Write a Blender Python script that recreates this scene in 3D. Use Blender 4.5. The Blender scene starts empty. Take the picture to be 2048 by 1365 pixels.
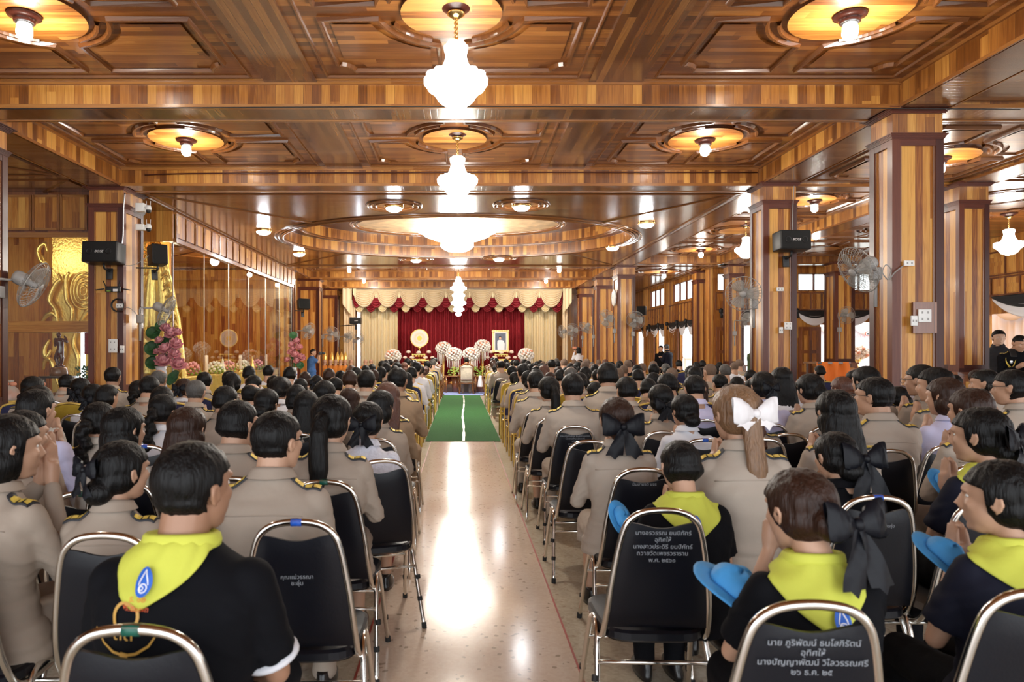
import bpy, bmesh, math, random
from mathutils import Vector, Matrix, noise, Euler
from mathutils.bvhtree import BVHTree
PI = math.pi
rnd = random.Random(7)
S = bpy.context.scene
C = S.collection

# ------------------------------------------------------------------ camera, sky, exposure
F = 1365.0; HC = 1.5; CX, CY = 920.0, 704.0
cam_d = bpy.data.cameras.new('camera'); cam = bpy.data.objects.new('camera', cam_d); C.objects.link(cam)
cam.location = (0, 0, HC); cam.rotation_euler = (PI/2, 0, 0)
cam_d.sensor_width = 36; cam_d.lens = F/2048*36
cam_d.shift_x = (1024-CX)/2048; cam_d.shift_y = (CY-682.5)/2048
cam_d.clip_start = 0.05; cam_d.clip_end = 200
cam_d.dof.use_dof = True; cam_d.dof.focus_distance = 11.0; cam_d.dof.aperture_fstop = 4.5
S.camera = cam
S.view_settings.view_transform = 'Standard'; S.view_settings.look = 'None'
S.view_settings.gamma = 1; S.view_settings.exposure = 0.78
S.view_settings.use_curve_mapping = False
W = bpy.data.worlds.new('daylight'); S.world = W; W.use_nodes = True
W.node_tree.nodes['Background'].inputs[0].default_value = (0.90, 0.95, 1.0, 1)
W.node_tree.nodes['Background'].inputs[1].default_value = 2.6
def point(name, loc, energy, col=(1, .93, .82), r=.06, parent=None):
    l = bpy.data.lights.new(name, 'POINT'); l.energy = energy; l.color = col; l.shadow_soft_size = r
    o = bpy.data.objects.new(name, l); C.objects.link(o); o.location = loc
    if parent: o.parent = parent
    return o

def P(px, py, d):
    return Vector(((px-CX)*d/F, d, HC+(CY-py)*d/F))

# ------------------------------------------------------------------ materials
M = {}
def mat(name, col, rough=.5, metal=0, emis=None, es=0, bump=0, bscale=40, spec=None, trans=0, coat=0, mottle=0, mscale=8, stretch=(1,1,1), alpha=None):
    m = bpy.data.materials.new(name); m.use_nodes = True; M[name] = m
    nt = m.node_tree; b = nt.nodes['Principled BSDF']
    b.inputs['Base Color'].default_value = (*col, 1); b.inputs['Roughness'].default_value = rough
    b.inputs['Metallic'].default_value = metal
    if spec is not None: b.inputs['Specular IOR Level'].default_value = spec
    if coat: b.inputs['Coat Weight'].default_value = coat; b.inputs['Coat Roughness'].default_value = .08
    if trans: b.inputs['Transmission Weight'].default_value = trans
    if alpha is not None: b.inputs['Alpha'].default_value = alpha
    if emis: b.inputs['Emission Color'].default_value = (*emis, 1); b.inputs['Emission Strength'].default_value = es
    if bump or mottle:
        tc = nt.nodes.new('ShaderNodeTexCoord'); mp = nt.nodes.new('ShaderNodeMapping')
        mp.inputs['Scale'].default_value = stretch
        nt.links.new(tc.outputs['Object'], mp.inputs[0])
        if bump:
            n = nt.nodes.new('ShaderNodeTexNoise'); n.inputs['Scale'].default_value = bscale; n.inputs['Detail'].default_value = 3
            bp = nt.nodes.new('ShaderNodeBump'); bp.inputs['Strength'].default_value = bump; bp.inputs['Distance'].default_value = .01
            nt.links.new(mp.outputs[0], n.inputs[0]); nt.links.new(n.outputs[0], bp.inputs['Height']); nt.links.new(bp.outputs[0], b.inputs['Normal'])
        if mottle:
            n2 = nt.nodes.new('ShaderNodeTexNoise'); n2.inputs['Scale'].default_value = mscale; n2.inputs['Detail'].default_value = 4
            mx = nt.nodes.new('ShaderNodeMix'); mx.data_type = 'RGBA'
            mx.inputs[6].default_value = (*[c*(1-mottle) for c in col], 1); mx.inputs[7].default_value = (*[min(1, c*(1+mottle)) for c in col], 1)
            nt.links.new(mp.outputs[0], n2.inputs[0]); nt.links.new(n2.outputs[0], mx.inputs[0]); nt.links.new(mx.outputs[2], b.inputs['Base Color'])
    return m

def wood(name, stops, pw=.11, pl=2.0, rough=.28, coat=.5, gap=.03, grain=1.0, vary=1.0, spec=.5):
    """planks from the UV map (metres): u across the boards, v along the grain"""
    m = bpy.data.materials.new(name); m.use_nodes = True; M[name] = m
    nt = m.node_tree; N = nt.nodes; L = nt.links; b = N['Principled BSDF']
    b.inputs['Specular IOR Level'].default_value = spec; b.inputs['Roughness'].default_value = rough; b.inputs['Coat Weight'].default_value = coat; b.inputs['Coat Roughness'].default_value = .12
    uv = N.new('ShaderNodeUVMap'); sp = N.new('ShaderNodeSeparateXYZ'); L.new(uv.outputs[0], sp.inputs[0])
    def mth(op, a, c=None, v=None):
        n = N.new('ShaderNodeMath'); n.operation = op
        for i, q in enumerate((a, c)):
            if q is None: continue
            if isinstance(q, (int, float)): n.inputs[i].default_value = q
            else: L.new(q, n.inputs[i])
        return n.outputs[0]
    ud = mth('DIVIDE', sp.outputs[0], pw); pid = mth('FLOOR', ud)
    wn = N.new('ShaderNodeTexWhiteNoise'); wn.noise_dimensions = '1D'; L.new(pid, wn.inputs['W'])
    vo = mth('ADD', mth('DIVIDE', sp.outputs[1], pl), mth('MULTIPLY', wn.outputs[0], 7.3))
    vid = mth('FLOOR', vo)
    cid = mth('ADD', mth('MULTIPLY', pid, 13.7), vid)
    wn2 = N.new('ShaderNodeTexWhiteNoise'); wn2.noise_dimensions = '1D'; L.new(cid, wn2.inputs['W'])
    # grain
    cb = N.new('ShaderNodeCombineXYZ'); L.new(mth('MULTIPLY', sp.outputs[0], 28.0), cb.inputs[0])
    L.new(mth('MULTIPLY', sp.outputs[1], 1.6), cb.inputs[1]); L.new(mth('MULTIPLY', cid, 3.1), cb.inputs[2])
    n1 = N.new('ShaderNodeTexNoise'); n1.inputs['Scale'].default_value = 1.0; n1.inputs['Detail'].default_value = 5; n1.inputs['Distortion'].default_value = 1.2
    L.new(cb.outputs[0], n1.inputs[0])
    f = mth('ADD', mth('MULTIPLY', wn2.outputs[0], .62*vary), mth('MULTIPLY', n1.outputs[0], .62*grain))
    f = mth('SUBTRACT', f, .12)
    cr = N.new('ShaderNodeValToRGB'); L.new(f, cr.inputs[0])
    cr.color_ramp.elements[0].position = stops[0][0]; cr.color_ramp.elements[0].color = (*stops[0][1], 1)
    cr.color_ramp.elements[1].position = stops[-1][0]; cr.color_ramp.elements[1].color = (*stops[-1][1], 1)
    for p, c in stops[1:-1]:
        e = cr.color_ramp.elements.new(p); e.color = (*c, 1)
    fr = mth('FRACT', ud)
    ed = mth('MINIMUM', fr, mth('SUBTRACT', 1.0, fr))
    ln = N.new('ShaderNodeMapRange'); L.new(ed, ln.inputs[0]); ln.inputs[1].default_value = 0; ln.inputs[2].default_value = gap
    ln.inputs[3].default_value = .35; ln.inputs[4].default_value = 1
    mx = N.new('ShaderNodeMix'); mx.data_type = 'RGBA'; mx.blend_type = 'MULTIPLY'; mx.inputs[0].default_value = 1
    L.new(cr.outputs[0], mx.inputs[6]); L.new(ln.outputs[0], mx.inputs[7])
    L.new(mx.outputs[2], b.inputs['Base Color'])
    bp = N.new('ShaderNodeBump'); bp.inputs['Strength'].default_value = .25; bp.inputs['Distance'].default_value = .004
    L.new(mth('ADD', ln.outputs[0], mth('MULTIPLY', n1.outputs[0], .15)), bp.inputs['Height']); L.new(bp.outputs[0], b.inputs['Normal'])
    return m

T1 = [(0.0, (.06, .016, .003)), (.3, (.19, .060, .010)), (.55, (.37, .14, .026)), (.8, (.55, .26, .055)), (1.0, (.68, .38, .10))]
T2 = [(0.0, (.045, .014, .005)), (.35, (.12, .038, .009)), (.65, (.22, .082, .020)), (1.0, (.38, .17, .045))]
T3 = [(0.0, (.065, .018, .004)), (.4, (.18, .055, .012)), (.7, (.32, .115, .025)), (1.0, (.50, .22, .055))]
wood('teak_planks', T1, pw=.10, pl=1.4, coat=.3, rough=.32)
wood('teak_ceiling', T3, pw=.085, pl=1.2, rough=.3)
wood('teak_panel', [(0, (.07, .016, .004)), (.3, (.22, .064, .011)), (.6, (.43, .165, .030)), (1, (.66, .34, .08))], pw=.115, pl=1.9, grain=1.45, coat=.12, rough=.36)
wood('dark_teak', [(0, (.035, .008, .005)), (.5, (.09, .022, .012)), (1, (.17, .05, .024))], pw=3, pl=9, rough=.34, gap=.0001, coat=.08, spec=.3)
wood('column_planks', [(0, (.055, .012, .003)), (.3, (.20, .055, .010)), (.58, (.42, .16, .028)), (1, (.66, .34, .08))], pw=.082, pl=5.5, grain=1.5, vary=1.15, coat=.1, rough=.36, gap=.015, spec=.35)
wood('soffit_planks', T2, pw=.075, pl=1.5, rough=.24, coat=.7)
wood('mould_wood', [(0, (.12, .04, .012)), (.5, (.24, .085, .02)), (1, (.42, .19, .05))], pw=3, pl=9, gap=.0001, rough=.25)
wood('door_wood', [(0, (.07, .02, .008)), (.5, (.18, .055, .02)), (1, (.30, .11, .04))], pw=.2, pl=2.5)
wood('table_wood', [(0, (.05, .02, .01)), (.5, (.12, .05, .02)), (1, (.22, .10, .04))], pw=.2, pl=2)
mat('chrome', (.72, .70, .66), .16, 1); mat('steel_grey', (.45, .45, .46), .3, 1)
mat('gold_metal', (.83, .60, .20), .25, 1, bump=.3, bscale=30); mat('gold_paint', (.72, .50, .12), .35, .35)
mat('gold_leaf', (.95, .68, .20), .28, .75, bump=.6, bscale=25, emis=(1, .75, .25), es=0)
mat('brass', (.78, .55, .22), .2, 1)
mat('vinyl_black', (.004, .0045, .008), .36, bump=.05, bscale=120, spec=.3); mat('vinyl_navy', (.012, .013, .035), .4, bump=.2, bscale=90)
mat('vinyl_dark_brown', (.03, .012, .01), .3)
mat('fabric_yellow', (.40, .27, .02), .8, bump=.3, bscale=200); mat('fabric_navy', (.018, .02, .075), .85, bump=.3, bscale=200)
mat('rubber', (.01, .01, .01), .7); mat('black_plastic', (.012, .012, .013), .45); mat('grey_plastic', (.32, .31, .30), .45)
mat('white_plastic', (.8, .8, .78), .4); mat('grey_wire', (.30, .29, .27), .4, .3)
mat('text_white', (.27, .29, .32), .6); mat('text_white2', (.85, .85, .85), .6)
mat('skin', (.50, .29, .19), .5, mottle=.12, mscale=14); mat('skin_dark', (.34, .18, .11), .5, mottle=.12, mscale=14)
mat('skin_pale', (.62, .40, .28), .5, mottle=.1, mscale=14)
mat('hair_black', (.0045, .004, .004), .44, bump=.5, bscale=26, stretch=(6, 6, .5), mottle=.5, mscale=18, spec=.2)
mat('hair_brown', (.028, .011, .006), .42, bump=.5, bscale=26, stretch=(6, 6, .5), mottle=.5, mscale=18, spec=.25)
mat('hair_light_brown', (.20, .105, .05), .4, bump=.8, bscale=26, stretch=(6, 6, .5), mottle=.45, mscale=18)
mat('hair_red_brown', (.085, .026, .012), .36, bump=.8, bscale=26, stretch=(6, 6, .5), mottle=.45, mscale=18)
mat('hair_grey', (.075, .07, .065), .5, bump=.8, bscale=26, stretch=(6, 6, .8), mottle=.5, mscale=30)
mat('hair_stubble', (.15, .095, .065), .75, bump=.5, bscale=200, mottle=.2, mscale=60)
CL = dict(stretch=(1, 1, 1))
mat('khaki', (.355, .290, .235), .75, bump=.5, bscale=9, mottle=.05, mscale=4)
mat('khaki_light', (.425, .360, .300), .75, bump=.5, bscale=9, mottle=.05, mscale=4)
mat('khaki_warm', (.30, .205, .13), .75, bump=.5, bscale=9, mottle=.05, mscale=4)
mat('cloth_white', (.72, .73, .78), .75, bump=.5, bscale=10); mat('cloth_lilac', (.56, .55, .76), .7, bump=.5, bscale=9)
mat('cloth_cream', (.50, .47, .42), .75, bump=.5, bscale=9)
mat('cloth_black', (.0035, .0037, .0055), .85, bump=.5, bscale=8); mat('cloth_dark_navy', (.010, .011, .022), .75, bump=.5, bscale=8)
mat('lace_white', (.74, .74, .82), .8, bump=1.0, bscale=55, mottle=.2, mscale=60)
mat('cloth_blue', (.05, .12, .30), .8, bump=.4, bscale=12); mat('camo_green', (.05, .075, .03), .8, mottle=.8, mscale=16)
mat('robe_orange', (.62, .22, .04), .8, bump=.4, bscale=9)
mat('scarf_yellow', (.56, .58, .085), .7, bump=.35, bscale=14); mat('hat_blue', (.06, .33, .72), .65, bump=.4, bscale=25)
mat('satin_black', (.0035, .004, .007), .48, bump=.3, bscale=18, spec=.22); mat('satin_white', (.78, .74, .74), .5, mottle=.1, mscale=25)
mat('board_gold', (.75, .55, .10), .4, .3, bump=.6, bscale=90); mat('board_dark', (.02, .02, .025), .6)
mat('emblem_blue', (.01, .10, .48), .6); mat('emblem_gold', (.55, .30, .05), .5); mat('emblem_red', (.65, .10, .02), .6)
mat('tape_green', (.005, .09, .06), .4); mat('tape_blue', (.01, .09, .5), .4)
mat('shoe_black', (.012, .011, .011), .25); mat('shoe_sole', (.5, .18, .12), .6)
mat('lens_glass', (.8, .8, .8), .1, trans=1); mat('spectacle', (.03, .03, .03), .3, .5)
mat('eye_white', (.7, .68, .64), .2); mat('lips', (.38, .13, .10), .5)
mat('curtain_red', (.33, .012, .022), .75, bump=.2, bscale=30); mat('curtain_cream', (.80, .68, .43), .7, bump=.2, bscale=30)
mat('valance_gold', (.74, .60, .40), .55, bump=.3, bscale=30)
mat('valance_red', (.26, .008, .018), .6, bump=.2, bscale=30)
mat('drape_white', (.85, .84, .88), .8, bump=.2, bscale=30); mat('drape_black', (.012, .012, .014), .6, bump=.2, bscale=30)
mat('orange_cloth', (.85, .20, .02), .7, bump=.3, bscale=20)
mat('carpet_green', (.030, .150, .030), .95, bump=1, bscale=400, mottle=.3, mscale=120)
mat('mat_blue', (.25, .32, .62), .9); mat('tape_silver', (.50, .50, .45), .5, .3)
mat('red_line', (.35, .05, .03), .4); mat('pink_petal', (.82, .36, .40), .6, mottle=.35, mscale=18); mat('pale_petal', (.85, .72, .6), .6)
mat('peach_petal', (.85, .36, .22), .6); mat('white_petal', (.86, .84, .78), .6); mat('leaf_green', (.03, .12, .04), .5, mottle=.3, mscale=20)
mat('leaf_light', (.22, .36, .05), .5, mottle=.4, mscale=40)
mat('porcelain', (.75, .78, .85), .2, mottle=.1); mat('porcelain_blue', (.05, .12, .5), .2)
mat('statue_red_wood', (.10, .018, .01), .15, coat=1); mat('photo_grey', (.10, .12, .18), .5); mat('brocade', (.56, .50, .40), .7, mottle=.35, mscale=30)
mat('wood_ornate', (.24, .09, .025), .25, coat=.6, mottle=.3, mscale=10)
mat('bulb', (1, 1, 1), .4, emis=(1, .94, .84), es=30)
mat('lamp_white', (1, 1, 1), .4, emis=(.96, .98, 1), es=9)
mat('crystal', (.95, .95, .95), .15, emis=(1, .96, .88), es=7)
mat('crystal_clear', (.9, .9, .92), .1, emis=(1, .95, .88), es=1.4)
mat('crystal_big', (1, 1, 1), .2, emis=(1, .97, .90), es=6)
mat('cool_glow', (1, 1, 1), .3, emis=(.8, .88, 1), es=6)
mat('clock_face', (.75, .74, .70), .4)
mat('mural', (.55, .38, .22), .4, mottle=.7, mscale=5)
mat('paper', (.8, .78, .72), .8); mat('basket_film', (.8, .75, .65), .1, alpha=.45)
mat('black_matte', (.008, .008, .008), .9)

for k_ in ('khaki', 'khaki_light', 'khaki_warm', 'cloth_black', 'cloth_dark_navy', 'cloth_cream', 'cloth_white', 'cloth_lilac', 'scarf_yellow', 'robe_orange', 'camo_green', 'cloth_blue'):
    M[k_].node_tree.nodes['Principled BSDF'].inputs['Specular IOR Level'].default_value = .15
def glass_mat():
    m = bpy.data.materials.new('glass_pane'); m.use_nodes = True; M['glass_pane'] = m
    N = m.node_tree.nodes; L = m.node_tree.links; out = N['Material Output']
    tr = N.new('ShaderNodeBsdfTransparent'); tr.inputs[0].default_value = (.93, .94, .92, 1)
    gl = N.new('ShaderNodeBsdfGlossy'); gl.inputs['Roughness'].default_value = .0
    fr = N.new('ShaderNodeFresnel'); fr.inputs[0].default_value = 1.55
    mx = N.new('ShaderNodeMixShader'); gm = N.new('ShaderNodeNewGeometry'); iv = N.new('ShaderNodeMath'); iv.operation = 'SUBTRACT'; iv.inputs[0].default_value = 1; L.new(gm.outputs['Backfacing'], iv.inputs[1]); ml = N.new('ShaderNodeMath'); ml.operation = 'MULTIPLY'; L.new(fr.outputs[0], ml.inputs[0]); L.new(iv.outputs[0], ml.inputs[1]); L.new(ml.outputs[0], mx.inputs[0]); L.new(tr.outputs[0], mx.inputs[1]); L.new(gl.outputs[0], mx.inputs[2])
    L.new(mx.outputs[0], out.inputs[0])
glass_mat()
def terrazzo(name, c1, c2, rough):
    m = mat(name, c1, rough); nt = m.node_tree; N = nt.nodes; L = nt.links; b = N['Principled BSDF']
    tc = N.new('ShaderNodeTexCoord')
    n1 = N.new('ShaderNodeTexNoise'); n1.inputs['Scale'].default_value = 1.3; n1.inputs['Detail'].default_value = 6; L.new(tc.outputs['Object'], n1.inputs[0])
    v = N.new('ShaderNodeTexVoronoi'); v.inputs['Scale'].default_value = 55; L.new(tc.outputs['Object'], v.inputs[0])
    cr = N.new('ShaderNodeValToRGB'); cr.color_ramp.elements[0].position = .0; cr.color_ramp.elements[0].color = (*c2, 1)
    cr.color_ramp.elements[1].position = 1; cr.color_ramp.elements[1].color = (*c1, 1)
    mxf = N.new('ShaderNodeMix'); mxf.inputs[0].default_value = .5
    sp = N.new('ShaderNodeSeparateColor'); L.new(v.outputs['Color'], sp.inputs[0])
    L.new(n1.outputs[0], mxf.inputs[2]); L.new(sp.outputs[0], mxf.inputs[3]); L.new(mxf.outputs[0], cr.inputs[0])
    gt = N.new('ShaderNodeMath'); gt.operation = 'GREATER_THAN'; gt.inputs[1].default_value = .972; L.new(sp.outputs[1], gt.inputs[0])
    mx = N.new('ShaderNodeMix'); mx.data_type = 'RGBA'; L.new(gt.outputs[0], mx.inputs[0]); L.new(cr.outputs[0], mx.inputs[6]); mx.inputs[7].default_value = (.40, .31, .23, 1)
    L.new(mx.outputs[2], b.inputs['Base Color'])
    rr = N.new('ShaderNodeMapRange'); L.new(n1.outputs[0], rr.inputs[0]); rr.inputs[3].default_value = rough*.7; rr.inputs[4].default_value = rough*1.4; L.new(rr.outputs[0], b.inputs['Roughness'])
terrazzo('terrazzo', (.60, .52, .40), (.42, .35, .25), .22)
terrazzo('terrazzo_aisle', (.74, .62, .50), (.63, .48, .37), .14)

# ------------------------------------------------------------------ object helpers
def setp(o, label=None, cat=None, group=None, kind=None):
    if label: o['label'] = label
    if cat: o['category'] = cat
    if group: o['group'] = group
    if kind: o['kind'] = kind
    return o
def thing(name, label, cat, loc=(0, 0, 0), rz=0, group=None, kind=None):
    o = bpy.data.objects.new(name, None); C.objects.link(o); o.location = loc; o.rotation_euler = (0, 0, rz)
    o.empty_display_size = .1
    return setp(o, label, cat, group, kind)
def link(name, me, m=None, parent=None, loc=None, smooth=False):
    if m is not None and not me.materials: me.materials.append(M[m] if isinstance(m, str) else m)
    if smooth:
        for p in me.polygons: p.use_smooth = True
    o = bpy.data.objects.new(name, me); C.objects.link(o)
    if parent: o.parent = parent
    if loc is not None: o.location = loc
    return o
def copy_tree(o, parent=None):
    c = o.copy(); C.objects.link(c)
    if parent: c.parent = parent
    for ch in o.children: copy_tree(ch, c)
    return c

class MB:
    """collects quads/boxes/tubes with metre UVs (u across planks, v along grain)"""
    def __init__(s): s.v = []; s.f = []; s.uv = []
    def poly(s, pts, uvs=None):
        i = len(s.v); s.v += [tuple(p) for p in pts]; s.f.append(tuple(range(i, i+len(pts))))
        s.uv += uvs if uvs else [(0, 0)]*len(pts)
    def quad(s, pts, grain='z'):
        a = 'xyz'.index(grain)
        n = (Vector(pts[1])-Vector(pts[0])).cross(Vector(pts[2])-Vector(pts[0]))
        k = max(range(3), key=lambda i: abs(n[i]))
        if k == a: us = [i for i in range(3) if i != k]; uvs = [(p[us[0]], p[us[1]]) for p in pts]
        else:
            u = [i for i in range(3) if i not in (k, a)][0]; uvs = [(p[u]+.013*k, p[a]) for p in pts]
        s.poly(pts, uvs)
    def box(s, x0, x1, y0, y1, z0, z1, grain='z', bev=0):
        if bev: return s.bbox(x0, x1, y0, y1, z0, z1, bev)
        v = [(x, y, z) for z in (z0, z1) for y in (y0, y1) for x in (x0, x1)]
        for f in ((0, 2, 3, 1), (4, 5, 7, 6), (0, 1, 5, 4), (2, 6, 7, 3), (0, 4, 6, 2), (1, 3, 7, 5)):
            s.quad([v[i] for i in f], grain)
    def bbox(s, x0, x1, y0, y1, z0, z1, b):
        bm = bmesh.new(); bmesh.ops.create_cube(bm, size=1)
        for v in bm.verts: v.co = Vector(((x0+x1)/2+v.co.x*(x1-x0), (y0+y1)/2+v.co.y*(y1-y0), (z0+z1)/2+v.co.z*(z1-z0)))
        bmesh.ops.bevel(bm, geom=bm.edges[:], offset=b, segments=3, profile=.5, affect='EDGES')
        s.addbm(bm)
    def addbm(s, bm, M4=None):
        bm.verts.ensure_lookup_table()
        i = len(s.v); s.v += [tuple((M4 @ v.co) if M4 else v.co) for v in bm.verts]
        for f in bm.faces:
            s.f.append(tuple(i+v.index for v in f.verts)); s.uv += [(0, 0)]*len(f.verts)
        bm.free()
    def ring(s, ctr, frame, rx, ry, n):
        i = len(s.v)
        for k in range(n):
            a = 2*PI*k/n; s.v.append(tuple(ctr+frame[0]*(rx*math.cos(a))+frame[1]*(ry*math.sin(a))))
        return i
    def tube(s, pts, r, n=8, closed=False, caps=True):
        pts = [Vector(p) for p in pts]; m = len(pts)
        rs = r if isinstance(r, (list, tuple)) else [r]*m
        up = None; rings = []
        for k in range(m):
            if closed: t = (pts[(k+1) % m]-pts[k-1]).normalized()
            else: t = (pts[min(k+1, m-1)]-pts[max(k-1, 0)]).normalized()
            if up is None: up = t.orthogonal().normalized()
            a = (up - t*up.dot(t))
            a = a.normalized() if a.length > 1e-6 else t.orthogonal().normalized()
            up = a; b = t.cross(a)
            rings.append(s.ring(pts[k], (a, b), rs[k], rs[k], n))
        for k in range(m if closed else m-1):
            r0, r1 = rings[k], rings[(k+1) % m]
            for j in range(n):
                j2 = (j+1) % n; s.f.append((r0+j, r0+j2, r1+j2, r1+j)); s.uv += [(j*.02, k*.1)]*4
        if caps and not closed:
            s.f.append(tuple(rings[0]+j for j in reversed(range(n)))); s.uv += [(0, 0)]*n
            s.f.append(tuple(rings[-1]+j for j in range(n))); s.uv += [(0, 0)]*n
    def loft(s, secs, n=20, caps=True):
        """secs: (center, rx, ry) horizontal rings stacked"""
        rings = [s.ring(Vector(c), (Vector((1, 0, 0)), Vector((0, 1, 0))), rx, ry, n) for c, rx, ry in secs]
        for a, b in zip(rings, rings[1:]):
            for j in range(n):
                j2 = (j+1) % n; s.f.append((a+j, a+j2, b+j2, b+j)); s.uv += [(0, 0)]*4
        if caps:
            s.f.append(tuple(rings[0]+j for j in reversed(range(n)))); s.uv += [(0, 0)]*n
            s.f.append(tuple(rings[-1]+j for j in range(n))); s.uv += [(0, 0)]*n
    def lathe(s, prof, ctr=(0, 0, 0), n=32, scallop=0, lobes=0, sx=1, sy=1, M4=None):
        cx, cy, cz = ctr; rings = []
        for r, z in prof:
            i = len(s.v)
            for k in range(n):
                a = 2*PI*k/n; rr = r*(1+scallop*math.cos(lobes*a)) if lobes else r
                p = Vector((cx+sx*rr*math.cos(a), cy+sy*rr*math.sin(a), cz+z))
                s.v.append(tuple(M4 @ p if M4 else p))
            rings.append(i)
        for a, b in zip(rings, rings[1:]):
            for j in range(n):
                j2 = (j+1) % n; s.f.append((a+j, a+j2, b+j2, b+j)); s.uv += [(j/n*3, 0), ((j+1)/n*3, 0), ((j+1)/n*3, .2), (j/n*3, .2)]
    def ball(s, c, r, n=10, m=8):
        if not isinstance(r, (tuple, list)): r = (r, r, r)
        c = Vector(c); rings = []
        for i in range(1, m):
            t = PI*i/m
            rings.append(s.ring(c+Vector((0, 0, -math.cos(t)*r[2])), (Vector((1, 0, 0)), Vector((0, 1, 0))), r[0]*math.sin(t), r[1]*math.sin(t), n))
        b = len(s.v); s.v.append(tuple(c-Vector((0, 0, r[2])))); s.v.append(tuple(c+Vector((0, 0, r[2]))))
        for j in range(n):
            j2 = (j+1) % n
            s.f.append((b, rings[0]+j2, rings[0]+j)); s.uv += [(0, 0)]*3
            s.f.append((b+1, rings[-1]+j, rings[-1]+j2)); s.uv += [(0, 0)]*3
            for q, w in zip(rings, rings[1:]): s.f.append((q+j, q+j2, w+j2, w+j)); s.uv += [(0, 0)]*4
    def xf(s, i0, M4):
        for i in range(i0, len(s.v)): s.v[i] = tuple(M4 @ Vector(s.v[i]))
    def grid(s, rows, flip=False):
        i = len(s.v); nr = len(rows); nc = len(rows[0])
        for r in rows: s.v += [tuple(p) for p in r]
        for a in range(nr-1):
            for b in range(nc-1):
                q = [i+a*nc+b, i+a*nc+b+1, i+(a+1)*nc+b+1, i+(a+1)*nc+b]
                s.f.append(tuple(q[::-1] if flip else q)); s.uv += [(b*.05, a*.05)]*4
    def mesh(s, name):
        me = bpy.data.meshes.new(name); me.from_pydata(s.v, [], s.f)
        l = me.uv_layers.new(name='UVMap')
        flat = [c for uv in s.uv for c in uv]
        l.data.foreach_set('uv', flat); me.update(); return me
    def build(s, name, m, parent=None, smooth=False, loc=None):
        return link(name, s.mesh(name), m, parent, loc, smooth)
def solid(o, t, off=0):
    md = o.modifiers.new('s', 'SOLIDIFY'); md.thickness = t; md.offset = off; return o
def struct(name, mb, m, label, cat='structure', parent=None, smooth=False):
    o = mb.build(name, m, parent, smooth)
    if not parent: setp(o, label, cat, None, 'structure')
    return o
def sstep(a, b, x):
    t = max(0, min(1, (x-a)/(b-a))); return t*t*(3-2*t)
def arc(cx, cy, r, a0, a1, n=8, z=0, ry=None):
    ry = ry or r
    return [(cx+r*math.cos(a0+(a1-a0)*i/n), cy+ry*math.sin(a0+(a1-a0)*i/n), z) for i in range(n+1)]

TS = bpy.data.scenes.new('scratch')      # modifiers are applied here, apart from the large scene
def applied(o):
    TS.collection.objects.link(o); vl = TS.view_layers[0]; vl.update()
    me = bpy.data.meshes.new_from_object(o.evaluated_get(vl.depsgraph)); bpy.data.objects.remove(o); return me
def text_mesh(s, size, align='CENTER', extrude=0):
    cu = bpy.data.curves.new('t', 'FONT'); cu.body = s; cu.size = size; cu.align_x = align; cu.resolution_u = 2; cu.space_line = 1.15
    cu.extrude = extrude
    me = applied(bpy.data.objects.new('t', cu)); me.materials.clear(); return me
def remesh(mb, voxel, smooth=4, name='m', fac=.5):
    me = mb.mesh(name); o = bpy.data.objects.new(name, me)
    r = o.modifiers.new('r', 'REMESH'); r.mode = 'VOXEL'; r.voxel_size = voxel; r.use_smooth_shade = True
    if smooth:
        sm = o.modifiers.new('s', 'SMOOTH'); sm.iterations = smooth; sm.factor = fac
    out = applied(o); bpy.data.meshes.remove(me)
    for p in out.polygons: p.use_smooth = True
    return out
# ================================================================== THE ROOM
XL, XR = -5.45, 4.8
ZS, ZC = 4.18, 4.46          # soffit of the beams, coffer ceiling
DB = [3.95, 7.45, 10.95, 21.3, 24.8, 28.4]
BT = .43
# floor
b = MB(); b.box(-16, 18, -6, 34, -.1, 0, 'y'); struct('floor', b, 'terrazzo', 'speckled beige terrazzo floor under the rows of chairs', 'floor')
b = MB(); b.box(-.478, .558, -4, 11.6, .0, .002, 'y'); o = struct('floor', b, 'terrazzo_aisle', 'polished pinkish aisle strip of terrazzo between the seating blocks', 'floor')
b = MB(); b.box(-.487, -.476, -4, 11.6, .0, .0035); b.box(.556, .567, -4, 11.6, .0, .0035)
struct('trim_1', b, 'red_line', 'thin red lines edging the pale aisle floor', 'trim')
b = MB()
b.box(-.58, .68, 11.4, 24.5, 0, .012)
o = b.build('carpet_runner', 'carpet_green'); setp(o, 'long green carpet runner laid down the aisle', 'carpet')
b = MB(); rr = random.Random(3); L_ = []; 
pts = [(.06+.012*math.sin(k*.5)+(.05*sstep(6, 12, k)), 11.4+k*.62, .014) for k in range(20)]
for i, (p, q) in enumerate(zip(pts, pts[1:])):
    w = .022+.006*math.sin(i*2.3)
    b.poly([(p[0]-w, p[1], .014), (p[0]+w, p[1], .014), (q[0]+w, q[1], .014), (q[0]-w, q[1], .014)])
o = b.build('carpet_tape', 'tape_silver'); setp(o, 'silver tape seam running along the green carpet', 'tape')
b = MB(); b.box(-.95, 1.0, 23.3, 24.9, .012, .02); o = b.build('floor_mat', 'mat_blue'); setp(o, 'pale blue mat under the carved chair at the aisle end', 'mat')

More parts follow.
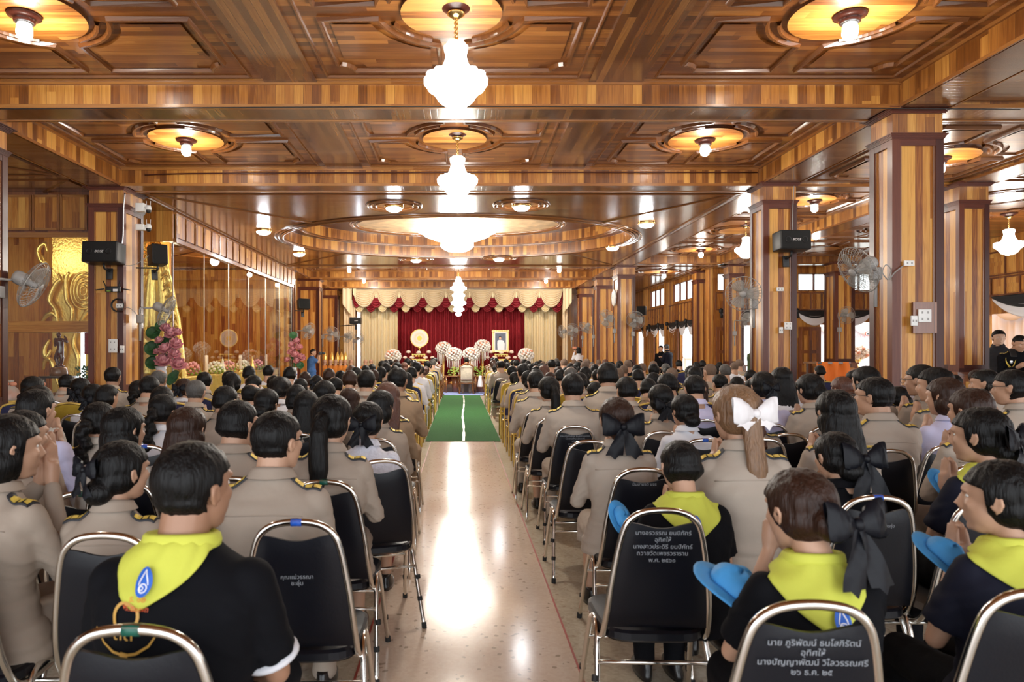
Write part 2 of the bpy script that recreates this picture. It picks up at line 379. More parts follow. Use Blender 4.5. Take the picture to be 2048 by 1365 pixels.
# ceiling planes -----------------------------------------------------
def ceil_plane(x0, x1, y0, y1, z, m='teak_ceiling', grain='x', t=.06):
    b = MB(); b.box(x0, x1, y0, y1, z, z+t, grain)
    return struct('ceiling', b, m, 'varnished teak plank ceiling', 'ceiling')
ceil_plane(XL, XR, -4, 10.95, ZC)
ceil_plane(-14, XL-.55, -4, 34, 4.22, 'soffit_planks')
ceil_plane(XR+.55, 8.0, -4, 11.0, 4.22, 'soffit_planks')
ceil_plane(XR+.55, 8.0, 11.4, 20.7, 4.42)
ceil_plane(XR+.55, 8.0, 21.1, 34, 4.22, 'soffit_planks')
ceil_plane(8.4, 13.7, -4, 22.1, 4.40)
ceil_plane(XL, XR, 21.7, 32, ZC, 'teak_ceiling')
# longitudinal beams
def long_beam(x0, x1, y0, y1, lab):
    b = MB()
    b.box(x0, x1, y0, y1, ZS, ZC+.1, 'z')
    o = struct('beam', b, 'teak_planks', lab, 'beam')
    s_ = MB(); s_.box(x0+.02, x1-.02, y0, y1, ZS-.012, ZS, 'x'); struct('soffit', s_, 'soffit_planks', '', parent=o)
    t = MB()
    for z0, z1, e in ((ZS-.015, ZS+.02, .018), (ZC-.035, ZC, .03)):
        t.box(x0-e, x0, y0, y1, z0, z1, 'y'); t.box(x1, x1+e, y0, y1, z0, z1, 'y')
    struct('moulding', t, 'mould_wood', '', parent=o)
long_beam(XL-.55, XL, -4, 32, 'long teak beam along the left columns')
long_beam(XR, XR+.55, -4, 32, 'long teak beam along the right columns')
long_beam(7.95, 8.45, -4, 32, 'teak beam along the outer right columns')
def cross_beam(y0, x0, x1, lab, zt=ZC+.1, yb=BT):
    b = MB(); b.box(x0, x1, y0, y0+yb, ZS+.001, zt, 'z')
    o = struct('beam', b, 'teak_planks', lab, 'beam')
    s_ = MB(); s_.box(x0, x1, y0+.03, y0+yb-.03, ZS-.012, ZS+.002, 'y')
    struct('soffit', s_, 'soffit_planks', '', parent=o)
    t = MB()
    t.box(x0, x1, y0-.02, y0+.03, ZS-.022, ZS+.018, 'x'); t.box(x0, x1, y0+yb-.03, y0+yb+.02, ZS-.022, ZS+.018, 'x')
    t.box(x0, x1, y0-.035, y0, ZC-.05, ZC, 'x'); t.box(x0, x1, y0-.06, y0-.035, ZC-.02, ZC, 'x'); t.box(x0, x1, y0+yb, y0+yb+.035, ZC-.04, ZC, 'x')
    struct('moulding', t, 'mould_wood', '', parent=o)
for i, y in enumerate(DB):
    names = ['overhead', 'first', 'second', 'third', 'fourth', 'last'][i]
    cross_beam(y, XL, XR, names+' teak plank beam crossing the hall above the aisle')
cross_beam(7.45, XR+.55, 16, 'teak cross beam over the right side aisle near the thick column')
cross_beam(11.0, XR+.55, 7.95, 'teak cross beam over the right side aisle behind the speaker column')
cross_beam(20.7, XR+.55, 16, 'teak cross beam over the far end of the right side aisle')
# oval bay: soffit-level ceiling with an elliptical opening
EX, EY, EXC = 16.35, 0, -.05
ea, eb = 4.1, 2.9
def ellipse(a, bb, n=72): return [(EXC+a*math.cos(2*PI*k/n), EX+bb*math.sin(2*PI*k/n)) for k in range(n)]
b = MB(); n = 72; el = ellipse(ea, eb)
x0, x1, y0, y1 = XL, XR, 11.38, 21.3
def edge_pt(k):
    a = 2*PI*k/n; dx, dy = math.cos(a)*ea, math.sin(a)*eb
    t = min(((x1-EXC) if dx > 0 else (x0-EXC))/dx if abs(dx) > 1e-6 else 9e9, ((y1-EX) if dy > 0 else (y0-EX))/dy if abs(dy) > 1e-6 else 9e9)
    return (EXC+dx*t, EX+dy*t)
for k in range(n):
    p, q = el[k], el[(k+1) % n]; e, f = edge_pt(k), edge_pt((k+1) % n)
    pts = [p, e]
    for cx_, cy_ in ((x0, y0), (x1, y0), (x1, y1), (x0, y1)):
        if (abs(e[0]-cx_) < 1e-4) != (abs(f[0]-cx_) < 1e-4) and (abs(e[1]-cy_) < 1e-4) != (abs(f[1]-cy_) < 1e-4): pts.append((cx_, cy_))
    pts += [f, q]
    pts = [(a_, c_, ZS) for a_, c_ in pts]
    b.poly(pts[::-1], [(p_[1], p_[0]) for p_ in pts[::-1]])
bay = struct('ceiling', b, 'soffit_planks', 'flat teak ceiling of the large bay with an oval opening', 'ceiling')
solid(bay, .02, -1)
def ell_wall(a, bb, z0, z1, m, name):
    b = MB(); e = ellipse(a, bb, 144); s_ = 0
    for k in range(144):
        p, q = e[k], e[(k+1) % 144]; ds = math.hypot(q[0]-p[0], q[1]-p[1])
        b.poly([(p[0], p[1], z0), (q[0], q[1], z0), (q[0], q[1], z1), (p[0], p[1], z1)], [(s_, z0), (s_+ds, z0), (s_+ds, z1), (s_, z1)]); s_ += ds
    return struct(name, b, m, '', parent=bay)
def ell_ring(a0, b0, a1, b1, z, m, name, t=0):
    b = MB(); e0, e1 = ellipse(a0, b0, 96), ellipse(a1, b1, 96)
    for k in range(96):
        k2 = (k+1) % 96
        p = [(*e0[k], z), (*e0[k2], z), (*e1[k2], z), (*e1[k], z)]
        b.poly(p, [(q[1], q[0]) for q in p])
    return struct(name, b, m, '', parent=bay)
ell_wall(ea, eb, ZS, 4.44, 'teak_planks', 'cove_wall')
ell_ring(ea, eb, ea-.28, eb-.22, 4.44, 'dark_teak', 'cove_ledge')
ell_wall(ea-.42, eb-.34, 4.44, 4.68, 'teak_planks', 'cove_wall'); ell_ring(ea-.28, eb-.22, ea-.42, eb-.34, 4.44, 'mould_wood', 'cove_ledge')
ell_ring(ea-.42, eb-.34, .01, .01, 4.68, 'dark_teak', 'cove_top')
b = MB(); e = ellipse(2.55, 1.5, 96); b.poly([(x, y, 4.55) for x, y in e], [(y, x) for x, y in e])
struct('oval_medallion', b, 'mural', '', parent=bay)
b = MB()
for (a, bb, z, r) in ((2.55, 1.5, 4.55, .05), (2.42, 1.38, 4.535, .02), (ea+.04, eb+.04, ZS-.012, .035), (ea+.14, eb+.13, ZS-.008, .022), (ea+.22, eb+.2, ZS-.005, .022), (ea-.30, eb-.24, 4.43, .02)):
    b.tube([(x, y, z) for x, y in ellipse(a, bb, 96)], r, 6, closed=True)
struct('oval_moulding', b, 'mould_wood', '', parent=bay, smooth=True)
b = MB()
def strip(b, pts, w=.045, h=.022, z=ZC, closed=False):
    """small raised moulding following a flat path under the ceiling"""
    P_ = [Vector((p[0], p[1], 0)) for p in pts]; m = len(P_); sec = []
    for k in range(m):
        if closed: t = (P_[(k+1) % m]-P_[k-1])
        else: t = P_[min(k+1, m-1)]-P_[max(k-1, 0)]
        t.normalize(); nrm = Vector((-t.y, t.x, 0)); sec.append((P_[k]-nrm*w/2, P_[k]-nrm*w*.22, P_[k]+nrm*w*.22, P_[k]+nrm*w/2))
    for k in range(m if closed else m-1):
        A, B_ = sec[k], sec[(k+1) % m]
        zz = (z, z-h, z-h, z)
        for j in range(3):
            q = [(A[j].x, A[j].y, zz[j]), (A[j+1].x, A[j+1].y, zz[j+1]), (B_[j+1].x, B_[j+1].y, zz[j+1]), (B_[j].x, B_[j].y, zz[j])]
            b.poly(q[::-1], [(j*.01, k*.3), (j*.01+.01, k*.3), (j*.01+.01, k*.3+.3), (j*.01, k*.3+.3)])
for x, y, xe, ye in ((XL, 11.4, EXC-ea*.72, EX-eb*.74), (XR, 11.4, EXC+ea*.72, EX-eb*.74), (XL, 21.2, EXC-ea*.72, EX+eb*.74), (XR, 21.2, EXC+ea*.72, EX+eb*.74)):
    strip(b, [(x, y), (xe, ye)], .07, .02, ZS)
strip(b, [(XL+.12, 11.6), (XR-.12, 11.6)], .06, .02, ZS); strip(b, [(XL+.12, 21.1), (XR-.12, 21.1)], .06, .02, ZS)
strip(b, [(XL+.12, 11.6), (XL+.12, 21.1)], .06, .02, ZS); strip(b, [(XR-.12, 11.6), (XR-.12, 21.1)], .06, .02, ZS)
struct('bay_moulding', b, 'mould_wood', '', parent=bay)

# coffers
def coffer(x0, x1, y0, y1, z, rmed=.47, label=''):
    cx, cy = (x0+x1)/2, (y0+y1)/2
    b = MB(); mrg = .30; st = .13; R = .66
    def outline(m_, g, R, rc):
        res = []
        for sx in (-1, 1):
            for sy in (-1, 1):
                ax, ay = cx+sx*(st+g), cy+sy*(st+g)     # inner corner lines
                bx, by = (x1-mrg-m_ if sx > 0 else x0+mrg+m_), (y1-mrg-m_ if sy > 0 else y0+mrg+m_)
                pts = []
                dx = math.sqrt(max(.01, R*R-(st+g)**2))
                a0 = math.atan2(st+g, dx); a1 = PI/2-a0
                for k in range(9):
                    a = a0+(a1-a0)*k/8; pts.append((cx+sx*R*math.cos(a), cy+sy*R*math.sin(a)))
                pts.append((ax, by))
                for k in range(7):
                    a = PI/2*k/6; pts.append((bx-sx*rc*math.cos(a), by-sy*rc*math.sin(a)) if False else (bx-sx*rc*math.cos(a), by-sy*(rc-rc*math.sin(PI/2-a)) ) if False else (bx-sx*rc*math.cos(a) , by-sy*rc*math.sin(a)))
                pts.append((bx, ay))
                res.append(pts)
        return res
    for pts in outline(0, 0, R, .16): strip(b, pts, .06, .035, z, closed=True)
    # raised fields inside
    f = MB()
    for pts in outline(.09, .08, R+.09, .2):
        q = [(p[0], p[1], z-.02) for p in pts]; c = (sum(p[0] for p in q)/len(q), sum(p[1] for p in q)/len(q), z-.02)
        for k in range(len(q)):
            t = [q[k], q[(k+1) % len(q)], c]; f.poly(t, [(p[1]+.03, p[0]) for p in t])
    t = MB()
    strip(t, [(x0+.13, y0+.13), (x1-.13, y0+.13), (x1-.13, y1-.13), (x0+.13, y1-.13)], .05, .02, z, closed=True)
    strip(b, arc(cx, cy, R-.1, PI/2+.35, PI-.35, 10), .05, .04, z); strip(b, arc(cx, cy, R-.1, .35, PI/2-.35, 10), .05, .04, z)
    strip(b, arc(cx, cy, R-.1, -PI/2+.35, -.35, 10), .05, .04, z); strip(b, arc(cx, cy, R-.1, -PI+.35, -PI/2-.35, 10), .05, .04, z)
    b.v += []; 
    mo = struct('trim_2', b, 'mould_wood', label or 'curved panel mouldings around a round ceiling medallion', 'trim')
    struct('border_moulding', t, 'mould_wood', '', parent=mo); struct('field_panel', f, 'teak_ceiling', '', parent=mo)
    # medallion disc
    d = MB(); n = 48
    ring = [(cx+rmed*math.cos(2*PI*k/n), cy+rmed*math.sin(2*PI*k/n)) for k in range(n)]
    d.poly([(x, y, z-.035) for x, y in ring[::-1]], [(y, x) for x, y in ring[::-1]])
    for k in range(n):
        p, q = ring[k], ring[(k+1) % n]; d.poly([(p[0], p[1], z-.035), (q[0], q[1], z-.035), (q[0], q[1], z), (p[0], p[1], z)])
    struct('medallion', d, 'teak_panel', '', parent=mo)
BX = [(XL+.02, -2.12), (-1.55, 1.40), (1.98, XR-.02)]
coff = []
for yi, (y0, y1) in enumerate(((DB[0]+BT, DB[1]), (DB[1]+BT, DB[2]), (21.73, 24.8), (25.23, 28.4))):
    for xi, (a, c) in enumerate(BX):
        coffer(a, c, y0, y1, ZC, .44 if xi == 1 else .49); coff.append(((a+c)/2, (y0+y1)/2, xi))
    for (a, c) in ((-2.12, -1.55), (1.40, 1.98)):
        b = MB(); b.box(a, c, y0, y1, ZC-.03, ZC, 'y'); struct('trim_3', b, 'soffit_planks', 'wide dark teak band between ceiling coffers', 'trim')
coffer(XR+.6, 7.9, 11.45, 14.6, 4.42); coffer(XR+.6, 7.9, 14.7, 17.8, 4.42); coffer(XR+.6, 7.9, 17.9, 20.6, 4.42)
coffer(XR+.6, 7.9, 7.95, 10.95, 4.22); coffer(XR+.6, 7.9, 21.3, 24.5, 4.22)
for k in range(4): coffer(8.6, 11.6, 8.0+3.2*k, 11.0+3.2*k, 4.40)
b = MB()
for k in range(5):
    y = 4+3.4*k
    strip(b, [(XL-.75, y), (-9.5, y), (-9.5, y+3.1), (XL-.75, y+3.1)], .06, .02, 4.22, closed=True)
    strip(b, [(XL-.75, y), (-9.5, y+3.1)], .06, .02, 4.22); strip(b, [(-9.5, y), (XL-.75, y+3.1)], .06, .02, 4.22)
struct('trim_4', b, 'mould_wood', 'crossed mouldings on the ceiling left of the columns', 'trim')

# columns ------------------------------------------------------------
def panel_face(b, inner, x0, x1, z0, z1, y, face, fw=.09, sunk=.02):
    pass
def column(x0, x1, y0, y1, label, plinth=1.1, top=ZS, capz=3.87, neck=True, plab=True):
    root = thing('column', label, 'column', ((x0+x1)/2, (y0+y1)/2, 0), 0, None, 'structure')
    cx, cy = (x0+x1)/2, (y0+y1)/2; hx, hy = (x1-x0)/2, (y1-y0)/2
    core = MB(); core.box(-hx+.03, hx-.03, -hy+.03, hy-.03, 0, top, 'z'); core.build('core', 'column_planks', root)
    fr = MB(); fw = min(.1, hx*.32)
    for sx in (-1, 1):
        for sy in (-1, 1):
            xa, xb = sorted((sx*hx, sx*(hx-fw))); ya, yb = sorted((sy*hy, sy*(hy-fw)))
            fr.box(xa, xb, ya, yb, plinth, capz, 'z')
    fr.box(-hx+.002, hx-.002, -hy+.002, hy-.002, plinth+.001, plinth+.11, 'x'); fr.box(-hx+.002, hx-.002, -hy+.002, hy-.002, capz-.1, capz-.001, 'x')
    fr.build('corner_frame', 'dark_teak', root)
    # inner bead
    bd = MB()
    for sy in (-1, 1):
        for sx in (-1, 1):
            xa, xb = sorted((sx*(hx-fw), sx*(hx-fw-.02))); ya, yb = sorted((sy*(hy-.012), sy*(hy-.03))); bd.box(xa, xb, ya, yb, plinth+.11, capz-.1, 'z')
            ya, yb = sorted((sy*(hy-fw), sy*(hy-fw-.02))); xa, xb = sorted((sx*(hx-.012), sx*(hx-.03))); bd.box(xa, xb, ya, yb, plinth+.11, capz-.1, 'z')
    bd.build('panel_bead', 'mould_wood', root)
    nk = MB(); nk.box(-hx+.01, hx-.01, -hy+.01, hy-.01, capz, top, 'z'); nk.build('neck', 'teak_planks', root)
    cp = MB()
    def skirt(z0, z1, e0, e1):
        for k in range(5):
            t0, t1 = k/5, (k+1)/5
            e = e0+(e1-e0)*((t0+t1)/2)**1.5
            e += .001; cp.box(-hx-e, hx+e, -hy-e, hy+e, z0+(z1-z0)*t0, z0+(z1-z0)*t1, 'x')
    skirt(capz-.03, capz+.03, .005, .035); skirt(top-.06, top, .01, .08); skirt(plinth+.06, plinth-.0, .0, .02)
    cp.build('capital_moulding', 'dark_teak', root)
    pb = MB(); pb.box(-hx-.05, hx+.05, -hy-.05, hy+.05, 0, plinth-.05, 'z'); pb.box(-hx-.08, hx+.08, -hy-.08, hy+.08, plinth-.05, plinth, 'x'); pb.box(-hx-.07, hx+.07, -hy-.07, hy+.07, 0, .15, 'x')
    pb.build('plinth', 'door_wood', root)
    pp = MB(); pp.box(-hx+.06, hx-.06, -hy-.058, -hy-.05, .25, plinth-.15, 'z'); pp.box(-hx-.058, -hx-.05, -hy+.06, hy-.06, .25, plinth-.15, 'z'); pp.build('plinth_panel', 'teak_panel', root)
    return root
column(4.75, 5.32, 7.5, 7.92, 'thick teak column nearest on the right with a wall fan on its left face', 1.02)
column(4.80, 5.33, 10.8, 11.3, 'teak column carrying a black loudspeaker, right of the seated crowd', 1.0)
column(4.90, 5.45, 21.2, 21.9, 'far teak column with a clock on its left side', 1.0)
column(4.95, 5.65, 24.7, 25.3, 'teak pillar beside the stage curtain with a fan, nearer of two', .2)
column(4.95, 5.6, 28.3, 28.9, 'teak pillar touching the right edge of the stage curtain', .2)
column(-6.02, XL, 11.05, 11.75, 'left teak column with loudspeaker, router and sockets', .85)
column(-6.2, XL+.02, 7.5, 8.2, 'teak column cut by the left edge of the picture', .85)
column(-6.0, -5.2, 25.2, 25.8, 'teak pillar left of the stage behind the photographer', .2)
column(-6.0, -5.22, 29.0, 29.6, 'teak pillar touching the left edge of the stage curtain', .2)
column(-6.0, XL, 22.2, 22.6, 'slim teak post at the far end of the glass enclosure', .2)
column(7.9, 8.38, 10.8, 11.3, 'outer teak column just right of the thick nearest column', 1.18)
column(8.25, 8.7, 20.9, 21.4, 'outer far teak column behind the pair of wall fans', 1.1)
column(7.85, 8.3, 22.6, 23.1, 'teak corner column where the swagged walls meet', 1.0)
column(11.15, 11.75, 20.3, 20.9, 'teak column beside the orange covered table', 1.18)

# walls ----------------------------------------------------------------
def wallbox(name, lab, x0, x1, y0, y1, z0, z1, m='teak_panel', grain='z', parent=None):
    b = MB(); b.box(x0, x1, y0, y1, z0, z1, grain); return struct(name, b, m, lab, 'wall', parent)
wallbox('wall_back', 'teak plank wall behind the stage', -14, 8.1, 31.6, 31.8, 0, 5)
# left frontal glazed wall (d 11.7)
wl = wallbox('wall_left', 'teak wall band with raised panels above the left glass window', -12, -6.0, 11.6, 11.75, 3.48, 4.22, 'door_wood')
b = MB()
for k in range(9):
    x = -6.35-k*.47; b.box(x-.40, x, 11.57, 11.60, 3.60, 4.12, 'z'); 
b2 = MB()
for k in range(9):
    x = -6.35-k*.47; b2.box(x-.43, x-.39, 11.56, 11.6, 3.56, 4.16, 'z'); b2.box(x-.01, x+.03, 11.56, 11.6, 3.56, 4.16, 'z')
    b2.box(x-.4, x, 11.56, 11.6, 3.56, 3.6, 'x'); b2.box(x-.4, x, 11.56, 11.6, 4.12, 4.16, 'x')
b2.box(-12, -6, 11.55, 11.6, 3.44, 3.52, 'x')
struct('raised_panel', b, 'teak_panel', '', parent=wl); struct('panel_moulding', b2, 'mould_wood', '', parent=wl)
wallbox('wall_left', 'teak rail between the two left glass panes', -12, -6.0, 11.58, 11.75, 1.83, 2.02, 'teak_panel', 'x')
wallbox('wall_left', 'low teak wall below the left glass pane', -12, -6.0, 11.6, 11.75, 0, .8, 'door_wood')
wallbox('wall_left', 'outer left wall of the hall', -12.2, -12, -4, 34, 0, 5, 'door_wood')
wr_ = wallbox('wall_rear', 'plank wall behind the left display', -12, -6.6, 15.5, 15.6, 0, 4.2, 'teak_panel')
def pane(name, lab, x0, x1, y0, y1, z0, z1):
    b = MB(); b.box(x0, x1, y0, y1, z0, z1); o = b.build(name, 'glass_pane'); setp(o, lab, 'window', None, 'structure'); return o
pane('window_1', 'upper glass pane reflecting bright windows left of the column', -12, -6.0, 11.66, 11.668, 2.02, 3.44)
pane('window_2', 'lower glass pane in front of the carved wooden figure', -12, -6.0, 11.66, 11.668, .8, 1.83)
# glass enclosure beside the hall
fa = MB(); fa.box(XL-.12, XL, 13.0, 22.2, 3.6, ZS, 'y')
wl2 = struct('wall_left', fa, 'dark_teak', 'panelled teak fascia above the long glass enclosure', 'wall')
b = MB(); b2 = MB()
k = 0; y = 13.05
while y < 22.1:
    b.box(XL, XL+.02, y+.03, y+.42, 3.70, 4.12, 'z'); b2.box(XL, XL+.035, y-.01, y+.03, 3.66, 4.16, 'z'); y += .47
b2.box(XL-.01, XL+.05, 13, 22.2, 3.585, 3.66, 'y'); b2.box(XL, XL+.05, 13, 22.2, 4.12, 4.18, 'y')
struct('fascia_panel', b, 'teak_panel', '', parent=wl2); struct('fascia_moulding', b2, 'mould_wood', '', parent=wl2)
wallbox('wall_left', 'short teak panel between the left column and the glass enclosure', -6.6, XL, 12.95, 13.05, 3.6, ZS, 'teak_panel')
edges = [13.02, 14.6, 16.15, 17.7, 19.2, 20.7, 22.15]
for i in range(6):
    pane('window_3', '%s tall frameless glass pane of the shrine enclosure, counted from the column' % ['first', 'second', 'third', 'fourth', 'fifth', 'sixth'][i], XL-.03, XL-.022, edges[i]+.01, edges[i+1]-.01, .5, 3.585)
pane('window_4', 'glass pane facing the hall at the near end of the shrine enclosure', -6.6, XL-.04, 13.0, 13.008, .5, 3.6)
b = MB()
for y in edges: b.box(XL-.035, XL-.018, y-.008, y+.008, .5, 3.585)
struct('trim_5', b, 'steel_grey', 'thin vertical joints between the enclosure glass panes', 'trim')
wallbox('wall_left', 'low teak base under the glass enclosure', XL-.12, XL, 13.0, 22.2, 0, .5, 'door_wood', 'y')
wallbox('wall_left', 'teak wall at the back of the shrine enclosure', -9.6, -9.5, 15.6, 24, 0, 4.2, 'door_wood')
wallbox('wall_rear', 'teak plank wall closing the shrine enclosure', -9.5, -6.0, 22.4, 22.5, 0, 4.2, 'teak_panel')
wallbox('wall_left', 'plank wall between the stage pillars on the left', -6.1, -6.0, 22.6, 31.6, 0, 4.2, 'teak_panel')

# right: walls with windows, doors and swags
def door_leaf(x0, x1, y0, y1, z1, label, axis='x'):
    r = thing('door_1', label, 'door', ((x0+x1)/2, (y0+y1)/2, 0), 0, None, 'structure')
    w = (x1-x0) if axis == 'x' else (y1-y0)
    b = MB(); f = MB()
    b.box(-w/2, w/2, -.025, .025, 0, z1, 'z')
    for sx in (-1, 1):
        for (za, zb) in ((.15, .75), (.85, 1.45), (1.55, z1-.12)):
            xa, xb = sorted((sx*.06, sx*(w/2-.08)))
            f.box(xa, xb, -.045, -.025, za, zb, 'z')
    o1 = b.build('leaf', 'door_wood', r); o2 = f.build('raised_panel', 'teak_planks', r)
    h = MB(); h.ball((w/2-.06, -.06, 1.05), .03); h.build('door_handle', 'brass', r)
    if axis == 'y': r.rotation_euler.z = -PI/2
    return r
def wall_run(axis, c, t, a0, a1, segs, zt, label):
    """wall along axis at coordinate c; segs: openings (a,b,z0,z1)"""
    b = MB()
    def bx(a, bb, z0, z1, grain='z'):
        if bb-a < 1e-3 or z1-z0 < 1e-3: return
        if axis == 'x': b.box(a, bb, c, c+t, z0, z1, grain)
        else: b.box(c, c+t, a, bb, z0, z1, grain)
    cuts = sorted(set([a0, a1]+[s[0] for s in segs]+[s[1] for s in segs]))
    for p, q in zip(cuts, cuts[1:]):
        op = sorted([(s[2], s[3]) for s in segs if s[0] <= p+1e-6 and s[1] >= q-1e-6])
        z = 0
        for o0, o1 in op: bx(p, q, z, o0); z = o1
        bx(p, q, z, zt)
    return struct('wall_right', b, 'teak_panel', label, 'wall')
def window(axis, c, a0, a1, z0, z1, nm, label, bars):
    r = thing('window_5', label, 'window', (0, 0, 0), 0, None, 'structure')
    f = MB(); g = MB()
    def bx(b_, a, bb, zz0, zz1, e=.03):
        if axis == 'x': b_.box(a, bb, c-e, c+e, zz0, zz1, 'z')
        else: b_.box(c-e, c+e, a, bb, zz0, zz1, 'z')
    bx(f, a0, a1, z0-.04, z0+.02); bx(f, a0, a1, z1-.02, z1+.04)
    for k in range(bars+1):
        a = a0+(a1-a0)*k/bars; bx(f, a-.025, a+.025, z0, z1)
    bx(g, a0, a1, z0, z1, .004)
    f.build('window_frame', 'dark_teak', r); g.build('pane', 'glass_pane', r)
wall_run('x', 22.0, .12, 8.2, 14.2, [(8.3, 8.85, 3.47, 4.02), (9.05, 9.55, 0, 2.35), (9.6, 10.8, 3.47, 4.02), (10.95, 11.12, 3.47, 4.02), (10.9, 11.95, 3.47, 4.02), (11.6, 12.0, 0, 2.38), (12.45, 13.3, 3.47, 4.02), (12.5, 13.9, 0, 2.45)], 4.4, 'teak wall facing the camera at the far right with high windows and doors')
window('x', 22.05, 8.3, 8.85, 3.47, 4.02, '', 'high single window over the closed panelled door', 1)
window('x', 22.05, 9.6, 10.8, 3.47, 4.02, '', 'high window partly hidden by the speaker column', 3)
window('x', 22.05, 10.9, 11.95, 3.47, 4.02, '', 'high two-light window over the swag at far right', 2)
window('x', 22.05, 12.45, 13.3, 3.47, 4.02, '', 'high window seen behind the large near fan', 2)
door_leaf(8.25, 9.0, 21.95, 21.95, 2.3, 'closed dark teak panelled door beside the corner column')
door_leaf(10.9, 11.6, 21.95, 21.95, 2.3, 'dark teak door leaf left of the bright gap near the outer columns')
# side wall X=8.2 from d 23 to 30
wall_run('y', 8.1, .1, 22.0, 31.6, [(23.8, 26.0, 3.37, 4.05), (27.1, 29.1, 3.37, 4.05), (23.7, 25.1, 0, 2.4), (26.9, 28.1, 0, 2.4), (29.9, 31.3, 0, 2.4)], 4.3, 'far right side wall with slanting high windows and open doors')
window('y', 8.15, 23.8, 26.0, 3.37, 4.05, '', 'high four-light window on the far side wall, nearer one', 3)
window('y', 8.15, 27.1, 29.1, 3.37, 4.05, '', 'high window on the far side wall, farther one', 3)
door_leaf(8.05, 8.05, 25.15, 26.1, 2.35, 'folded dark door leaf beside the first bright side doorway', 'y')
door_leaf(8.05, 8.05, 28.2, 29.2, 2.35, 'folded dark door leaf beside the second bright side doorway', 'y')
b = MB()
for y in (26.4, 29.4): b.box(7.98, 8.1, y, y+.3, 0, 4.2, 'z')
struct('trim_6', b, 'teak_panel', 'teak pilasters on the far side wall', 'trim')
# near right wall X=13.5
wall_run('y', 13.6, .12, -4, 22.0, [(14.2, 17.6, 0, 2.46), (8.5, 12.5, 0, 2.46), (2, 6, .6, 3.9), (9, 12.4, 3.4, 4.0)], 4.4, 'right hall wall with the wide doorway onto white drapes')
# grids of raised panels on the upper walls
def panel_grid(axis, c, a0, a1, z0, z1, w, nm):
    b = MB(); f = MB(); a = a0; k = 0
    def bx(b_, p, q, zz0, zz1, e0, e1):
        if axis == 'x': b_.box(p, q, c-e1, c-e0, zz0, zz1, 'z')
        else: b_.box(c-e1, c-e0, p, q, zz0, zz1, 'z')
    while a < a1-.05:
        q = min(a+w, a1)
        if k % 2: zs = [(z0, (z0+z1)/2-.02), ((z0+z1)/2+.02, z1)]
        else: zs = [(z0, z1)]
        for za, zb in zs: bx(b, a+.04, q-.04, za+.03, zb-.03, 0, .018)
        bx(f, a-.02, a+.02, z0, z1, 0, .03); k += 1; a = q
    bx(f, a0, a1, z0-.04, z0, 0, .035); bx(f, a0, a1, z1, z1+.04, 0, .035)
    o = struct('trim_7', f, 'door_wood', 'frame of the raised wall panels '+nm, 'trim'); struct('raised_panel', b, 'teak_panel', '', parent=o)
panel_grid('x', 22.0, 8.25, 14.0, 2.88, 3.38, .34, 'under the far right windows')
panel_grid('y', 8.1, 23.2, 31.0, 2.6, 3.25, .34, 'on the far side wall')
panel_grid('y', 13.6, 8, 21.9, 2.95, 3.35, .45, 'over the wide right doorway, lower row')
panel_grid('y', 13.6, 8, 21.9, 3.45, 4.0, .6, 'over the wide right doorway, upper row')
# swags
def swag(axis, c, a0, a1, zt, black_dip, white_dip, label, t=-1, side=0):
    r = thing('fabric_swag', label, 'swag', (0, 0, 0), 0, 'black and white swags over the right doorways')
    for nm, m, z0, z1, off in (('black_drape', 'drape_black', 0, black_dip, .06), ('white_drape', 'drape_white', black_dip*.75, white_dip, .04)):
        b = MB(); rows = []
        for i in range(9):
            v = i/8; row = []
            for j in range(25):
                u = j/24; dip = 4*u*(1-u)
                if side: dip = u**1.2 if side > 0 else (1-u)**1.2
                z = zt-(z0*(.25+.75*dip) if nm == 'white_drape' else 0)-(v*((z1*dip+.03)-(z0*dip*(.99) if nm == 'white_drape' else 0)))
                y = off+.025*math.sin(v*PI*7)*dip+.03*dip
                a = a0+.01+(a1-a0-.02)*u
                row.append((a, c+t*y, z) if axis == 'x' else (c+t*y, a, z))
            rows.append(row)
        b.grid(rows); o = b.build(nm, m, r, True); solid(o, .008)
    for a in (a0+.03,):
        k = MB(); p = (a, c+t*.09, zt-.02) if axis == 'x' else (c+t*.09, a, zt-.02); k.ball(p, (.07, .07, .09))
        q = (p[0], p[1], p[2]-.02); k.tube([q, (q[0]+.03, q[1], q[2]-.2)], [.03, .05], 6)
        k.build('knot', 'drape_black', r, True)
swl = ['over the closed panelled door', 'hidden partly by the speaker column', 'between the speaker column and the next column', 'beside the small round fan', 'near the large fan']
for i, (a, q) in enumerate(((8.35, 9.5), (9.5, 10.8), (10.8, 12.0), (12.0, 13.3), (13.3, 14.1))):
    swag('x', 22.0, a, q, 2.83, .22, .46, 'black and white cloth swag '+swl[i])
for i, (a, q) in enumerate(((23.2, 24.2), (24.2, 25.2), (25.2, 26.4), (26.4, 27.6), (27.6, 28.9), (28.9, 30.4))):
    swag('y', 8.1, a, q, 2.6, .2, .48, 'black and white cloth swag on the far side wall, %s from its corner' % ['first', 'second', 'third', 'fourth', 'fifth', 'sixth'][i])
swag('y', 13.6, 15.0, 17.4, 2.9, .3, .55, 'black and white cloth swag over the wide right doorway'); swag('y', 13.6, 12.4, 15.0, 2.9, .3, .55, 'black and white cloth swag cut by the right edge of the picture')
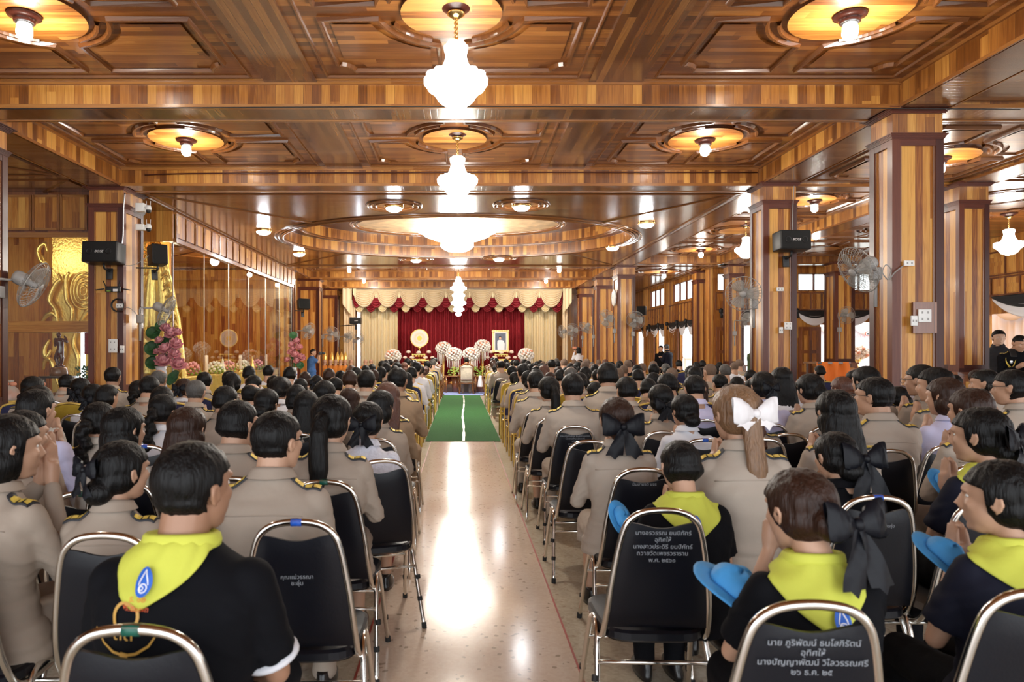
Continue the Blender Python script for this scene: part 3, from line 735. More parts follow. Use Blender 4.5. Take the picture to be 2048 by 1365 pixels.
# white drapery backdrops outside
def drape_wall(axis, c, a0, a1, z0, z1, name, label, m='drape_white', amp=.04, pitch=.11, parent=None, n=None):
    n = n or int((a1-a0)/pitch*8); b = MB(); rows = []
    for i in range(5):
        z = z0+(z1-z0)*i/4; row = []
        for j in range(n+1):
            a = a0+(a1-a0)*j/n; ph = 2*PI*(a/pitch+.3*math.sin(a*3.1)); y = c+amp*math.sin(ph)*(1-.25*i/4)+amp*.5*math.sin(ph*.37+i*.2)
            row.append((a, y, z) if axis == 'x' else (y, a, z))
        rows.append(row)
    b.grid(rows); o = b.build(name, m, parent, True); solid(o, .006)
    if not parent: setp(o, label, 'curtain')
    return o
bd = thing('white_backdrop', 'white draped backdrop with two small emblems beyond the right doorway', 'backdrop', (0, 0, 0))
drape_wall('x', 24.4, 12.6, 16.4, 0, 2.6, 'drape', '', amp=.02, pitch=.2, parent=bd)
b = MB(); rows = []
for i in range(6):
    row = []
    for j in range(41):
        u = j/40*3 % 1; x = 12.6+3.8*j/40; dip = 4*u*(1-u); row.append((x, 24.3-.03*math.sin(i*2.5), 2.62-(.08+.45*dip)*i/5))
    rows.append(row)
b.grid(rows); solid(b.build('drape_swag', 'drape_white', bd, True), .006)
e = MB(); c = P(1735, 668, 24.2); i0 = len(e.v); e.lathe([(0, 0), (.085, 0), (.085, .01), (0, .01)], n=24); e.xf(i0, Matrix.Translation(c) @ Matrix.Rotation(PI/2, 4, 'X')); 
e.build('round_emblem', 'emblem_red', bd)
e = MB(); i0 = len(e.v); e.lathe([(0, 0), (.065, 0), (.065, .01), (0, .01)], n=24); e.xf(i0, Matrix.Translation(c+Vector((0, -.012, 0))) @ Matrix.Rotation(PI/2, 4, 'X')); e.build('emblem_field', 'drape_white', bd)
e = MB(); e.poly([(c.x-.05, c.y-.03, c.z-.02), (c.x+.05, c.y-.03, c.z-.02), (c.x, c.y-.03, c.z+.04)]); e.poly([(c.x-.05, c.y-.03, c.z-.03), (c.x-.02, c.y-.03, c.z-.05), (c.x+.02, c.y-.03, c.z-.05), (c.x+.05, c.y-.03, c.z-.03)]); e.build('emblem_hill', 'board_dark', bd)
e = MB(); c2 = P(1749, 666, 24.2); e.lathe([(.05, -.09), (.06, -.05), (.03, -.02), (.035, .03), (.01, .06), (.0, .1)], (c2.x, c2.y, c2.z), 12, sy=.2); e.build('spire_emblem', 'board_gold', bd, True)
mat('pink_text', (.8, .45, .5), .8)
for k, (t, zz, xx) in enumerate((('พระราชพิธีบำเพ็ญพระราชกุศล', 1.99, 14.55), ('น้อมถวายเป็นพระราชกุศล', 1.80, 14.45), ('พระพันปีหลวง', 1.66, 14.8))):
    me = text_mesh(t, .17); o = link('lettering', me, 'pink_text', bd); o.location = (xx, 24.33, zz); o.rotation_euler = (PI/2, 0, 0)
drape_wall('y', 15.2, 11, 19.5, 0, 2.9, 'white_curtain', 'white draped curtain lit from behind beyond the wide right doorway', amp=.05, pitch=.25)
b = MB(); rows = []
for i in range(6):
    row = []
    for j in range(61):
        u = j/60*5 % 1; y = 11+8.5*j/60; dip = 4*u*(1-u); row.append((15.08-.03*math.sin(i*2.5), y, 2.9-(.1+.45*dip)*i/5))
    rows.append(row)
b.grid(rows); o = b.build('curtain_swag', 'drape_white', None, True); solid(o, .006); setp(o, 'white scalloped pelmet along the top of the white curtain', 'curtain')
# distant outside hints beyond far doors
for (x, y, s_, m_, lab) in ((10.6, 27.6, (1.6, .3, .9), 'paper', 'pale low roof sign seen through the second far doorway'), (10.8, 30.5, (1.5, .3, 1.2), 'paper', 'pale structure seen through the farthest side doorway')):
    b = MB(); b.box(-s_[0]/2, s_[0]/2, -s_[1]/2, s_[1]/2, 0, s_[2], 'x'); b.box(-s_[0]/2-.1, s_[0]/2+.1, -.25, .25, s_[2], s_[2]+.08); o = b.build('outdoor_kiosk', m_); o.location = (x, y, 0); setp(o, lab, 'kiosk')
b = MB(); b.box(8.2, 40, 22.2, 60, -.2, -.1); struct('ground', b, 'paper', 'bright paved ground outside the far doors', 'ground')
# ================================================================== LAMPS
def chandelier(px, py, d, label, s=1.0, energy=110, zc=ZC):
    loc = P(px, py, d); root = thing('chandelier', label, 'chandelier', (loc.x, loc.y, zc), 0, 'crystal chandeliers hanging over the hall')
    c = MB(); c.lathe([(.15, 0), (.155, -.02), (.12, -.035), (.07, -.06), (.06, -.075), (.0, -.08)], n=28); c.build('ceiling_rose', 'dark_teak', root, True)
    c = MB(); c.lathe([(.075, -.075), (.075, -.085), (.03, -.115), (.0, -.12)], n=24)
    for k in range(12):
        z = -.12-k*.02; i0 = len(c.v)
        c.tube([(.017*math.cos(a), 0, .016*math.sin(a)) for a in [2*PI*q/8 for q in range(8)]], .005, 5, closed=True)
        c.xf(i0, Matrix.Translation((0, 0, z)) @ Matrix.Rotation(k*PI/2+.4, 4, 'Z'))
    c.build('chain', 'brass', root, True)
    z0 = -.34
    b = MB()   # crown with scallops
    b.lathe([(.055, 0), (.075, .01), (.095, -.01), (.092, -.055), (.085, -.08)], (0, 0, z0), 48, .10, 8); b.build('crystal_crown', 'crystal_clear', root)
    b = MB(); n = 24     # bead strands from crown to basket
    prof = [(.078, -.07), (.082, -.12), (.098, -.17), (.125, -.225), (.165, -.275), (.20, -.30)]
    for k in range(n):
        a = 2*PI*k/n
        b.tube([(r*math.cos(a), r*math.sin(a), z0+z) for r, z in prof], .011, 5)
    b.build('bead_strands', 'crystal', root, True)
    b = MB(); b.lathe([(.20, -.275), (.245, -.265), (.262, -.29), (.258, -.345), (.235, -.375), (.205, -.395)], (0, 0, z0), 72, .05, 14)
    b.build('crystal_basket', 'crystal', root)
    b = MB(); b.lathe([(.205, -.39), (.175, -.43), (.165, -.44), (.155, -.465), (.12, -.50), (.07, -.525), (0, -.535)], (0, 0, z0), 72, .04, 18); b.build('crystal_bowl', 'crystal', root)
    root.scale = (s, s, s)
    point('chandelier_glow', (0, 0, -.95), energy, parent=root, r=.12)
    return root
chandelier(912, 10, 5.82, 'nearest and largest crystal chandelier above the aisle', 1.0, 55)
chandelier(915, 264, 9.2, 'second crystal chandelier hanging behind the first one', 1.0, 55)
chandelier(1492, 455, 15.6, 'glowing chandelier in the right side aisle, left of the thick column', .9, 40, 4.42)
chandelier(2018, 449, 14.3, 'chandelier at the right edge beyond the outer column', 1.0, 40, 4.40)
def big_chandelier():
    root = thing('chandelier', 'huge wide crystal chandelier glowing in the oval ceiling', 'chandelier', (EXC-.02, 16.35, 4.55), 0, 'crystal chandeliers hanging over the hall')
    b = MB(); b.lathe([(.5, 0), (.5, -.04), (.2, -.06)], n=32); b.build('ceiling_plate', 'brass', root, True)
    b = MB(); b.lathe([(.80, -.06), (.93, -.06), (.94, -.17), (.86, -.20), (.80, -.22)], n=96, scallop=.02, lobes=32); b.build('crystal_tier', 'crystal_big', root)
    b = MB(); b.lathe([(.78, -.20), (.78, -.27), (.66, -.31), (.60, -.32)], n=96, scallop=.02, lobes=28); b.build('crystal_tier', 'crystal_big', root)
    b = MB(); b.lathe([(.58, -.31), (.56, -.36), (.40, -.40)], n=96, scallop=.02, lobes=24); b.build('crystal_tier', 'crystal_big', root)
    b = MB(); b.lathe([(.38, -.39), (.39, -.52), (.34, -.58), (.22, -.64), (0, -.67)], n=96, scallop=.02, lobes=24); b.build('crystal_bowl', 'crystal_big', root)
    point('chandelier_glow', (0, 0, -.95), 260, parent=root, r=.4)
big_chandelier()
def tier_chandelier():
    p = P(917, 552, 23.3); root = thing('chandelier', 'tall tiered crystal chandelier in front of the stage valance', 'chandelier', (p.x, p.y, ZC), 0, 'crystal chandeliers hanging over the hall')
    b = MB(); b.lathe([(.12, 0), (.12, -.03), (.03, -.08), (.012, -.1), (.012, -.42)], n=16); b.build('ceiling_rose', 'brass', root, True)
    z = -.42
    for i, (r, h) in enumerate(((.12, .2), (.27, .28), (.21, .26), (.25, .28), (.19, .22), (.10, .16))):
        b = MB(); b.lathe([(r*.45, z+.02), (r*.62, z), (r*.7, z-h*.4), (r, z-h*.55), (r*.98, z-h*.8), (r*.6, z-h), (0, z-h-.02)], n=48, scallop=.05, lobes=12); b.build('crystal_tier', 'crystal', root); z -= h*.93
    point('chandelier_glow', (0, 0, -1.9), 190, parent=root, r=.2)
tier_chandelier()
bulb_proto = None
def bulb_light(x, y, z, label, energy=22):
    root = thing('ceiling_light', label, 'lamp', (x, y, z), 0, 'single globe ceiling lights')
    b = MB(); b.lathe([(.13, 0), (.135, -.02), (.10, -.03), (.085, -.05), (.085, -.07), (0, -.07)], n=28); b.build('base', 'dark_teak', root, True)
    b = MB(); b.lathe([(.07, -.06), (.075, -.075), (.06, -.09), (0, -.09)], n=24); b.build('socket_ring', 'steel_grey', root, True)
    b = MB(); b.lathe([(.045, -.085), (.062, -.11), (.064, -.17), (.052, -.205), (.02, -.225), (0, -.228)], n=20); b.build('bulb', 'bulb', root, True)
    point('bulb_glow', (0, 0, -.30), energy, parent=root, r=.08)
def downlight(x, y, z, label, ring):
    root = thing('ceiling_light', label, 'lamp', (x, y, z), 0, 'domed white lights around the oval ceiling')
    b = MB(); b.lathe([(.17, 0), (.18, -.03), (.16, -.045), (.14, -.045)], n=32); b.build('rim', 'brass', root, True)
    b = MB(); b.lathe([(.155, -.04), (.14, -.075), (.09, -.105), (0, -.12)], n=32); b.build('diffuser', 'lamp_white', root, True)
    if ring:
        b = MB()
        for r in (.34, .44, .5): b.tube([(r*math.cos(a), r*math.sin(a), -.008) for a in [2*PI*k/48 for k in range(48)]], .022, 6, closed=True)
        b.build('ring_moulding', 'mould_wood', root, True)
    point('lamp_glow', (0, 0, -.25), 10, (.93, .96, 1), .12, root)
bl = [(3, 'left ceiling'), (3, '')]
for (x, y, xi) in coff:
    if xi == 1: continue
    side = 'left' if xi == 0 else 'right'
    row = 'first' if y < 7 else 'second' if y < 11 else 'third' if y < 25 else 'fourth'
    bulb_light(x, y, ZC-.035, 'bright globe light on a round medallion, %s ceiling bay on the %s' % (row, side), 26 if y < 12 else 34 if y < 25 else 85)
for (px, py, d, zc, lab) in ((1889, 300, 9.46, 4.185, 'globe light glimpsed between the thick column and the outer column'), (1629, 382, 13.0, 4.385, 'globe light on a medallion just right of the speaker column'), (1402, 485, 19.3, 4.385, 'globe light left of the hanging chandelier in the right aisle'), (1632, 488, 16.2, 4.385, 'globe light between the speaker column and the large fan'), (1328, 545, 22.9, 4.185, 'globe light on a diamond-framed medallion at the far right')):
    x = (px-CX)*d/F if px != 1889 else 6.65
    bulb_light(x, d, zc, lab, 20)
for i, (px, py, rg) in enumerate(((788, 412, 1), (1043, 410, 1), (527, 460, 0), (598, 505, 0), (1293, 445, 0), (1225, 493, 0), (832, 518, 1), (998, 516, 1))):
    d = F*(ZS-HC)/(CY-py)
    downlight((px-CX)*d/F, d, ZS, ['domed light with ring moulding, near side left of the oval', 'domed light with ring moulding, near side right of the oval', 'plain domed light on the left flank of the oval, nearer', 'plain domed light on the left flank of the oval, farther', 'plain domed light on the right flank of the oval, nearer', 'plain domed light on the right flank of the oval, farther', 'domed light with ring moulding, stage side left of the oval', 'domed light with ring moulding, stage side right of the oval'][i], rg)
# added warm fill lights without fixtures, brightening the shrine enclosure
point('shrine_fill', (-6.3, 14.6, 3.7), 110, (1, .85, .6), .3); point('shrine_fill', (-6.6, 19.0, 3.8), 110, (1, .85, .6), .3)
point('display_fill', (-8.9, 12.3, 3.6), 20, (1, .88, .65), .3)  # unseen fill light added to brighten the display behind the glass
# ================================================================== CHAIRS
def smooth_path(pts, n=4, closed=False):
    """catmull-rom"""
    pts = [Vector(p) for p in pts]; out = []; m = len(pts)
    for i in range(m if closed else m-1):
        p0, p1, p2, p3 = (pts[(i-1) % m] if closed or i > 0 else pts[0]), pts[i], pts[(i+1) % m], (pts[(i+2) % m] if closed or i+2 < m else pts[-1])
        for k in range(n):
            t = k/n; out.append(.5*((2*p1)+(-p0+p2)*t+(2*p0-5*p1+4*p2-p3)*t*t+(-p0+3*p1-3*p2+p3)*t**3))
    if not closed: out.append(pts[-1])
    return out
BL = [(.40, -.15), (.50, -.19), (.62, -.215), (.74, -.235), (.84, -.252), (.90, -.262), (.917, -.264)]
def back_y(z):
    for (z0, y0), (z1, y1) in zip(BL, BL[1:]):
        if z <= z1: return y0+(y1-y0)*(z-z0)/(z1-z0)
    return BL[-1][1]
def back_hw(z):
    T = [(.40, .197), (.55, .187), (.70, .168), (.82, .146), (.87, .128), (.90, .095), (.913, .05), (.917, 0)]
    for (z0, w0), (z1, w1) in zip(T, T[1:]):
        if z <= z1: return w0+(w1-w0)*(z-z0)/(z1-z0)
    return 0
def pad_mesh(z0, z1, dip, th=.032, inset=.006, hump=0):
    """upholstered back panel following the lean of the frame"""
    b = MB(); nz, nx = 14, 14
    def P2(i, j, side):
        u = -1+2*j/nx; v = i/nz
        zt = z1-dip*math.cos(u*PI*1.0)*.5-dip*.5+hump*(1-u*u)
        z = z0+(zt-z0)*v; w = back_hw(min(z, .86))-inset
        e = (1-abs(u)**6)*(1-abs(2*v-1)**8)
        return (u*w, back_y(z)+side*th*.5*(.35+.65*e), z)
    for side in (-1, 1):
        b.grid([[P2(i, j, side) for j in range(nx+1)] for i in range(nz+1)], flip=side > 0)
    # rim
    per = [(0, j) for j in range(nx+1)]+[(i, nx) for i in range(1, nz+1)]+[(nz, j) for j in range(nx-1, -1, -1)]+[(i, 0) for i in range(nz-1, 0, -1)]
    for (a, c), (d, e) in zip(per, per[1:]+per[:1]):
        b.poly([P2(a, c, -1), P2(a, c, 1), P2(d, e, 1), P2(d, e, -1)])
    return b
def seat_mesh(w=.205, d=.21, z=.445, th=.05):
    b = MB(); n = 28
    for zz0, zz1, s0, s1 in ((z-th, z-th+.012, .93, 1), (z-th+.012, z-.012, 1, 1), (z-.012, z-.003, 1, .95), (z-.003, z+.004, .95, .7), (z+.004, z+.006, .7, .01)):
        for k in range(n):
            def pt(k, s, zz):
                a = 2*PI*k/n; c, s_ = math.cos(a), math.sin(a)
                x = w*s*math.copysign(abs(c)**.45, c); y = d*s*math.copysign(abs(s_)**.45, s_)+.02
                return (x*(1+.06*y/d), y, zz)
            b.poly([pt(k, s0, zz0), pt(k+1, s0, zz0), pt(k+1, s1, zz1), pt(k, s1, zz1)])
    b.poly([(( .93*w*math.copysign(abs(math.cos(2*PI*k/n))**.45, math.cos(2*PI*k/n))), .93*d*math.copysign(abs(math.sin(2*PI*k/n))**.45, math.sin(2*PI*k/n))+.02, z-th) for k in range(n)][::-1])
    return b
def make_chair(name, frame, pad, lab, detail=True, kind='black'):
    root = thing(name, lab, 'chair')
    b = MB()
    half = [(.197, .14, .395), (.198, .02, .385), (.198, -.08, .385), (.196, -.145, .42), (.189, back_y(.52), .52), (.180, back_y(.62), .62), (.165, back_y(.72), .72), (.146, back_y(.82), .82), (.125, back_y(.873), .873), (.085, back_y(.903), .905), (.03, back_y(.917), .917)]
    path = half+[(-x, y, z) for x, y, z in half[::-1]]
    b.tube(smooth_path(path, 4), .0125, 8)
    b.build('back_frame', frame, root, True)
    for sx in (-1, 1):
        b = MB()
        lp = [(.235, -.262, .01), (.222, -.165, .20), (.210, -.085, .37), (.206, -.045, .412), (.205, .0, .425), (.206, .045, .412), (.210, .085, .37), (.222, .15, .20), (.235, .215, .01)]
        b.tube(smooth_path([(sx*x, y, z) for x, y, z in lp], 4 if detail else 2), .0115, 8 if detail else 6)
        o = b.build('leg_frame', frame, root, True)
        if detail:
            for y in (-.262, .215):
                f = MB(); f.tube([(sx*.2355, y, 0), (sx*.234, y*.985, .03)], .0145, 8); f.build('rubber_foot', 'rubber', o)
            f = MB()
            for y, z in ((-.197, .13), (.178, .13), (-.15, .235)): f.tube([(sx*.228, y-.002, z), (sx*.226, y+.002, z+.022)], .0142, 8)
            f.build('stacking_bumper', 'rubber', o)
    b = MB(); b.tube([(-.215, -.13, .30), (.215, -.13, .30)], .009, 6); b.tube([(-.215, .11, .30), (.215, .11, .30)], .009, 6); b.build('stretcher', frame, root, True)
    seat_mesh().build('seat', pad, root, True)
    pm = pad_mesh(.455, .872, .022) if kind == 'black' else pad_mesh(.455, .93, .0, hump=.0)
    pm.build('backrest', pad, root, True)
    return root
def banquet_gold(pad, lab):
    """square stacking banquet chair, gold frame, full back pad with crown top"""
    root = thing('banquet_chair', lab, 'chair')
    for sx in (-1, 1):
        b = MB(); b.tube(smooth_path([(sx*.2, -.27, .01), (sx*.2, -.2, .30), (sx*.2, -.19, .46), (sx*.195, -.235, .74), (sx*.185, -.255, .88), (sx*.15, -.262, .935)], 3), .0125, 6); b.build('leg', 'gold_paint', root, True)
        b = MB(); b.tube([(sx*.2, .22, .01), (sx*.2, .17, .40), (sx*.2, -.19, .41)], .0125, 6); b.build('leg', 'gold_paint', root, True)
    b = MB(); b.tube(smooth_path([(-.15, -.262, .935), (-.08, -.265, .955), (0, -.265, .965), (.08, -.265, .955), (.15, -.262, .935)], 3), .0125, 6); b.tube([(-.2, .1, .25), (.2, .1, .25)], .01, 6); b.tube([(-.2, -.19, .43), (.2, -.19, .43)], .01, 6); b.build('back_frame', 'gold_paint', root, True)
    seat_mesh(.2, .2, .46, .06).build('seat', pad, root, True)
    b = MB(); n = 10
    for side in (-1, 1):
        rows = []
        for i in range(n+1):
            v = i/n; row = []
            for j in range(n+1):
                u = -1+2*j/n; zt = .95-.045*abs(u)**2.2; z = .50+(zt-.50)*v; yy = -.195-.07*((z-.46)/.48)
                row.append((u*(.192-.012*v), yy+side*.02*(1-abs(u)**6)*(1-abs(2*v-1)**8)+side*.006, z))
            rows.append(row)
        b.grid(rows, flip=side > 0)
    b.build('backrest', pad, root, True)
    return root
def simple_mesh_of(root):
    """one joined mesh for chairs that are only a few pixels high"""
    bm = bmesh.new(); mats = []
    def rec(o, MX):
        mx = MX @ o.matrix_basis
        if o.type == 'MESH':
            k = len(mats); mats.append(o.data.materials[0]); me = o.data.copy(); me.transform(mx); n0 = len(bm.faces); bm.from_mesh(me); bm.faces.ensure_lookup_table()
            for f in bm.faces[n0:]: f.material_index = k
            bpy.data.meshes.remove(me)
        for c in o.children: rec(c, mx)
    rec(root, Matrix.Identity(4))
    me = bpy.data.meshes.new('chair'); bm.to_mesh(me); bm.free()
    for m in mats: me.materials.append(m)
    for p in me.polygons: p.use_smooth = True
    return me
def kill(root):
    for c in list(root.children): kill(c)
    bpy.data.objects.remove(root)
CH_BLACK = make_chair('banquet_chair', 'chrome', 'vinyl_black', 'x'); CH_BLACK_FAR = make_chair('banquet_chair', 'chrome', 'vinyl_black', 'x', False)
CH_GY = banquet_gold('fabric_yellow', 'x'); CH_GN = banquet_gold('fabric_navy', 'x')
far_meshes = {k: simple_mesh_of(o) for k, o in (('black', CH_BLACK_FAR), ('yellow', CH_GY), ('navy', CH_GN))}
def place_tree(proto, x, y, rz, label, group=None, s=1):
    o = copy_tree(proto); o.location = (x, y, 0); o.rotation_euler = (0, 0, rz); o.scale = (s, s, s); setp(o, label, 'chair', group); return o
def add_chair_text(root, lines, z=.78, size=.026):
    size *= .86
    me = text_mesh('\n'.join(lines), size)
    for v in me.vertices:
        zz = z+v.co.y*.98; v.co = Vector((v.co.x, back_y(zz)-.020, zz))
    link('backrest_lettering', me, 'text_white', root)
def add_tape(root, m):
    b = MB(); b.tube([(-.018, back_y(.917), .9168), (0, back_y(.917), .9175), (.018, back_y(.917), .9168)], .0138, 8); b.build('colour_tape', m, root, True)

# ================================================================== PEOPLE
HEADC = Vector((0, .012, 1.200)); NECK = Vector((0, -.01, 1.09))
def head_mat(turn, nod):
    return Matrix.Translation(NECK) @ Matrix.Rotation(math.radians(turn), 4, 'Z') @ Matrix.Rotation(math.radians(-nod), 4, 'X') @ Matrix.Scale(1.07, 4) @ Matrix.Translation(-NECK)
def limb(b, pts, rad, n=12):
    for (p, q), (r, s_) in zip(zip(pts, pts[1:]), zip(rad, rad[1:])): b.tube([p, q], [r, s_], n)
    for p, r in zip(pts, rad): b.ball(p, r, n, 8)
MALE = dict(sh=.172, tor=[(.44, -.02, .185, .15), (.52, -.025, .18, .145), (.62, -.04, .165, .125), (.72, -.045, .165, .12), (.82, -.045, .182, .125), (.90, -.04, .198, .125), (.96, -.032, .19, .112), (1.0, -.025, .158, .092), (1.035, -.02, .105, .075), (1.065, -.015, .066, .064), (1.09, -.012, .058, .06)])
FEM = dict(sh=.150, tor=[(.44, -.02, .19, .155), (.52, -.03, .185, .15), (.62, -.04, .15, .12), (.70, -.045, .142, .112), (.80, -.045, .158, .125), (.88, -.04, .172, .125), (.945, -.032, .168, .105), (.985, -.026, .14, .088), (1.02, -.02, .09, .068), (1.055, -.015, .056, .056), (1.08, -.012, .05, .052)])
def arm_pts(sex, pose, sx):
    sh = (MALE if sex == 'm' else FEM)['sh']
    S0 = Vector((sx*sh, -.03, .955))
    if pose == 'wai': E = Vector((sx*(sh+.07), .04, .72)); Wr = Vector((sx*.03, .23, .90)); 
    elif pose == 'high': E = Vector((sx*(sh+.055), .08, .73)); Wr = Vector((sx*.028, .20, 1.03))
    elif pose == 'photo': E = Vector((sx*(sh+.03), .16, .85)); Wr = Vector((sx*.06, .23, 1.12))
    elif pose == 'phone': E = Vector((sx*(sh+.03), .02, .72)); Wr = Vector((sx*.07, .23, .82))
    elif pose == 'down': E = Vector((sx*(sh+.05), -.05, .68)); Wr = Vector((sx*(sh+.06), .04, .44))
    else: E = Vector((sx*(sh+.062), .03, .70)); Wr = Vector((sx*.09, .24, .60))
    return S0, E, Wr
def hand(b, Wr, pose, sx):
    """palm, four fingers with knuckle bends, and a thumb from the side of the palm"""
    if pose in ('wai', 'high'):
        up = Vector((-sx*.12, .10, 1)).normalized(); side = Vector((0, 1, -.1)).normalized(); inn = Vector((-sx, 0, 0)); curl = 0
    elif pose in ('photo', 'phone'):
        up = Vector((-sx*.5, .8, .35)).normalized(); side = Vector((0, -.3, 1)).normalized(); inn = Vector((-sx, .1, 0)).normalized(); curl = .5
    elif pose == 'down':
        up = Vector((0, .15, -1)).normalized(); side = Vector((0, 1, 0)); inn = Vector((-sx, 0, 0)); curl = .35
    else:
        up = Vector((-sx*.35, .95, -.12)).normalized(); side = Vector((-sx*.9, -.3, 0)).normalized(); inn = Vector((0, 0, -1)); curl = .3
    base = Wr+up*.03
    b.tube([Wr, base, Wr+up*.085], [.026, .030, .029], 10)
    for k, (o, L) in enumerate(((.024, .070), (.008, .080), (-.008, .074), (-.023, .058))):
        r0 = Wr+up*.085+side*o; k1 = r0+up*L*.45; k2 = k1+(up*(1-curl*.6)+inn*curl*.8).normalized()*L*.32; k3 = k2+(up*(1-curl)+inn*curl*1.2).normalized()*L*.27
        b.tube([r0-up*.02, r0, k1, k2, k3], [.0095, .0098, .0088, .0082, .0065], 8)
    t0 = Wr+up*.028+side*.022; b.tube([t0, t0+(side*.6+up*.6+inn*.25)*.035, t0+(side*.5+up*1.1+inn*.4)*.055], [.012, .0105, .008], 8)
def legs_pts(sx, sex, stand=False):
    w = .088 if sex == 'm' else .082
    if stand: return [Vector((sx*w, -.02, .47)), Vector((sx*(w+.01), -.01, .03)), Vector((sx*(w+.015), -.03, -.36))]
    kx = .135 if sex == 'm' else .085
    return [Vector((sx*w, 0, .525)), Vector((sx*kx, .43, .505)), Vector((sx*(kx-.005), .40, .085))]
def body_mesh(sex, pose, turn, nod, vox, stand=False, fat=1.0, pale=0):
    b = MB(); D = MALE if sex == 'm' else FEM
    b.loft([((0, cy, z), (rx-.022)*fat, (ry-.022)*fat) if z < 1.03 else ((0, cy, z), rx-.008, ry-.008) for z, cy, rx, ry in D['tor']], 24)
    for sx in (-1, 1):
        S0, E, Wr = arm_pts(sex, pose, sx)
        limb(b, [S0, E, Wr], [.047, .036, .024] if sex == 'm' else [.042, .032, .021]); hand(b, Wr, pose, sx)
        L3 = legs_pts(sx, sex, stand); limb(b, L3, [.075, .052, .034])
        A = L3[2]; fz = A.z-.045
        b.tube([A+Vector((0, -.03, -.045)), A+Vector((0, .06, -.055)), A+Vector((sx*.008, .14, -.06))], [.032, .032, .022], 10)
    i0 = len(b.v)
    nr = .060 if sex == 'm' else .050
    b.tube([(0, -.02, 1.0), (0, -.012, 1.08), (0, .0, 1.16)], [nr+.012, nr, nr], 16)
    h = HEADC
    b.ball(h+Vector((0, -.004, .012)), (.076, .092, .088), 24, 18)
    b.ball(h+Vector((0, .030, -.040)), (.064, .066, .080), 24, 16)
    b.ball(h+Vector((0, .045, -.090)), (.044, .046, .030), 16, 10)      # jaw
    b.ball(h+Vector((0, .082, .022)), (.050, .014, .014), 12, 8)         # brow
    b.tube([h+Vector((0, .088, .008)), h+Vector((0, .104, -.022)), h+Vector((0, .112, -.034))], [.009, .012, .014], 10)
    for sx in (-1, 1):
        b.ball(h+Vector((sx*.011, .100, -.038)), (.009, .010, .008), 8, 6)
        b.ball(h+Vector((sx*.036, .066, -.025)), (.022, .022, .02), 10, 8)
        # ear: rim and lobe
        e = h+Vector((sx*.078, -.002, -.012))
        b.tube([e+Vector((0, .012, -.022)), e+Vector((sx*.006, .006, -.005)), e+Vector((sx*.010, -.006, .018)), e+Vector((sx*.014, -.018, .016)), e+Vector((sx*.013, -.020, -.004)), e+Vector((sx*.005, -.008, -.026)), e+Vector((0, .004, -.034))], [.006, .006, .006, .0065, .0065, .0065, .006], 8)
        b.ball(e, (.006, .016, .024), 8, 8)
    b.ball(h+Vector((0, .094, -.062)), (.022, .010, .006), 10, 6); b.ball(h+Vector((0, .092, -.073)), (.018, .010, .006), 10, 6)
    b.ball(h+Vector((0, .083, -.098)), (.018, .014, .014), 10, 8)
    b.xf(i0, head_mat(turn, nod))
    return remesh(b, vox, 2, 'body')
def hair_prims(style):
    b = MB()
    if style in ('short', 'shortw', 'balding', 'stubble'):
        g = -.006 if style == 'stubble' else 0
        b.ball((0, -.010, .016), (.087+g, .103+g, .094+g), 28, 20)
        b.ball((0, -.034, -.040), (.074+g, .066+g, .058+g*.5), 24, 16)
        if style == 'shortw': b.ball((0, -.026, -.03), (.092, .085, .075), 24, 16)
    else:
        b.ball((0, -.012, .014), (.093, .108, .098), 28, 20)
        b.ball((0, -.034, -.036), (.088, .075, .066), 24, 16)
    if style == 'bob':
        b.ball((0, -.028, -.055), (.098, .088, .085), 24, 16); b.ball((0, -.04, -.10), (.085, .070, .045), 24, 12)
    if style == 'long':
        b.ball((0, -.028, -.055), (.100, .088, .095), 24, 16)
        b.loft([((0, -.095, -.345), .060, .022), ((0, -.095, -.32), .092, .034), ((0, -.088, -.24), .105, .042), ((0, -.065, -.15), .105, .052), ((0, -.04, -.06), .098, .07)], 24)
    if style == 'longthin':
        b.loft([((.01, -.115, -.52), .006, .005), ((.012, -.12, -.42), .020, .012), ((0, -.125, -.32), .032, .018), ((0, -.125, -.22), .045, .024), ((0, -.11, -.10), .042, .028), ((0, -.10, -.02), .040, .04)], 20)
    if style == 'pony':
        b.tube(smooth_path([(0, -.09, .0), (0, -.125, -.01), (0, -.145, -.07), (0, -.145, -.16), (.004, -.14, -.26), (0, -.135, -.33), (0, -.13, -.40)], 3), [.030]*3+[.034]*3+[.042]*3+[.045]*3+[.040]*3+[.028]*3+[.008], 14)
    if style == 'ponycurl':
        for k in range(9): b.ball((.016*math.sin(k*2.1), -.13+.012*math.cos(k*1.7), -.03-.033*k), (.042, .036, .030), 12, 8)
    if style == 'bun':
        b.ball((0, -.108, -.045), (.056, .045, .052), 18, 14); b.ball((0, -.09, -.03), (.05, .05, .06), 14, 10)
    if style == 'lowbun':
        b.ball((0, -.092, -.085), (.060, .050, .050), 18, 14)
    return b
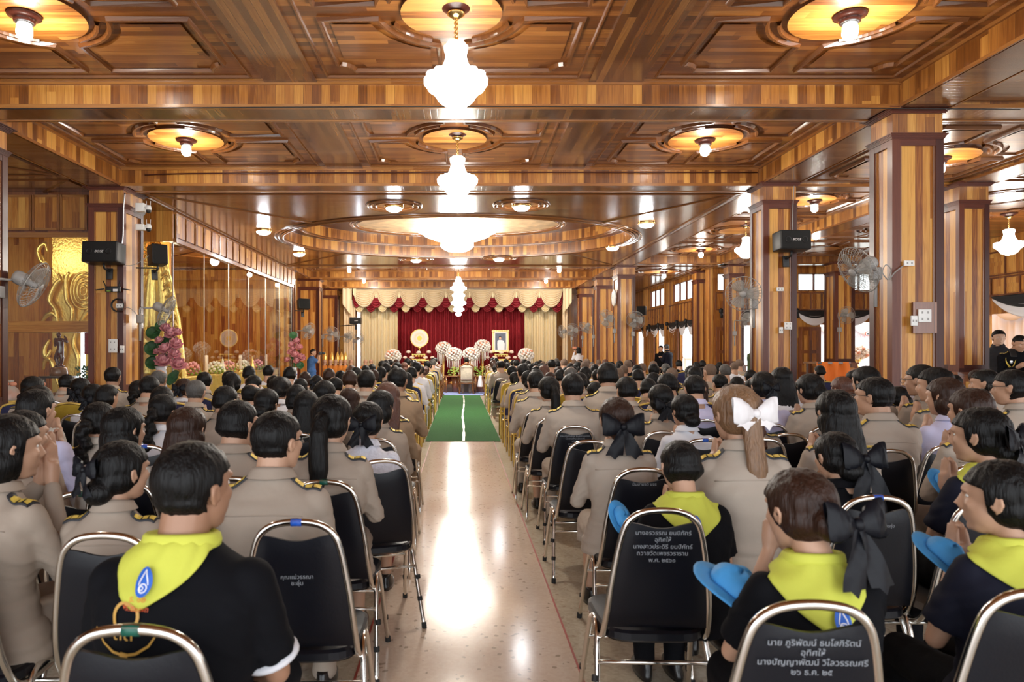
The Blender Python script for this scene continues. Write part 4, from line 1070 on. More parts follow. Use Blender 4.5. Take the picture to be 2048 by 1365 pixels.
def hair_mesh(style, turn, nod, vox):
    b = hair_prims(style); me = remesh(b, vox, 3, 'hair')
    MX = head_mat(turn, nod) @ Matrix.Translation(HEADC)
    fem = style not in ('short', 'shortw', 'balding', 'stubble')
    for v in me.vertices:
        x, y, z = v.co
        # strand relief
        nz = noise.noise(Vector((x*60, y*60, z*9)))*.0042+noise.noise(Vector((x*150, y*150, z*16)))*.0022
        n = Vector((x, y, 0 if z < -.05 else z)).normalized(); v.co += n*nz*(1 if fem else .8)
        x, y, z = v.co
        yl = (.022 if fem else .012)+max(0, z-.028)*3.2
        if not fem and abs(x) > .06 and z < .0: yl = -.012+(-.01 if z < -.02 else 0)
        if y > yl and z < .075: v.co.y = yl
        if style == 'balding' and z > .04: 
            k = sstep(.04, .09, z)*sstep(-.12, -.03, y); v.co = Vector((v.co.x*(1-.14*k), v.co.y*(1-.12*k), v.co.z*(1-.16*k)))
        if not fem:     # taper at the nape
            k = sstep(-.045, -.085, z) if z < -.045 else 0
            k = max(0, min(1, (-.040-z)/.045)); v.co.y += .030*k; v.co.x *= 1-.22*k
        v.co = MX @ v.co
    me.update(); return me
def cloth_noise(me, amp=.004, sc=7, seed=0):
    """soft folds: broad swells, creases pulled from the armpits, rolls over the waist"""
    n_ = len(me.vertices); co = [0.0]*(3*n_); me.vertices.foreach_get('co', co)
    no = [tuple(v.vector) for v in me.vertex_normals]
    for i in range(n_):
        x, y, z = co[3*i:3*i+3]; ax = abs(x)
        a = noise.noise(Vector((x*sc, y*sc, z*sc*1.3+seed)))*amp
        dg_ = z*1.0+ax*.9                                   # diagonal creases running down from each armpit
        k = sstep(.62, .72, z)*(1-sstep(.90, .97, z))*sstep(.05, .14, ax)
        a += (abs(noise.noise(Vector((dg_*26+seed*3, x*3.5, y*3+7))))-.25)*amp*1.9*k
        k2 = 1-sstep(.66, .76, z)
        a += (abs(noise.noise(Vector((x*3+5, y*4, z*24+seed))))-.22)*amp*2.2*k2
        a += (abs(noise.noise(Vector((x*6, y*6+3, z*13+seed*2))))-.2)*amp*.8
        n = no[i]; co[3*i] = x+n[0]*a; co[3*i+1] = y+n[1]*a; co[3*i+2] = z+n[2]*a
    me.vertices.foreach_set('co', co); me.update()
def shirt_mesh(sex, pose, sleeve, vox, seed=0, fat=1.0, loose=0.0, stand=False):
    b = MB(); D = MALE if sex == 'm' else FEM
    b.loft([((0, cy, z), (rx+loose)*fat+.004, (ry+loose)*fat+.004) for z, cy, rx, ry in D['tor'] if (z > .5 or not stand) and z < 1.07][0 if stand else 0:], 28)
    if stand: b.loft([((0, -.025, .30), .17*fat, .125*fat), ((0, -.03, .42), .175*fat, .13*fat), ((0, -.03, .53), .175*fat, .13*fat)], 24)
    for sx in (-1, 1):
        S0, E, Wr = arm_pts(sex, pose, sx)
        ra = [.064*(.5+.5*fat)+loose*.5, .051+loose*.5, .038+loose*.3] if sex == 'm' else [.057*(.5+.5*fat)+loose*.5, .046+loose*.5, .034+loose*.3]
        b.ball(S0+Vector((-sx*.02, 0, -.005)), (ra[0]+.004, ra[0]+.004, ra[0]-.004), 14, 10)
        if sleeve == 'long': limb(b, [S0, E, E.lerp(Wr, .93)], ra)
        else:
            q = S0.lerp(E, .78); b.tube([S0, q], [ra[0], ra[0]+.004], 14); b.ball(S0, ra[0], 14, 8)
    me = remesh(b, vox, 3, 'shirt'); cloth_noise(me, .0075 if sleeve == 'long' else .006, 7, seed)
    return me
def collar_mesh(sex, h=.045, spread=.012):
    b = MB(); n = 28; r = (.072, .072) if sex == 'm' else (.063, .063); z0 = 1.062 if sex == 'm' else 1.050
    rows = []
    for (dr, dz, dy) in ((.004, 0, 0), (.006, h*.55, .002), (.002, h, .006), (.006, h+.003, .006), (.012, h-.01, .004), (.016+spread, -.002+h*.1, -.002)):
        row = []
        for k in range(n+1):
            a = PI/2+.35+(2*PI-.70)*k/n; back = .5-.5*math.sin(a)
            row.append(((r[0]+dr)*math.cos(a), -.014+dy+(r[1]+dr)*math.sin(a), z0+dz*(.6+.4*back)-.012*(1-back)))
        rows.append(row)
    b.grid(rows); return b.mesh('collar')
def trousers_mesh(sex, kind, vox, stand=False):
    b = MB()
    if stand: b.loft([((0, -.02, .30), .165, .12), ((0, -.02, .40), .17, .125), ((0, -.02, .47), .165, .12)], 24)
    else: b.loft([((0, -.02, .455), .15, .13), ((0, -.02, .48), .19, .155), ((0, -.015, .53), .188, .15), ((0, -.02, .60), .168, .13)], 24)
    for sx in (-1, 1):
        L3 = legs_pts(sx, sex, stand)
        if kind == 'trousers':
            limb(b, [L3[0], L3[1]], [.092, .072], 16); limb(b, [L3[1], L3[2]+Vector((0, 0, .01))], [.070, .056], 16)
        else:
            limb(b, [L3[0], L3[1]], [.098, .075], 16); b.tube([L3[1], L3[1].lerp(L3[2], .30)], [.074, .078], 14)
    if kind == 'skirt': b.box(-.085, .085, .05, .46, .45, .56); b.tube([(-.08, .43, .50), (.08, .43, .50)], .07, 12); b.tube([(-.05, .42, .40), (.05, .42, .40)], .06, 12)
    me = remesh(b, vox, 3, 'trousers'); cloth_noise(me, .004, 8); return me
def shoe_mesh(sx, sex, stand=False):
    b = MB(); A = legs_pts(sx, sex, stand)[2]; z = A.z-.085
    c = Vector((A.x, A.y, z))
    b.loft([(c+Vector((sx*.004, .045, .0)), .043, .135), (c+Vector((sx*.004, .045, .03)), .046, .137), (c+Vector((0, .04, .055)), .040, .118), (c+Vector((0, -.01, .085)), .036, .06), (c+Vector((0, -.02, .10)), .032, .045)], 20)
    me = b.mesh('shoe')
    for p in me.polygons: p.use_smooth = True
    return me
def top_rows(bt, sx, x0, x1, yc, w0, w1, off, n=8):
    rows = []
    for i in range(n+1):
        u = i/n; x = sx*(x0+(x1-x0)*u); w = w0+(w1-w0)*u; row = []
        for t in (-1, -.5, 0, .5, 1):
            h = bt.ray_cast(Vector((x, yc+w*t, 1.4)), Vector((0, 0, -1))); z = h[0].z if h[0] else .98
            row.append([x, yc+w*t, z])
        rows.append(row)
    for row in rows:      # stiff board: flatten across
        m = max(p[2] for p in row)
        for k, p in enumerate(row): p[2] = m-.004*abs(k-2)+off
    return rows
def seam_mesh(root):
    bt = bvh_of(root); b = MB()
    for z, w in ((.925, .15), (.935, .15)):
        pts = []
        for k in range(17):
            x = -w+2*w*k/16; h = bt.ray_cast(Vector((x, -1, z+.012*(1-(x/w)**2))), Vector((0, 1, 0)))
            if h[0]: pts.append(h[0]+Vector((0, -.0005, 0)))
        if z < .93: b.tube(pts, .0028, 5)
    return smooth_me(b.mesh('seam'))
def board_mesh(bt, sx, sex):
    """shoulder board: tab lying on the shoulder, as thick as felt"""
    sh = (MALE if sex == 'm' else FEM)['sh']; b = MB()
    top = top_rows(bt, sx, .085, sh+.035, -.035, .019, .027, .009); bot = [[(p[0], p[1], p[2]-.008) for p in r] for r in top]
    b.grid(top, flip=sx > 0); b.grid(bot, flip=sx < 0)
    for A, B_ in ((0, 0), (-1, -1)):
        b.grid([top[A], bot[A]])
    b.grid([[r[0] for r in top], [r[0] for r in bot]]); b.grid([[r[-1] for r in top], [r[-1] for r in bot]])
    return b.mesh('shoulder_board')
def board_stripes(bt, sx, sex):
    sh = (MALE if sex == 'm' else FEM)['sh']; b = MB(); w = (sh+.035-.085)
    for u0, u1 in ((.14, .42), (.47, .70), (.75, .98)):
        b.grid(top_rows(bt, sx, .085+w*u0, .085+w*u1, -.035, .018, .025, .0125, 2), flip=sx > 0)
    return b.mesh('gold_stripe')
def bow_mesh(big=1.0, tails=1.0):
    b = MB()
    for sx in (-1, 1):
        rows = []
        for i in range(9):
            u = i/8; w = (.014+.034*math.sin(u*PI*.62))*big; x = sx*(.006+.082*u)*big
            row = []
            for j in range(13):
                a = 2*PI*j/12; row.append((x, -.006+.017*big*math.sin(a)*math.sin(u*PI*.9+.1)+.004*math.sin(u*19+j), .012*u*big+w*math.cos(a)))
            rows.append(row)
        b.grid(rows)
        if tails:
            rows = []
            for i in range(8):
                u = i/7; rows.append([((sx*(.008+.035*u)+(t-.5)*.05*(.5+u))*big, -.012-.006*math.sin(u*6+t*5), (-.01-.135*u*tails-(.018 if (t == .5 and i == 7) else 0))*big) for t in (0, .25, .5, .75, 1)])
            b.grid(rows)
    b.ball((0, -.010, .0), (.015*big, .014*big, .017*big), 12, 8)
    me = b.mesh('bow')
    for p in me.polygons: p.use_smooth = True
    return me
CACHE = {}
def cached(key, fn):
    if key not in CACHE: CACHE[key] = fn()
    return CACHE[key]
def inst(name, me, m, parent):
    """mesh shared by shape, material set per object"""
    o = bpy.data.objects.new(name, me); C.objects.link(o); o.parent = parent
    if not me.materials: me.materials.append(None)
    o.material_slots[0].link = 'OBJECT'; o.material_slots[0].material = M[m]; return o
def person(x, y, top, label, sex='m', pose='wai', turn=0, nod=6, hair='short', hm='hair_black', cloth='khaki', sleeve='long', lower=None, skin='skin', boards='gold', bow=None, collar=True, rz=0, lod=0, seed=0, fat=1.0, loose=0, specs=False, group=None, stand=False, zoff=0, kind=None, name='person', s=None, bowpos=None):
    vox = (.0075, .012, .017)[lod]; hv = (.0065, .009, .013)[lod]
    hgt = 1.317+(.012 if hair not in ('short', 'stubble', 'balding') else 0)
    if s is None: s = (top/hgt) if not stand else 1.0
    if stand: s = top/1.767; zoff = .445*s
    turn = round(turn/15)*15 if lod else turn; nod = round(nod/8)*8 if lod else nod
    root = inst(name, cached(('b', sex, pose, turn, nod, lod, stand, fat), lambda: body_mesh(sex, pose, turn, nod, vox, stand, fat)), skin, None)
    root.location = (x, y, zoff); root.rotation_euler = (0, 0, rz); root.scale = (s, s, s); setp(root, label, 'person', group)
    if lod < 2:
        ey = cached(('eye', turn, nod), lambda: eye_mesh(turn, nod)); inst('eye', ey[0], 'eye_white', root); inst('eye', ey[1], 'eye_white', root)
    if hair: inst('hair', cached(('h', hair, turn, nod, lod), lambda: hair_mesh(hair, turn, nod, hv)), hm, root)
    sv = (.010, .014, .019)[lod]
    sh = inst('shirt', cached(('s', sex, pose, sleeve, lod, seed % 3, fat, loose, stand), lambda: shirt_mesh(sex, pose, sleeve, sv, (seed % 3)*3.1, fat, loose, stand)), cloth, root)
    if collar: inst('collar', cached(('c', sex), lambda: smooth_me(collar_mesh(sex))), cloth, root); (lod == 0 and sleeve == 'long' and inst('yoke_seam', seam_mesh(root), cloth, root))
    lower = lower or cloth
    lk = 'trousers' if (sex == 'm' or seed % 2) else 'skirt'
    inst(lk, cached(('t', sex, lk, lod, stand), lambda: trousers_mesh(sex, lk, (.011, .015, .02)[lod], stand)), lower, root)
    if lod < 2 or stand:
        for sx in (-1, 1): inst('shoe', cached(('sh', sx, sex, stand), lambda: shoe_mesh(sx, sex, stand)), 'shoe_black', root)
    if boards and lod < 3:
        for sx in (-1, 1):
            kk = (sx, sex, pose, sleeve, lod, seed % 3, fat, loose, stand)
            bt = cached(('bvh',)+kk[1:], lambda: bvh_of(root)) if ('bd',)+kk not in CACHE else None
            bo = inst('shoulder_board', cached(('bd',)+kk, lambda: board_mesh(bt, sx, sex)), 'board_dark' if boards == 'gold' else boards, root)
            inst('gold_stripe', cached(('bs',)+kk, lambda: board_stripes(bt, sx, sex)), 'board_gold', bo)
    if bow:
        bm_, big, *tl = bow; tl = tl[0] if tl else .8; o = inst('hair_bow', cached(('bow', big, tl), lambda: bow_mesh(big, tl)), bm_, root)
        off = Vector(bowpos or (0, -.128 if hair in ('bun', 'pony', 'ponycurl', 'longthin') else -.112, 0))
        if hair == 'bun' and not bowpos: off = Vector((0, -.150, -.03))
        if hair == 'lowbun' and not bowpos: off = Vector((0, -.140, -.06))
        o.matrix_local = head_mat(turn, nod) @ Matrix.Translation(HEADC+off)
    if specs:
        b = MB(); h = HEADC
        for sx in (-1, 1):
            c = h+Vector((sx*.034, .108, .002)); b.tube([c+Vector((.026*math.cos(a), 0, .019*math.sin(a))) for a in [2*PI*k/16 for k in range(16)]], .0016, 5, closed=True)
            b.tube([h+Vector((sx*.060, .106, .008)), h+Vector((sx*.084, .05, .006)), h+Vector((sx*.090, -.005, -.002))], .0018, 5)
        b.tube([h+Vector((-.008, .110, .004)), h+Vector((.008, .110, .004))], .0016, 5)
        o = b.build('spectacles', 'spectacle', root, True); o.matrix_local = head_mat(turn, nod)
    return root
def smooth_me(me):
    for p in me.polygons: p.use_smooth = True
    return me
def eye_mesh(turn, nod):
    r = []
    for sx in (-1, 1):
        b = MB(); b.ball(HEADC+Vector((sx*.030, .0720, .001)), (.013, .010, .0075), 10, 8); b.xf(0, head_mat(turn, nod)); r.append(smooth_me(b.mesh('eye')))
    return r
# ---- cloth laid over a person's back: rays from outside onto shirt ----
def bvh_of(root, names=('shirt',)):
    vs = []; fs = []
    for o in [root]+list(root.children):
        nm = o.name.split('.')[0]
        if nm in names:
            i = len(vs); vs += [v.co.copy() for v in o.data.vertices]; fs += [tuple(i+k for k in p.vertices) for p in o.data.polygons]
    return BVHTree.FromPolygons(vs, fs)
def neckerchief(root, tip=-28, side=48, width=1.0, sex='m', tilt=0, m='scarf_yellow'):
    bt = bvh_of(root); Cc = Vector((0, -.02, .93)); rows = []
    na, ne = 41, 17
    for i in range(ne+1):
        row = []
        for j in range(na+1):
            az = -PI/2+tilt+(j/na*2-1)*PI*.80*width                       # around the neck, back in the middle
            t = abs(j/na*2-1)
            lo = tip+(side-tip)*min(1, (t/.52))**1.05 if t < .52 else side+(t-.52)*18
            el = math.radians(77+(lo-77)*(i/ne))
            d = Vector((math.cos(az)*math.cos(el), math.sin(az)*math.cos(el), math.sin(el)))
            hit = bt.ray_cast(Cc+d*.8, -d)
            p = hit[0] if hit[0] else Cc+d*.13
            wr = .003*math.sin(az*9+i*.5)+.004*noise.noise(p*14)
            row.append(p+d*(.009+wr+.010*(1-i/ne)))
        rows.append(row)
    b = MB(); b.grid(rows); me = smooth_me(b.mesh('neckerchief')); o = inst('neckerchief', me, m, root); solid(o, .004)
    # rolled edge around the neck
    b = MB(); z0 = 1.066 if sex == 'm' else 1.055; r = .076 if sex == 'm' else .068
    rows = []
    for i in range(9):
        a2 = 2*PI*i/8
        rows.append([((r+.012*math.cos(a2)+.012*(1-math.sin(a_)*1))*math.cos(a_), -.014+(r+.012*math.cos(a2))*math.sin(a_), z0+.024*math.sin(a2)+.010*(-math.sin(a_))) for a_ in [PI/2+.5+(2*PI-1.0)*k/36 for k in range(37)]])
    b.grid(rows); o2 = inst('neckerchief_roll', smooth_me(b.mesh('roll')), m, root)
    return rows
def decal(root, me, cx, cz, m, name, off=.012, rot=0, names=('shirt', 'neckerchief'), sx=1):
    """a flat print in x,z laid onto the back of the clothes"""
    bt = bvh_of(root, names); ca, sa = math.cos(rot), math.sin(rot)
    bm = bmesh.new(); bm.from_mesh(me)
    bmesh.ops.triangulate(bm, faces=bm.faces[:])
    for v in bm.verts:
        x = cx+(v.co.x*ca-v.co.y*sa)*sx; z = cz+v.co.x*sa+v.co.y*ca
        h = bt.ray_cast(Vector((x, -1, z)), Vector((0, 1, 0))); v.co = Vector((x, (h[0].y if h[0] else -.17)-off, z))
    bm.to_mesh(me); bm.free(); return inst(name, me, m, root)
def disc_mesh(rx, ry, n=24, inner=0, sub=1):
    b = MB()
    if inner:
        for k in range(n):
            a, c = 2*PI*k/n, 2*PI*(k+1)/n
            b.poly([(rx*math.cos(a), ry*math.sin(a), 0), (rx*math.cos(c), ry*math.sin(c), 0), ((rx-inner)*math.cos(c), (ry-inner)*math.sin(c), 0), ((rx-inner)*math.cos(a), (ry-inner)*math.sin(a), 0)])
    else:
        for i in range(4):
            r0, r1 = i/4, (i+1)/4
            for k in range(n):
                a, c = 2*PI*k/n, 2*PI*(k+1)/n
                q = [(rx*r1*math.cos(a), ry*r1*math.sin(a), 0), (rx*r1*math.cos(c), ry*r1*math.sin(c), 0)]
                q += [(0, 0, 0)] if i == 0 else [(rx*r0*math.cos(c), ry*r0*math.sin(c), 0), (rx*r0*math.cos(a), ry*r0*math.sin(a), 0)]
                b.poly(q)
    return b.mesh('disc')
def ribbon2d(pts, w):
    b = MB(); P_ = [Vector((p[0], p[1], 0)) for p in pts]
    L_, R_ = [], []
    for k in range(len(P_)):
        t = (P_[min(k+1, len(P_)-1)]-P_[max(k-1, 0)]).normalized(); n = Vector((-t.y, t.x, 0)); ww = w*(.35+.65*math.sin(PI*(k+.5)/len(P_)))
        L_.append(P_[k]+n*ww/2); R_.append(P_[k]-n*ww/2)
    b.grid([L_, R_]); return b.mesh('ribbon')
def blue_hat(loc, rz, s=1.0, label=''):
    """soft blue cap held in the lap or against the arm"""
    r = thing('blue_cap', label, 'cap', loc, rz)
    b = MB(); rows = []
    for i in range(9):
        a = PI/2*i/8; rows.append([(.10*math.cos(a)**.7*math.cos(t)*(1+.05*math.sin(5*t)), .13*math.cos(a)**.7*math.sin(t), .085*math.sin(a)*(1+.1*math.sin(3*t))) for t in [2*PI*k/24 for k in range(25)]])
    b.grid(rows); solid(b.build('crown', 'hat_blue', r, True), .003)
    b = MB(); rows = []
    for i in range(5): rows.append([((.10+.018*i)*math.cos(t), (.13+.020*i)*math.sin(t), -.003*i+.004*math.sin(4*t)) for t in [2*PI*k/24 for k in range(25)]])
    b.grid(rows); solid(b.build('brim', 'hat_blue', r, True), .003)
    r.scale = (s, s, s); return r

# ---- people and chairs we can single out in the photograph -------------
def hp(px, ytop, d):
    return (px-CX)*d/F, d, HC-(ytop-CY)*d/F
SEATED = []; NEARP = []; CHAIRS = []
def near(px, ytop, d, label, **k):
    x, y, t = hp(px, ytop, d); k.setdefault('lod', 0 if d < 4.4 else 1)
    t = max(1.14, min(1.44, t)); o = person(x, y, t, label, **k); SEATED.append((x, y)); NEARP.append((x, y, label)); return o
B = ('satin_black', 1.0)
# left block
p1 = near(372, 888, 1.74, 'man in black polo shirt with yellow neckerchief pointing down his back', cloth='cloth_black', sleeve='short', boards=None, hm='hair_black', turn=-28, nod=4, pose='lap', skin='skin_dark', fat=1.08, loose=.006, rz=.0, collar=False)
near(546, 825, 2.66, 'man with spectacles and short black hair in khaki uniform beside the aisle, left side', turn=-32, nod=3, specs=True, fat=1.08, pose='lap', cloth='khaki')
near(232, 880, 2.5, 'woman with low bun and black bow in khaki uniform, left block near the neckerchief man', sex='f', hair='lowbun', bow=('satin_black', .8), turn=-30, cloth='khaki', pose='lap', fat=1.12, bowpos=(-.03, -.13, -.0))
near(2, 826, 2.45, 'khaki-uniformed person half cut off by the left edge of the picture', turn=-25, fat=1.12, hair='bob', sex='f', cloth='khaki', pose='high', rz=-.25)
near(36, 818, 3.1, 'short-haired person in khaki uniform with raised palms, near the left edge', turn=-28, hair='shortw', cloth='khaki', pose='high', sex='f', fat=1.15, rz=-.1)
near(66, 776, 3.9, 'person in plain white shirt with thick black hair beside the offering table', hair='shortw', cloth='cloth_lilac', boards=None, turn=-15, fat=1.05, pose='wai')
near(660, 787, 3.3, 'woman with very long black ponytail in khaki uniform near the aisle', sex='f', hair='pony', cloth='khaki', pose='wai', turn=-12, fat=1.12)
near(468, 798, 3.35, 'young man with wavy black hair in khaki uniform, third seat from the left aisle edge', turn=-30, hair='shortw', cloth='khaki', fat=1.05)
near(240, 812, 3.35, 'woman with shoulder-length black hair and cream blouse behind the bun-haired woman', sex='f', hair='bob', cloth='cloth_cream', boards=None, turn=-25, pose='lap', fat=1.15)
near(371, 812, 3.45, 'woman with long straight dark hair in white blouse', sex='f', hair='long', hm='hair_brown', cloth='cloth_white', boards=None, turn=-8)
near(194, 803, 4.15, 'woman with loose curly black hair in cream jacket, left block', sex='f', hair='ponycurl', cloth='cloth_cream', boards='gold', turn=-10, fat=1.1)
near(734, 802, 3.98, 'woman in white lace blouse with black bow on her bun, seated at the aisle', sex='f', hair='bun', bow=B, cloth='lace_white', boards=None, lower='cloth_dark_navy', turn=-8, fat=1.1, pose='lap')
near(322, 787, 4.8, 'woman with curly ponytail and hairband in white top', sex='f', hair='ponycurl', cloth='cloth_white', boards=None, turn=-15)
near(757, 779, 4.75, 'heavy-set woman in khaki uniform with gold shoulder boards at the left aisle edge', sex='f', hair='bob', cloth='khaki', turn=-35, fat=1.3, pose='wai')
near(612, 780, 5.05, 'woman with long dark wavy hair in khaki uniform, second seat from the aisle', sex='f', hair='long', hm='hair_black', cloth='khaki', turn=-5)
near(530, 776, 5.3, 'woman with black bun in khaki, left block behind the wavy-haired young man', sex='f', hair='lowbun', cloth='khaki', turn=-10)
near(648, 762, 5.5, 'man with thick black hair in khaki, left block third seat from the aisle', cloth='khaki', turn=5)
near(775, 763, 5.35, 'woman with long reddish-brown hair in khaki seated by the left aisle edge', sex='f', hair='long', hm='hair_red_brown', cloth='khaki_warm', turn=-5)
near(447, 770, 5.2, 'black-haired person in khaki behind the man with spectacles', cloth='khaki', hair='shortw', turn=-10)
near(698, 775, 5.9, 'woman with straight brown hair in khaki, left block', sex='f', hair='long', hm='hair_brown', cloth='khaki', turn=0)
near(592, 768, 6.2, 'person with rounded black bob in khaki, left block', sex='f', hair='bob', cloth='khaki', turn=5)
near(500, 767, 6.2, 'balding man in khaki uniform, left block', hair='balding', hm='hair_black', cloth='khaki', turn=-12)
near(390, 761, 6.3, 'man with greying brown hair in khaki uniform, left block', hm='hair_grey', cloth='khaki_light', turn=-5)
near(558, 752, 6.6, 'woman with black bun in white, left block', sex='f', hair='bun', cloth='cloth_white', boards=None)
near(793, 736, 6.4, 'tall tanned man in khaki-brown uniform, second in from the left aisle edge', cloth='khaki_warm', skin='skin_dark', turn=-8)
near(275, 760, 7.2, 'woman with black ribboned ponytail in white blouse, far left of the crowd', sex='f', hair='ponycurl', cloth='cloth_cream', boards=None)
near(210, 768, 6.0, 'black-haired person in khaki beside the orange table, left block', cloth='khaki', hair='shortw', turn=-20)
near(732, 741, 6.9, 'man with neat black hair and white collar, left block', cloth='khaki_light')
# right block
near(1235, 793, 3.72, 'woman with brown hair tied by a large black ribbon in khaki, right of the aisle', sex='f', hair='lowbun', hm='hair_brown', bow=('satin_black', 1.25), cloth='khaki_light', pose='wai', turn=2, nod=8, fat=1.12, bowpos=(0, -.135, -.055))
near(1146, 748, 5.55, 'man with neat black hair and gold shoulder boards in front of a lettered chair', cloth='khaki_light', turn=4, fat=1.08, pose='wai')
near(1100, 752, 6.2, 'woman with black ponytail in khaki seated along the right aisle edge', sex='f', hair='pony', cloth='khaki_light', turn=10, pose='wai')
near(1074, 743, 6.95, 'man with combed black hair in khaki at the right aisle edge before the ponytailed woman', cloth='khaki_light', turn=15)
near(1216, 723, 6.5, 'tall broad man with thick black hair in pale khaki, right block', cloth='khaki_light', fat=1.12, hair='shortw')
near(1256, 752, 6.0, 'person with short black hair in khaki, right block beside the tall man', cloth='khaki_light', hair='shortw', turn=20)
near(1323, 767, 5.2, 'woman with low black ribbon bow and bun in khaki, right block', sex='f', hair='lowbun', bow=('satin_black', .9), cloth='khaki', turn=-4)
near(1373, 787, 4.75, 'woman with tight black bun in crisp white blouse', sex='f', hair='lowbun', cloth='cloth_white', boards=None, turn=8, fat=1.05)
near(1392, 750, 6.0, 'person with undercut black hair in lilac-white shirt bowing slightly', sex='m', hair='short', cloth='cloth_lilac', boards=None, nod=18, turn=6)
p2 = near(1478, 768, 3.05, 'woman with light brown hair, big white bow and long thin ponytail', sex='f', hair='longthin', hm='hair_light_brown', cloth='khaki_light', bow=('satin_white', 1.12, .25), turn=12, nod=6, fat=1.14, bowpos=(.005, -.122, -.01))
near(1528, 742, 5.7, 'woman with black bun in lilac-white shirt, right block', sex='f', hair='bun', bow=('satin_black', .7), cloth='cloth_lilac', boards=None, turn=6)
near(1566, 733, 6.9, 'woman with long black hair in white top, right block in front of the speaker column', sex='f', hair='long', cloth='cloth_white', boards=None)
near(1625, 746, 5.5, 'woman with twisted black bun in khaki, right block', sex='f', hair='bun', cloth='khaki_light', turn=12, fat=1.1)
near(1675, 778, 3.65, 'woman with long straight black hair in khaki, behind the two empty black chairs', sex='f', hair='long', hm='hair_black', cloth='khaki_light', turn=2, fat=1.12)
near(1680, 862, 3.05, 'woman with huge black fabric bow on black hair, second row from the camera', sex='f', hair='lowbun', cloth='cloth_black', sleeve='short', boards=None, bow=('satin_black', 1.35, .9), turn=12, nod=12, fat=1.1, bowpos=(.06, -.12, -.03))
near(1757, 756, 4.3, 'man with spectacles and cropped black hair in khaki, right block near the thick column', specs=True, cloth='khaki_light', turn=38, nod=4, hair='short', fat=1.08)
near(1737, 731, 5.8, 'woman with loosely pinned dark hair in khaki before the white backdrop', sex='f', hair='bob', cloth='khaki', turn=18)
near(1850, 727, 5.6, 'person with short dark hair and spectacles beside the thick column', specs=True, cloth='khaki', turn=35, hair='shortw', sex='f')
near(1880, 733, 5.1, 'woman with full black hair in khaki and gold boards by the thick column', sex='f', hair='bob', cloth='khaki', turn=40, fat=1.05)
p3 = near(1900, 753, 4.45, 'person in lilac short-sleeved uniform shirt with a shield patch on the arm', sex='f', hair='bob', hm='hair_brown', cloth='cloth_lilac', sleeve='short', lower='khaki', boards=None, turn=30, fat=1.12, pose='wai', rz=-.1)
near(1950, 775, 3.75, 'woman with brown bob and gold shoulder boards at the right', sex='f', hair='bob', hm='hair_brown', cloth='khaki_light', turn=25, fat=1.12, rz=-.1)
near(1978, 737, 6.2, 'khaki-uniformed person with short black hair beyond the outer right column', sex='f', hair='shortw', cloth='khaki_light', turn=38)
near(2035, 737, 4.9, 'person with spectacles in khaki cut by the right edge of the picture', specs=True, sex='f', hair='shortw', cloth='khaki_light', turn=38, rz=-.1)
p4 = near(1367, 878, 2.82, 'person with short black hair, yellow neckerchief and black polo just right of the aisle', sex='f', hair='shortw', cloth='cloth_black', sleeve='short', lower='cloth_black', boards=None, turn=4, nod=14, fat=1.25, collar=False, seed=1)
p5 = near(1976, 812, 2.9, 'woman with black bow, yellow neckerchief and black polo near the right edge', sex='f', hair='lowbun', cloth='cloth_dark_navy', sleeve='short', lower='cloth_black', boards=None, turn=35, nod=8, bow=('satin_black', 1.1), fat=1.2, collar=False, seed=1, bowpos=(-.03, -.13, -.03))
p6 = near(1618, 935, 1.86, 'woman with brown hair, ragged black bow, yellow neckerchief and black polo nearest the camera', sex='f', hair='bun', hm='hair_brown', cloth='cloth_black', sleeve='short', lower='cloth_black', boards=None, turn=18, nod=12, pose='high', bow=('satin_black', 1.15, 1.0), fat=1.1, collar=False, seed=1, bowpos=(.05, -.140, -.05))
p7 = near(2022, 918, 2.0, 'woman with black hair and yellow neckerchief over black polo, lower right corner', sex='f', hair='lowbun', cloth='cloth_dark_navy', sleeve='short', lower='cloth_black', boards=None, turn=42, nod=6, fat=1.22, collar=False, seed=1, pose='wai', loose=.004)
neckerchief(p1, tip=2, side=50, tilt=-.30)
neckerchief(p4, tip=-12, side=30, sex='f'); neckerchief(p5, tip=-5, side=34, sex='f', tilt=-.3); neckerchief(p6, tip=-16, side=34, sex='f', tilt=-.15); neckerchief(p7, tip=0, side=34, sex='f', tilt=-.35)
def emblem(root, cx, cz, s=1.0, off=.012):
    o = decal(root, disc_mesh(.020*s, .031*s), cx, cz, 'emblem_blue', 'blue_emblem', off)
    for nm, pts, w in (('emblem_line', [(0, .026), (-.004, .016), (-.009, .004), (-.011, -.006)], .003), ('emblem_line', [(0, .026), (.004, .016), (.009, .004), (.011, -.006)], .003)):
        decal(root, ribbon2d([(a*s, c*s) for a, c in pts], w*s), cx, cz, 'text_white2', nm, off+.0015)
    decal(root, disc_mesh(.010*s, .010*s, 20, .0022), cx, cz-.012*s, 'text_white2', 'emblem_ring', off+.0015)
    decal(root, disc_mesh(.005*s, .005*s, 16, .0018), cx-.003*s, cz-.012*s, 'text_white2', 'emblem_ring', off+.0015)
emblem(p1, -.035, 1.005, 1.0, .018)
decal(p1, text_mesh('ธ. ๑๒', .018), -.042, .965, 'emblem_red', 'scarf_lettering', .016, -.05); decal(p1, text_mesh('ปร.๕๐๓๓', .019), -.048, .945, 'emblem_red', 'scarf_lettering', .016, -.12)
decal(p1, text_mesh('๓๓', .050), -.075, .875, 'emblem_gold', 'shirt_print', .008)
decal(p1, disc_mesh(.036, .036, 28, .008), -.075, .925, 'emblem_gold', 'shirt_print', .005)
decal(p1, ribbon2d([(-.085, .02), (-.06, -.012), (-.03, -.028), (0, -.034), (.03, -.028), (.06, -.010), (.085, .025)], .007), -.072, .872, 'emblem_gold', 'shirt_print', .008)
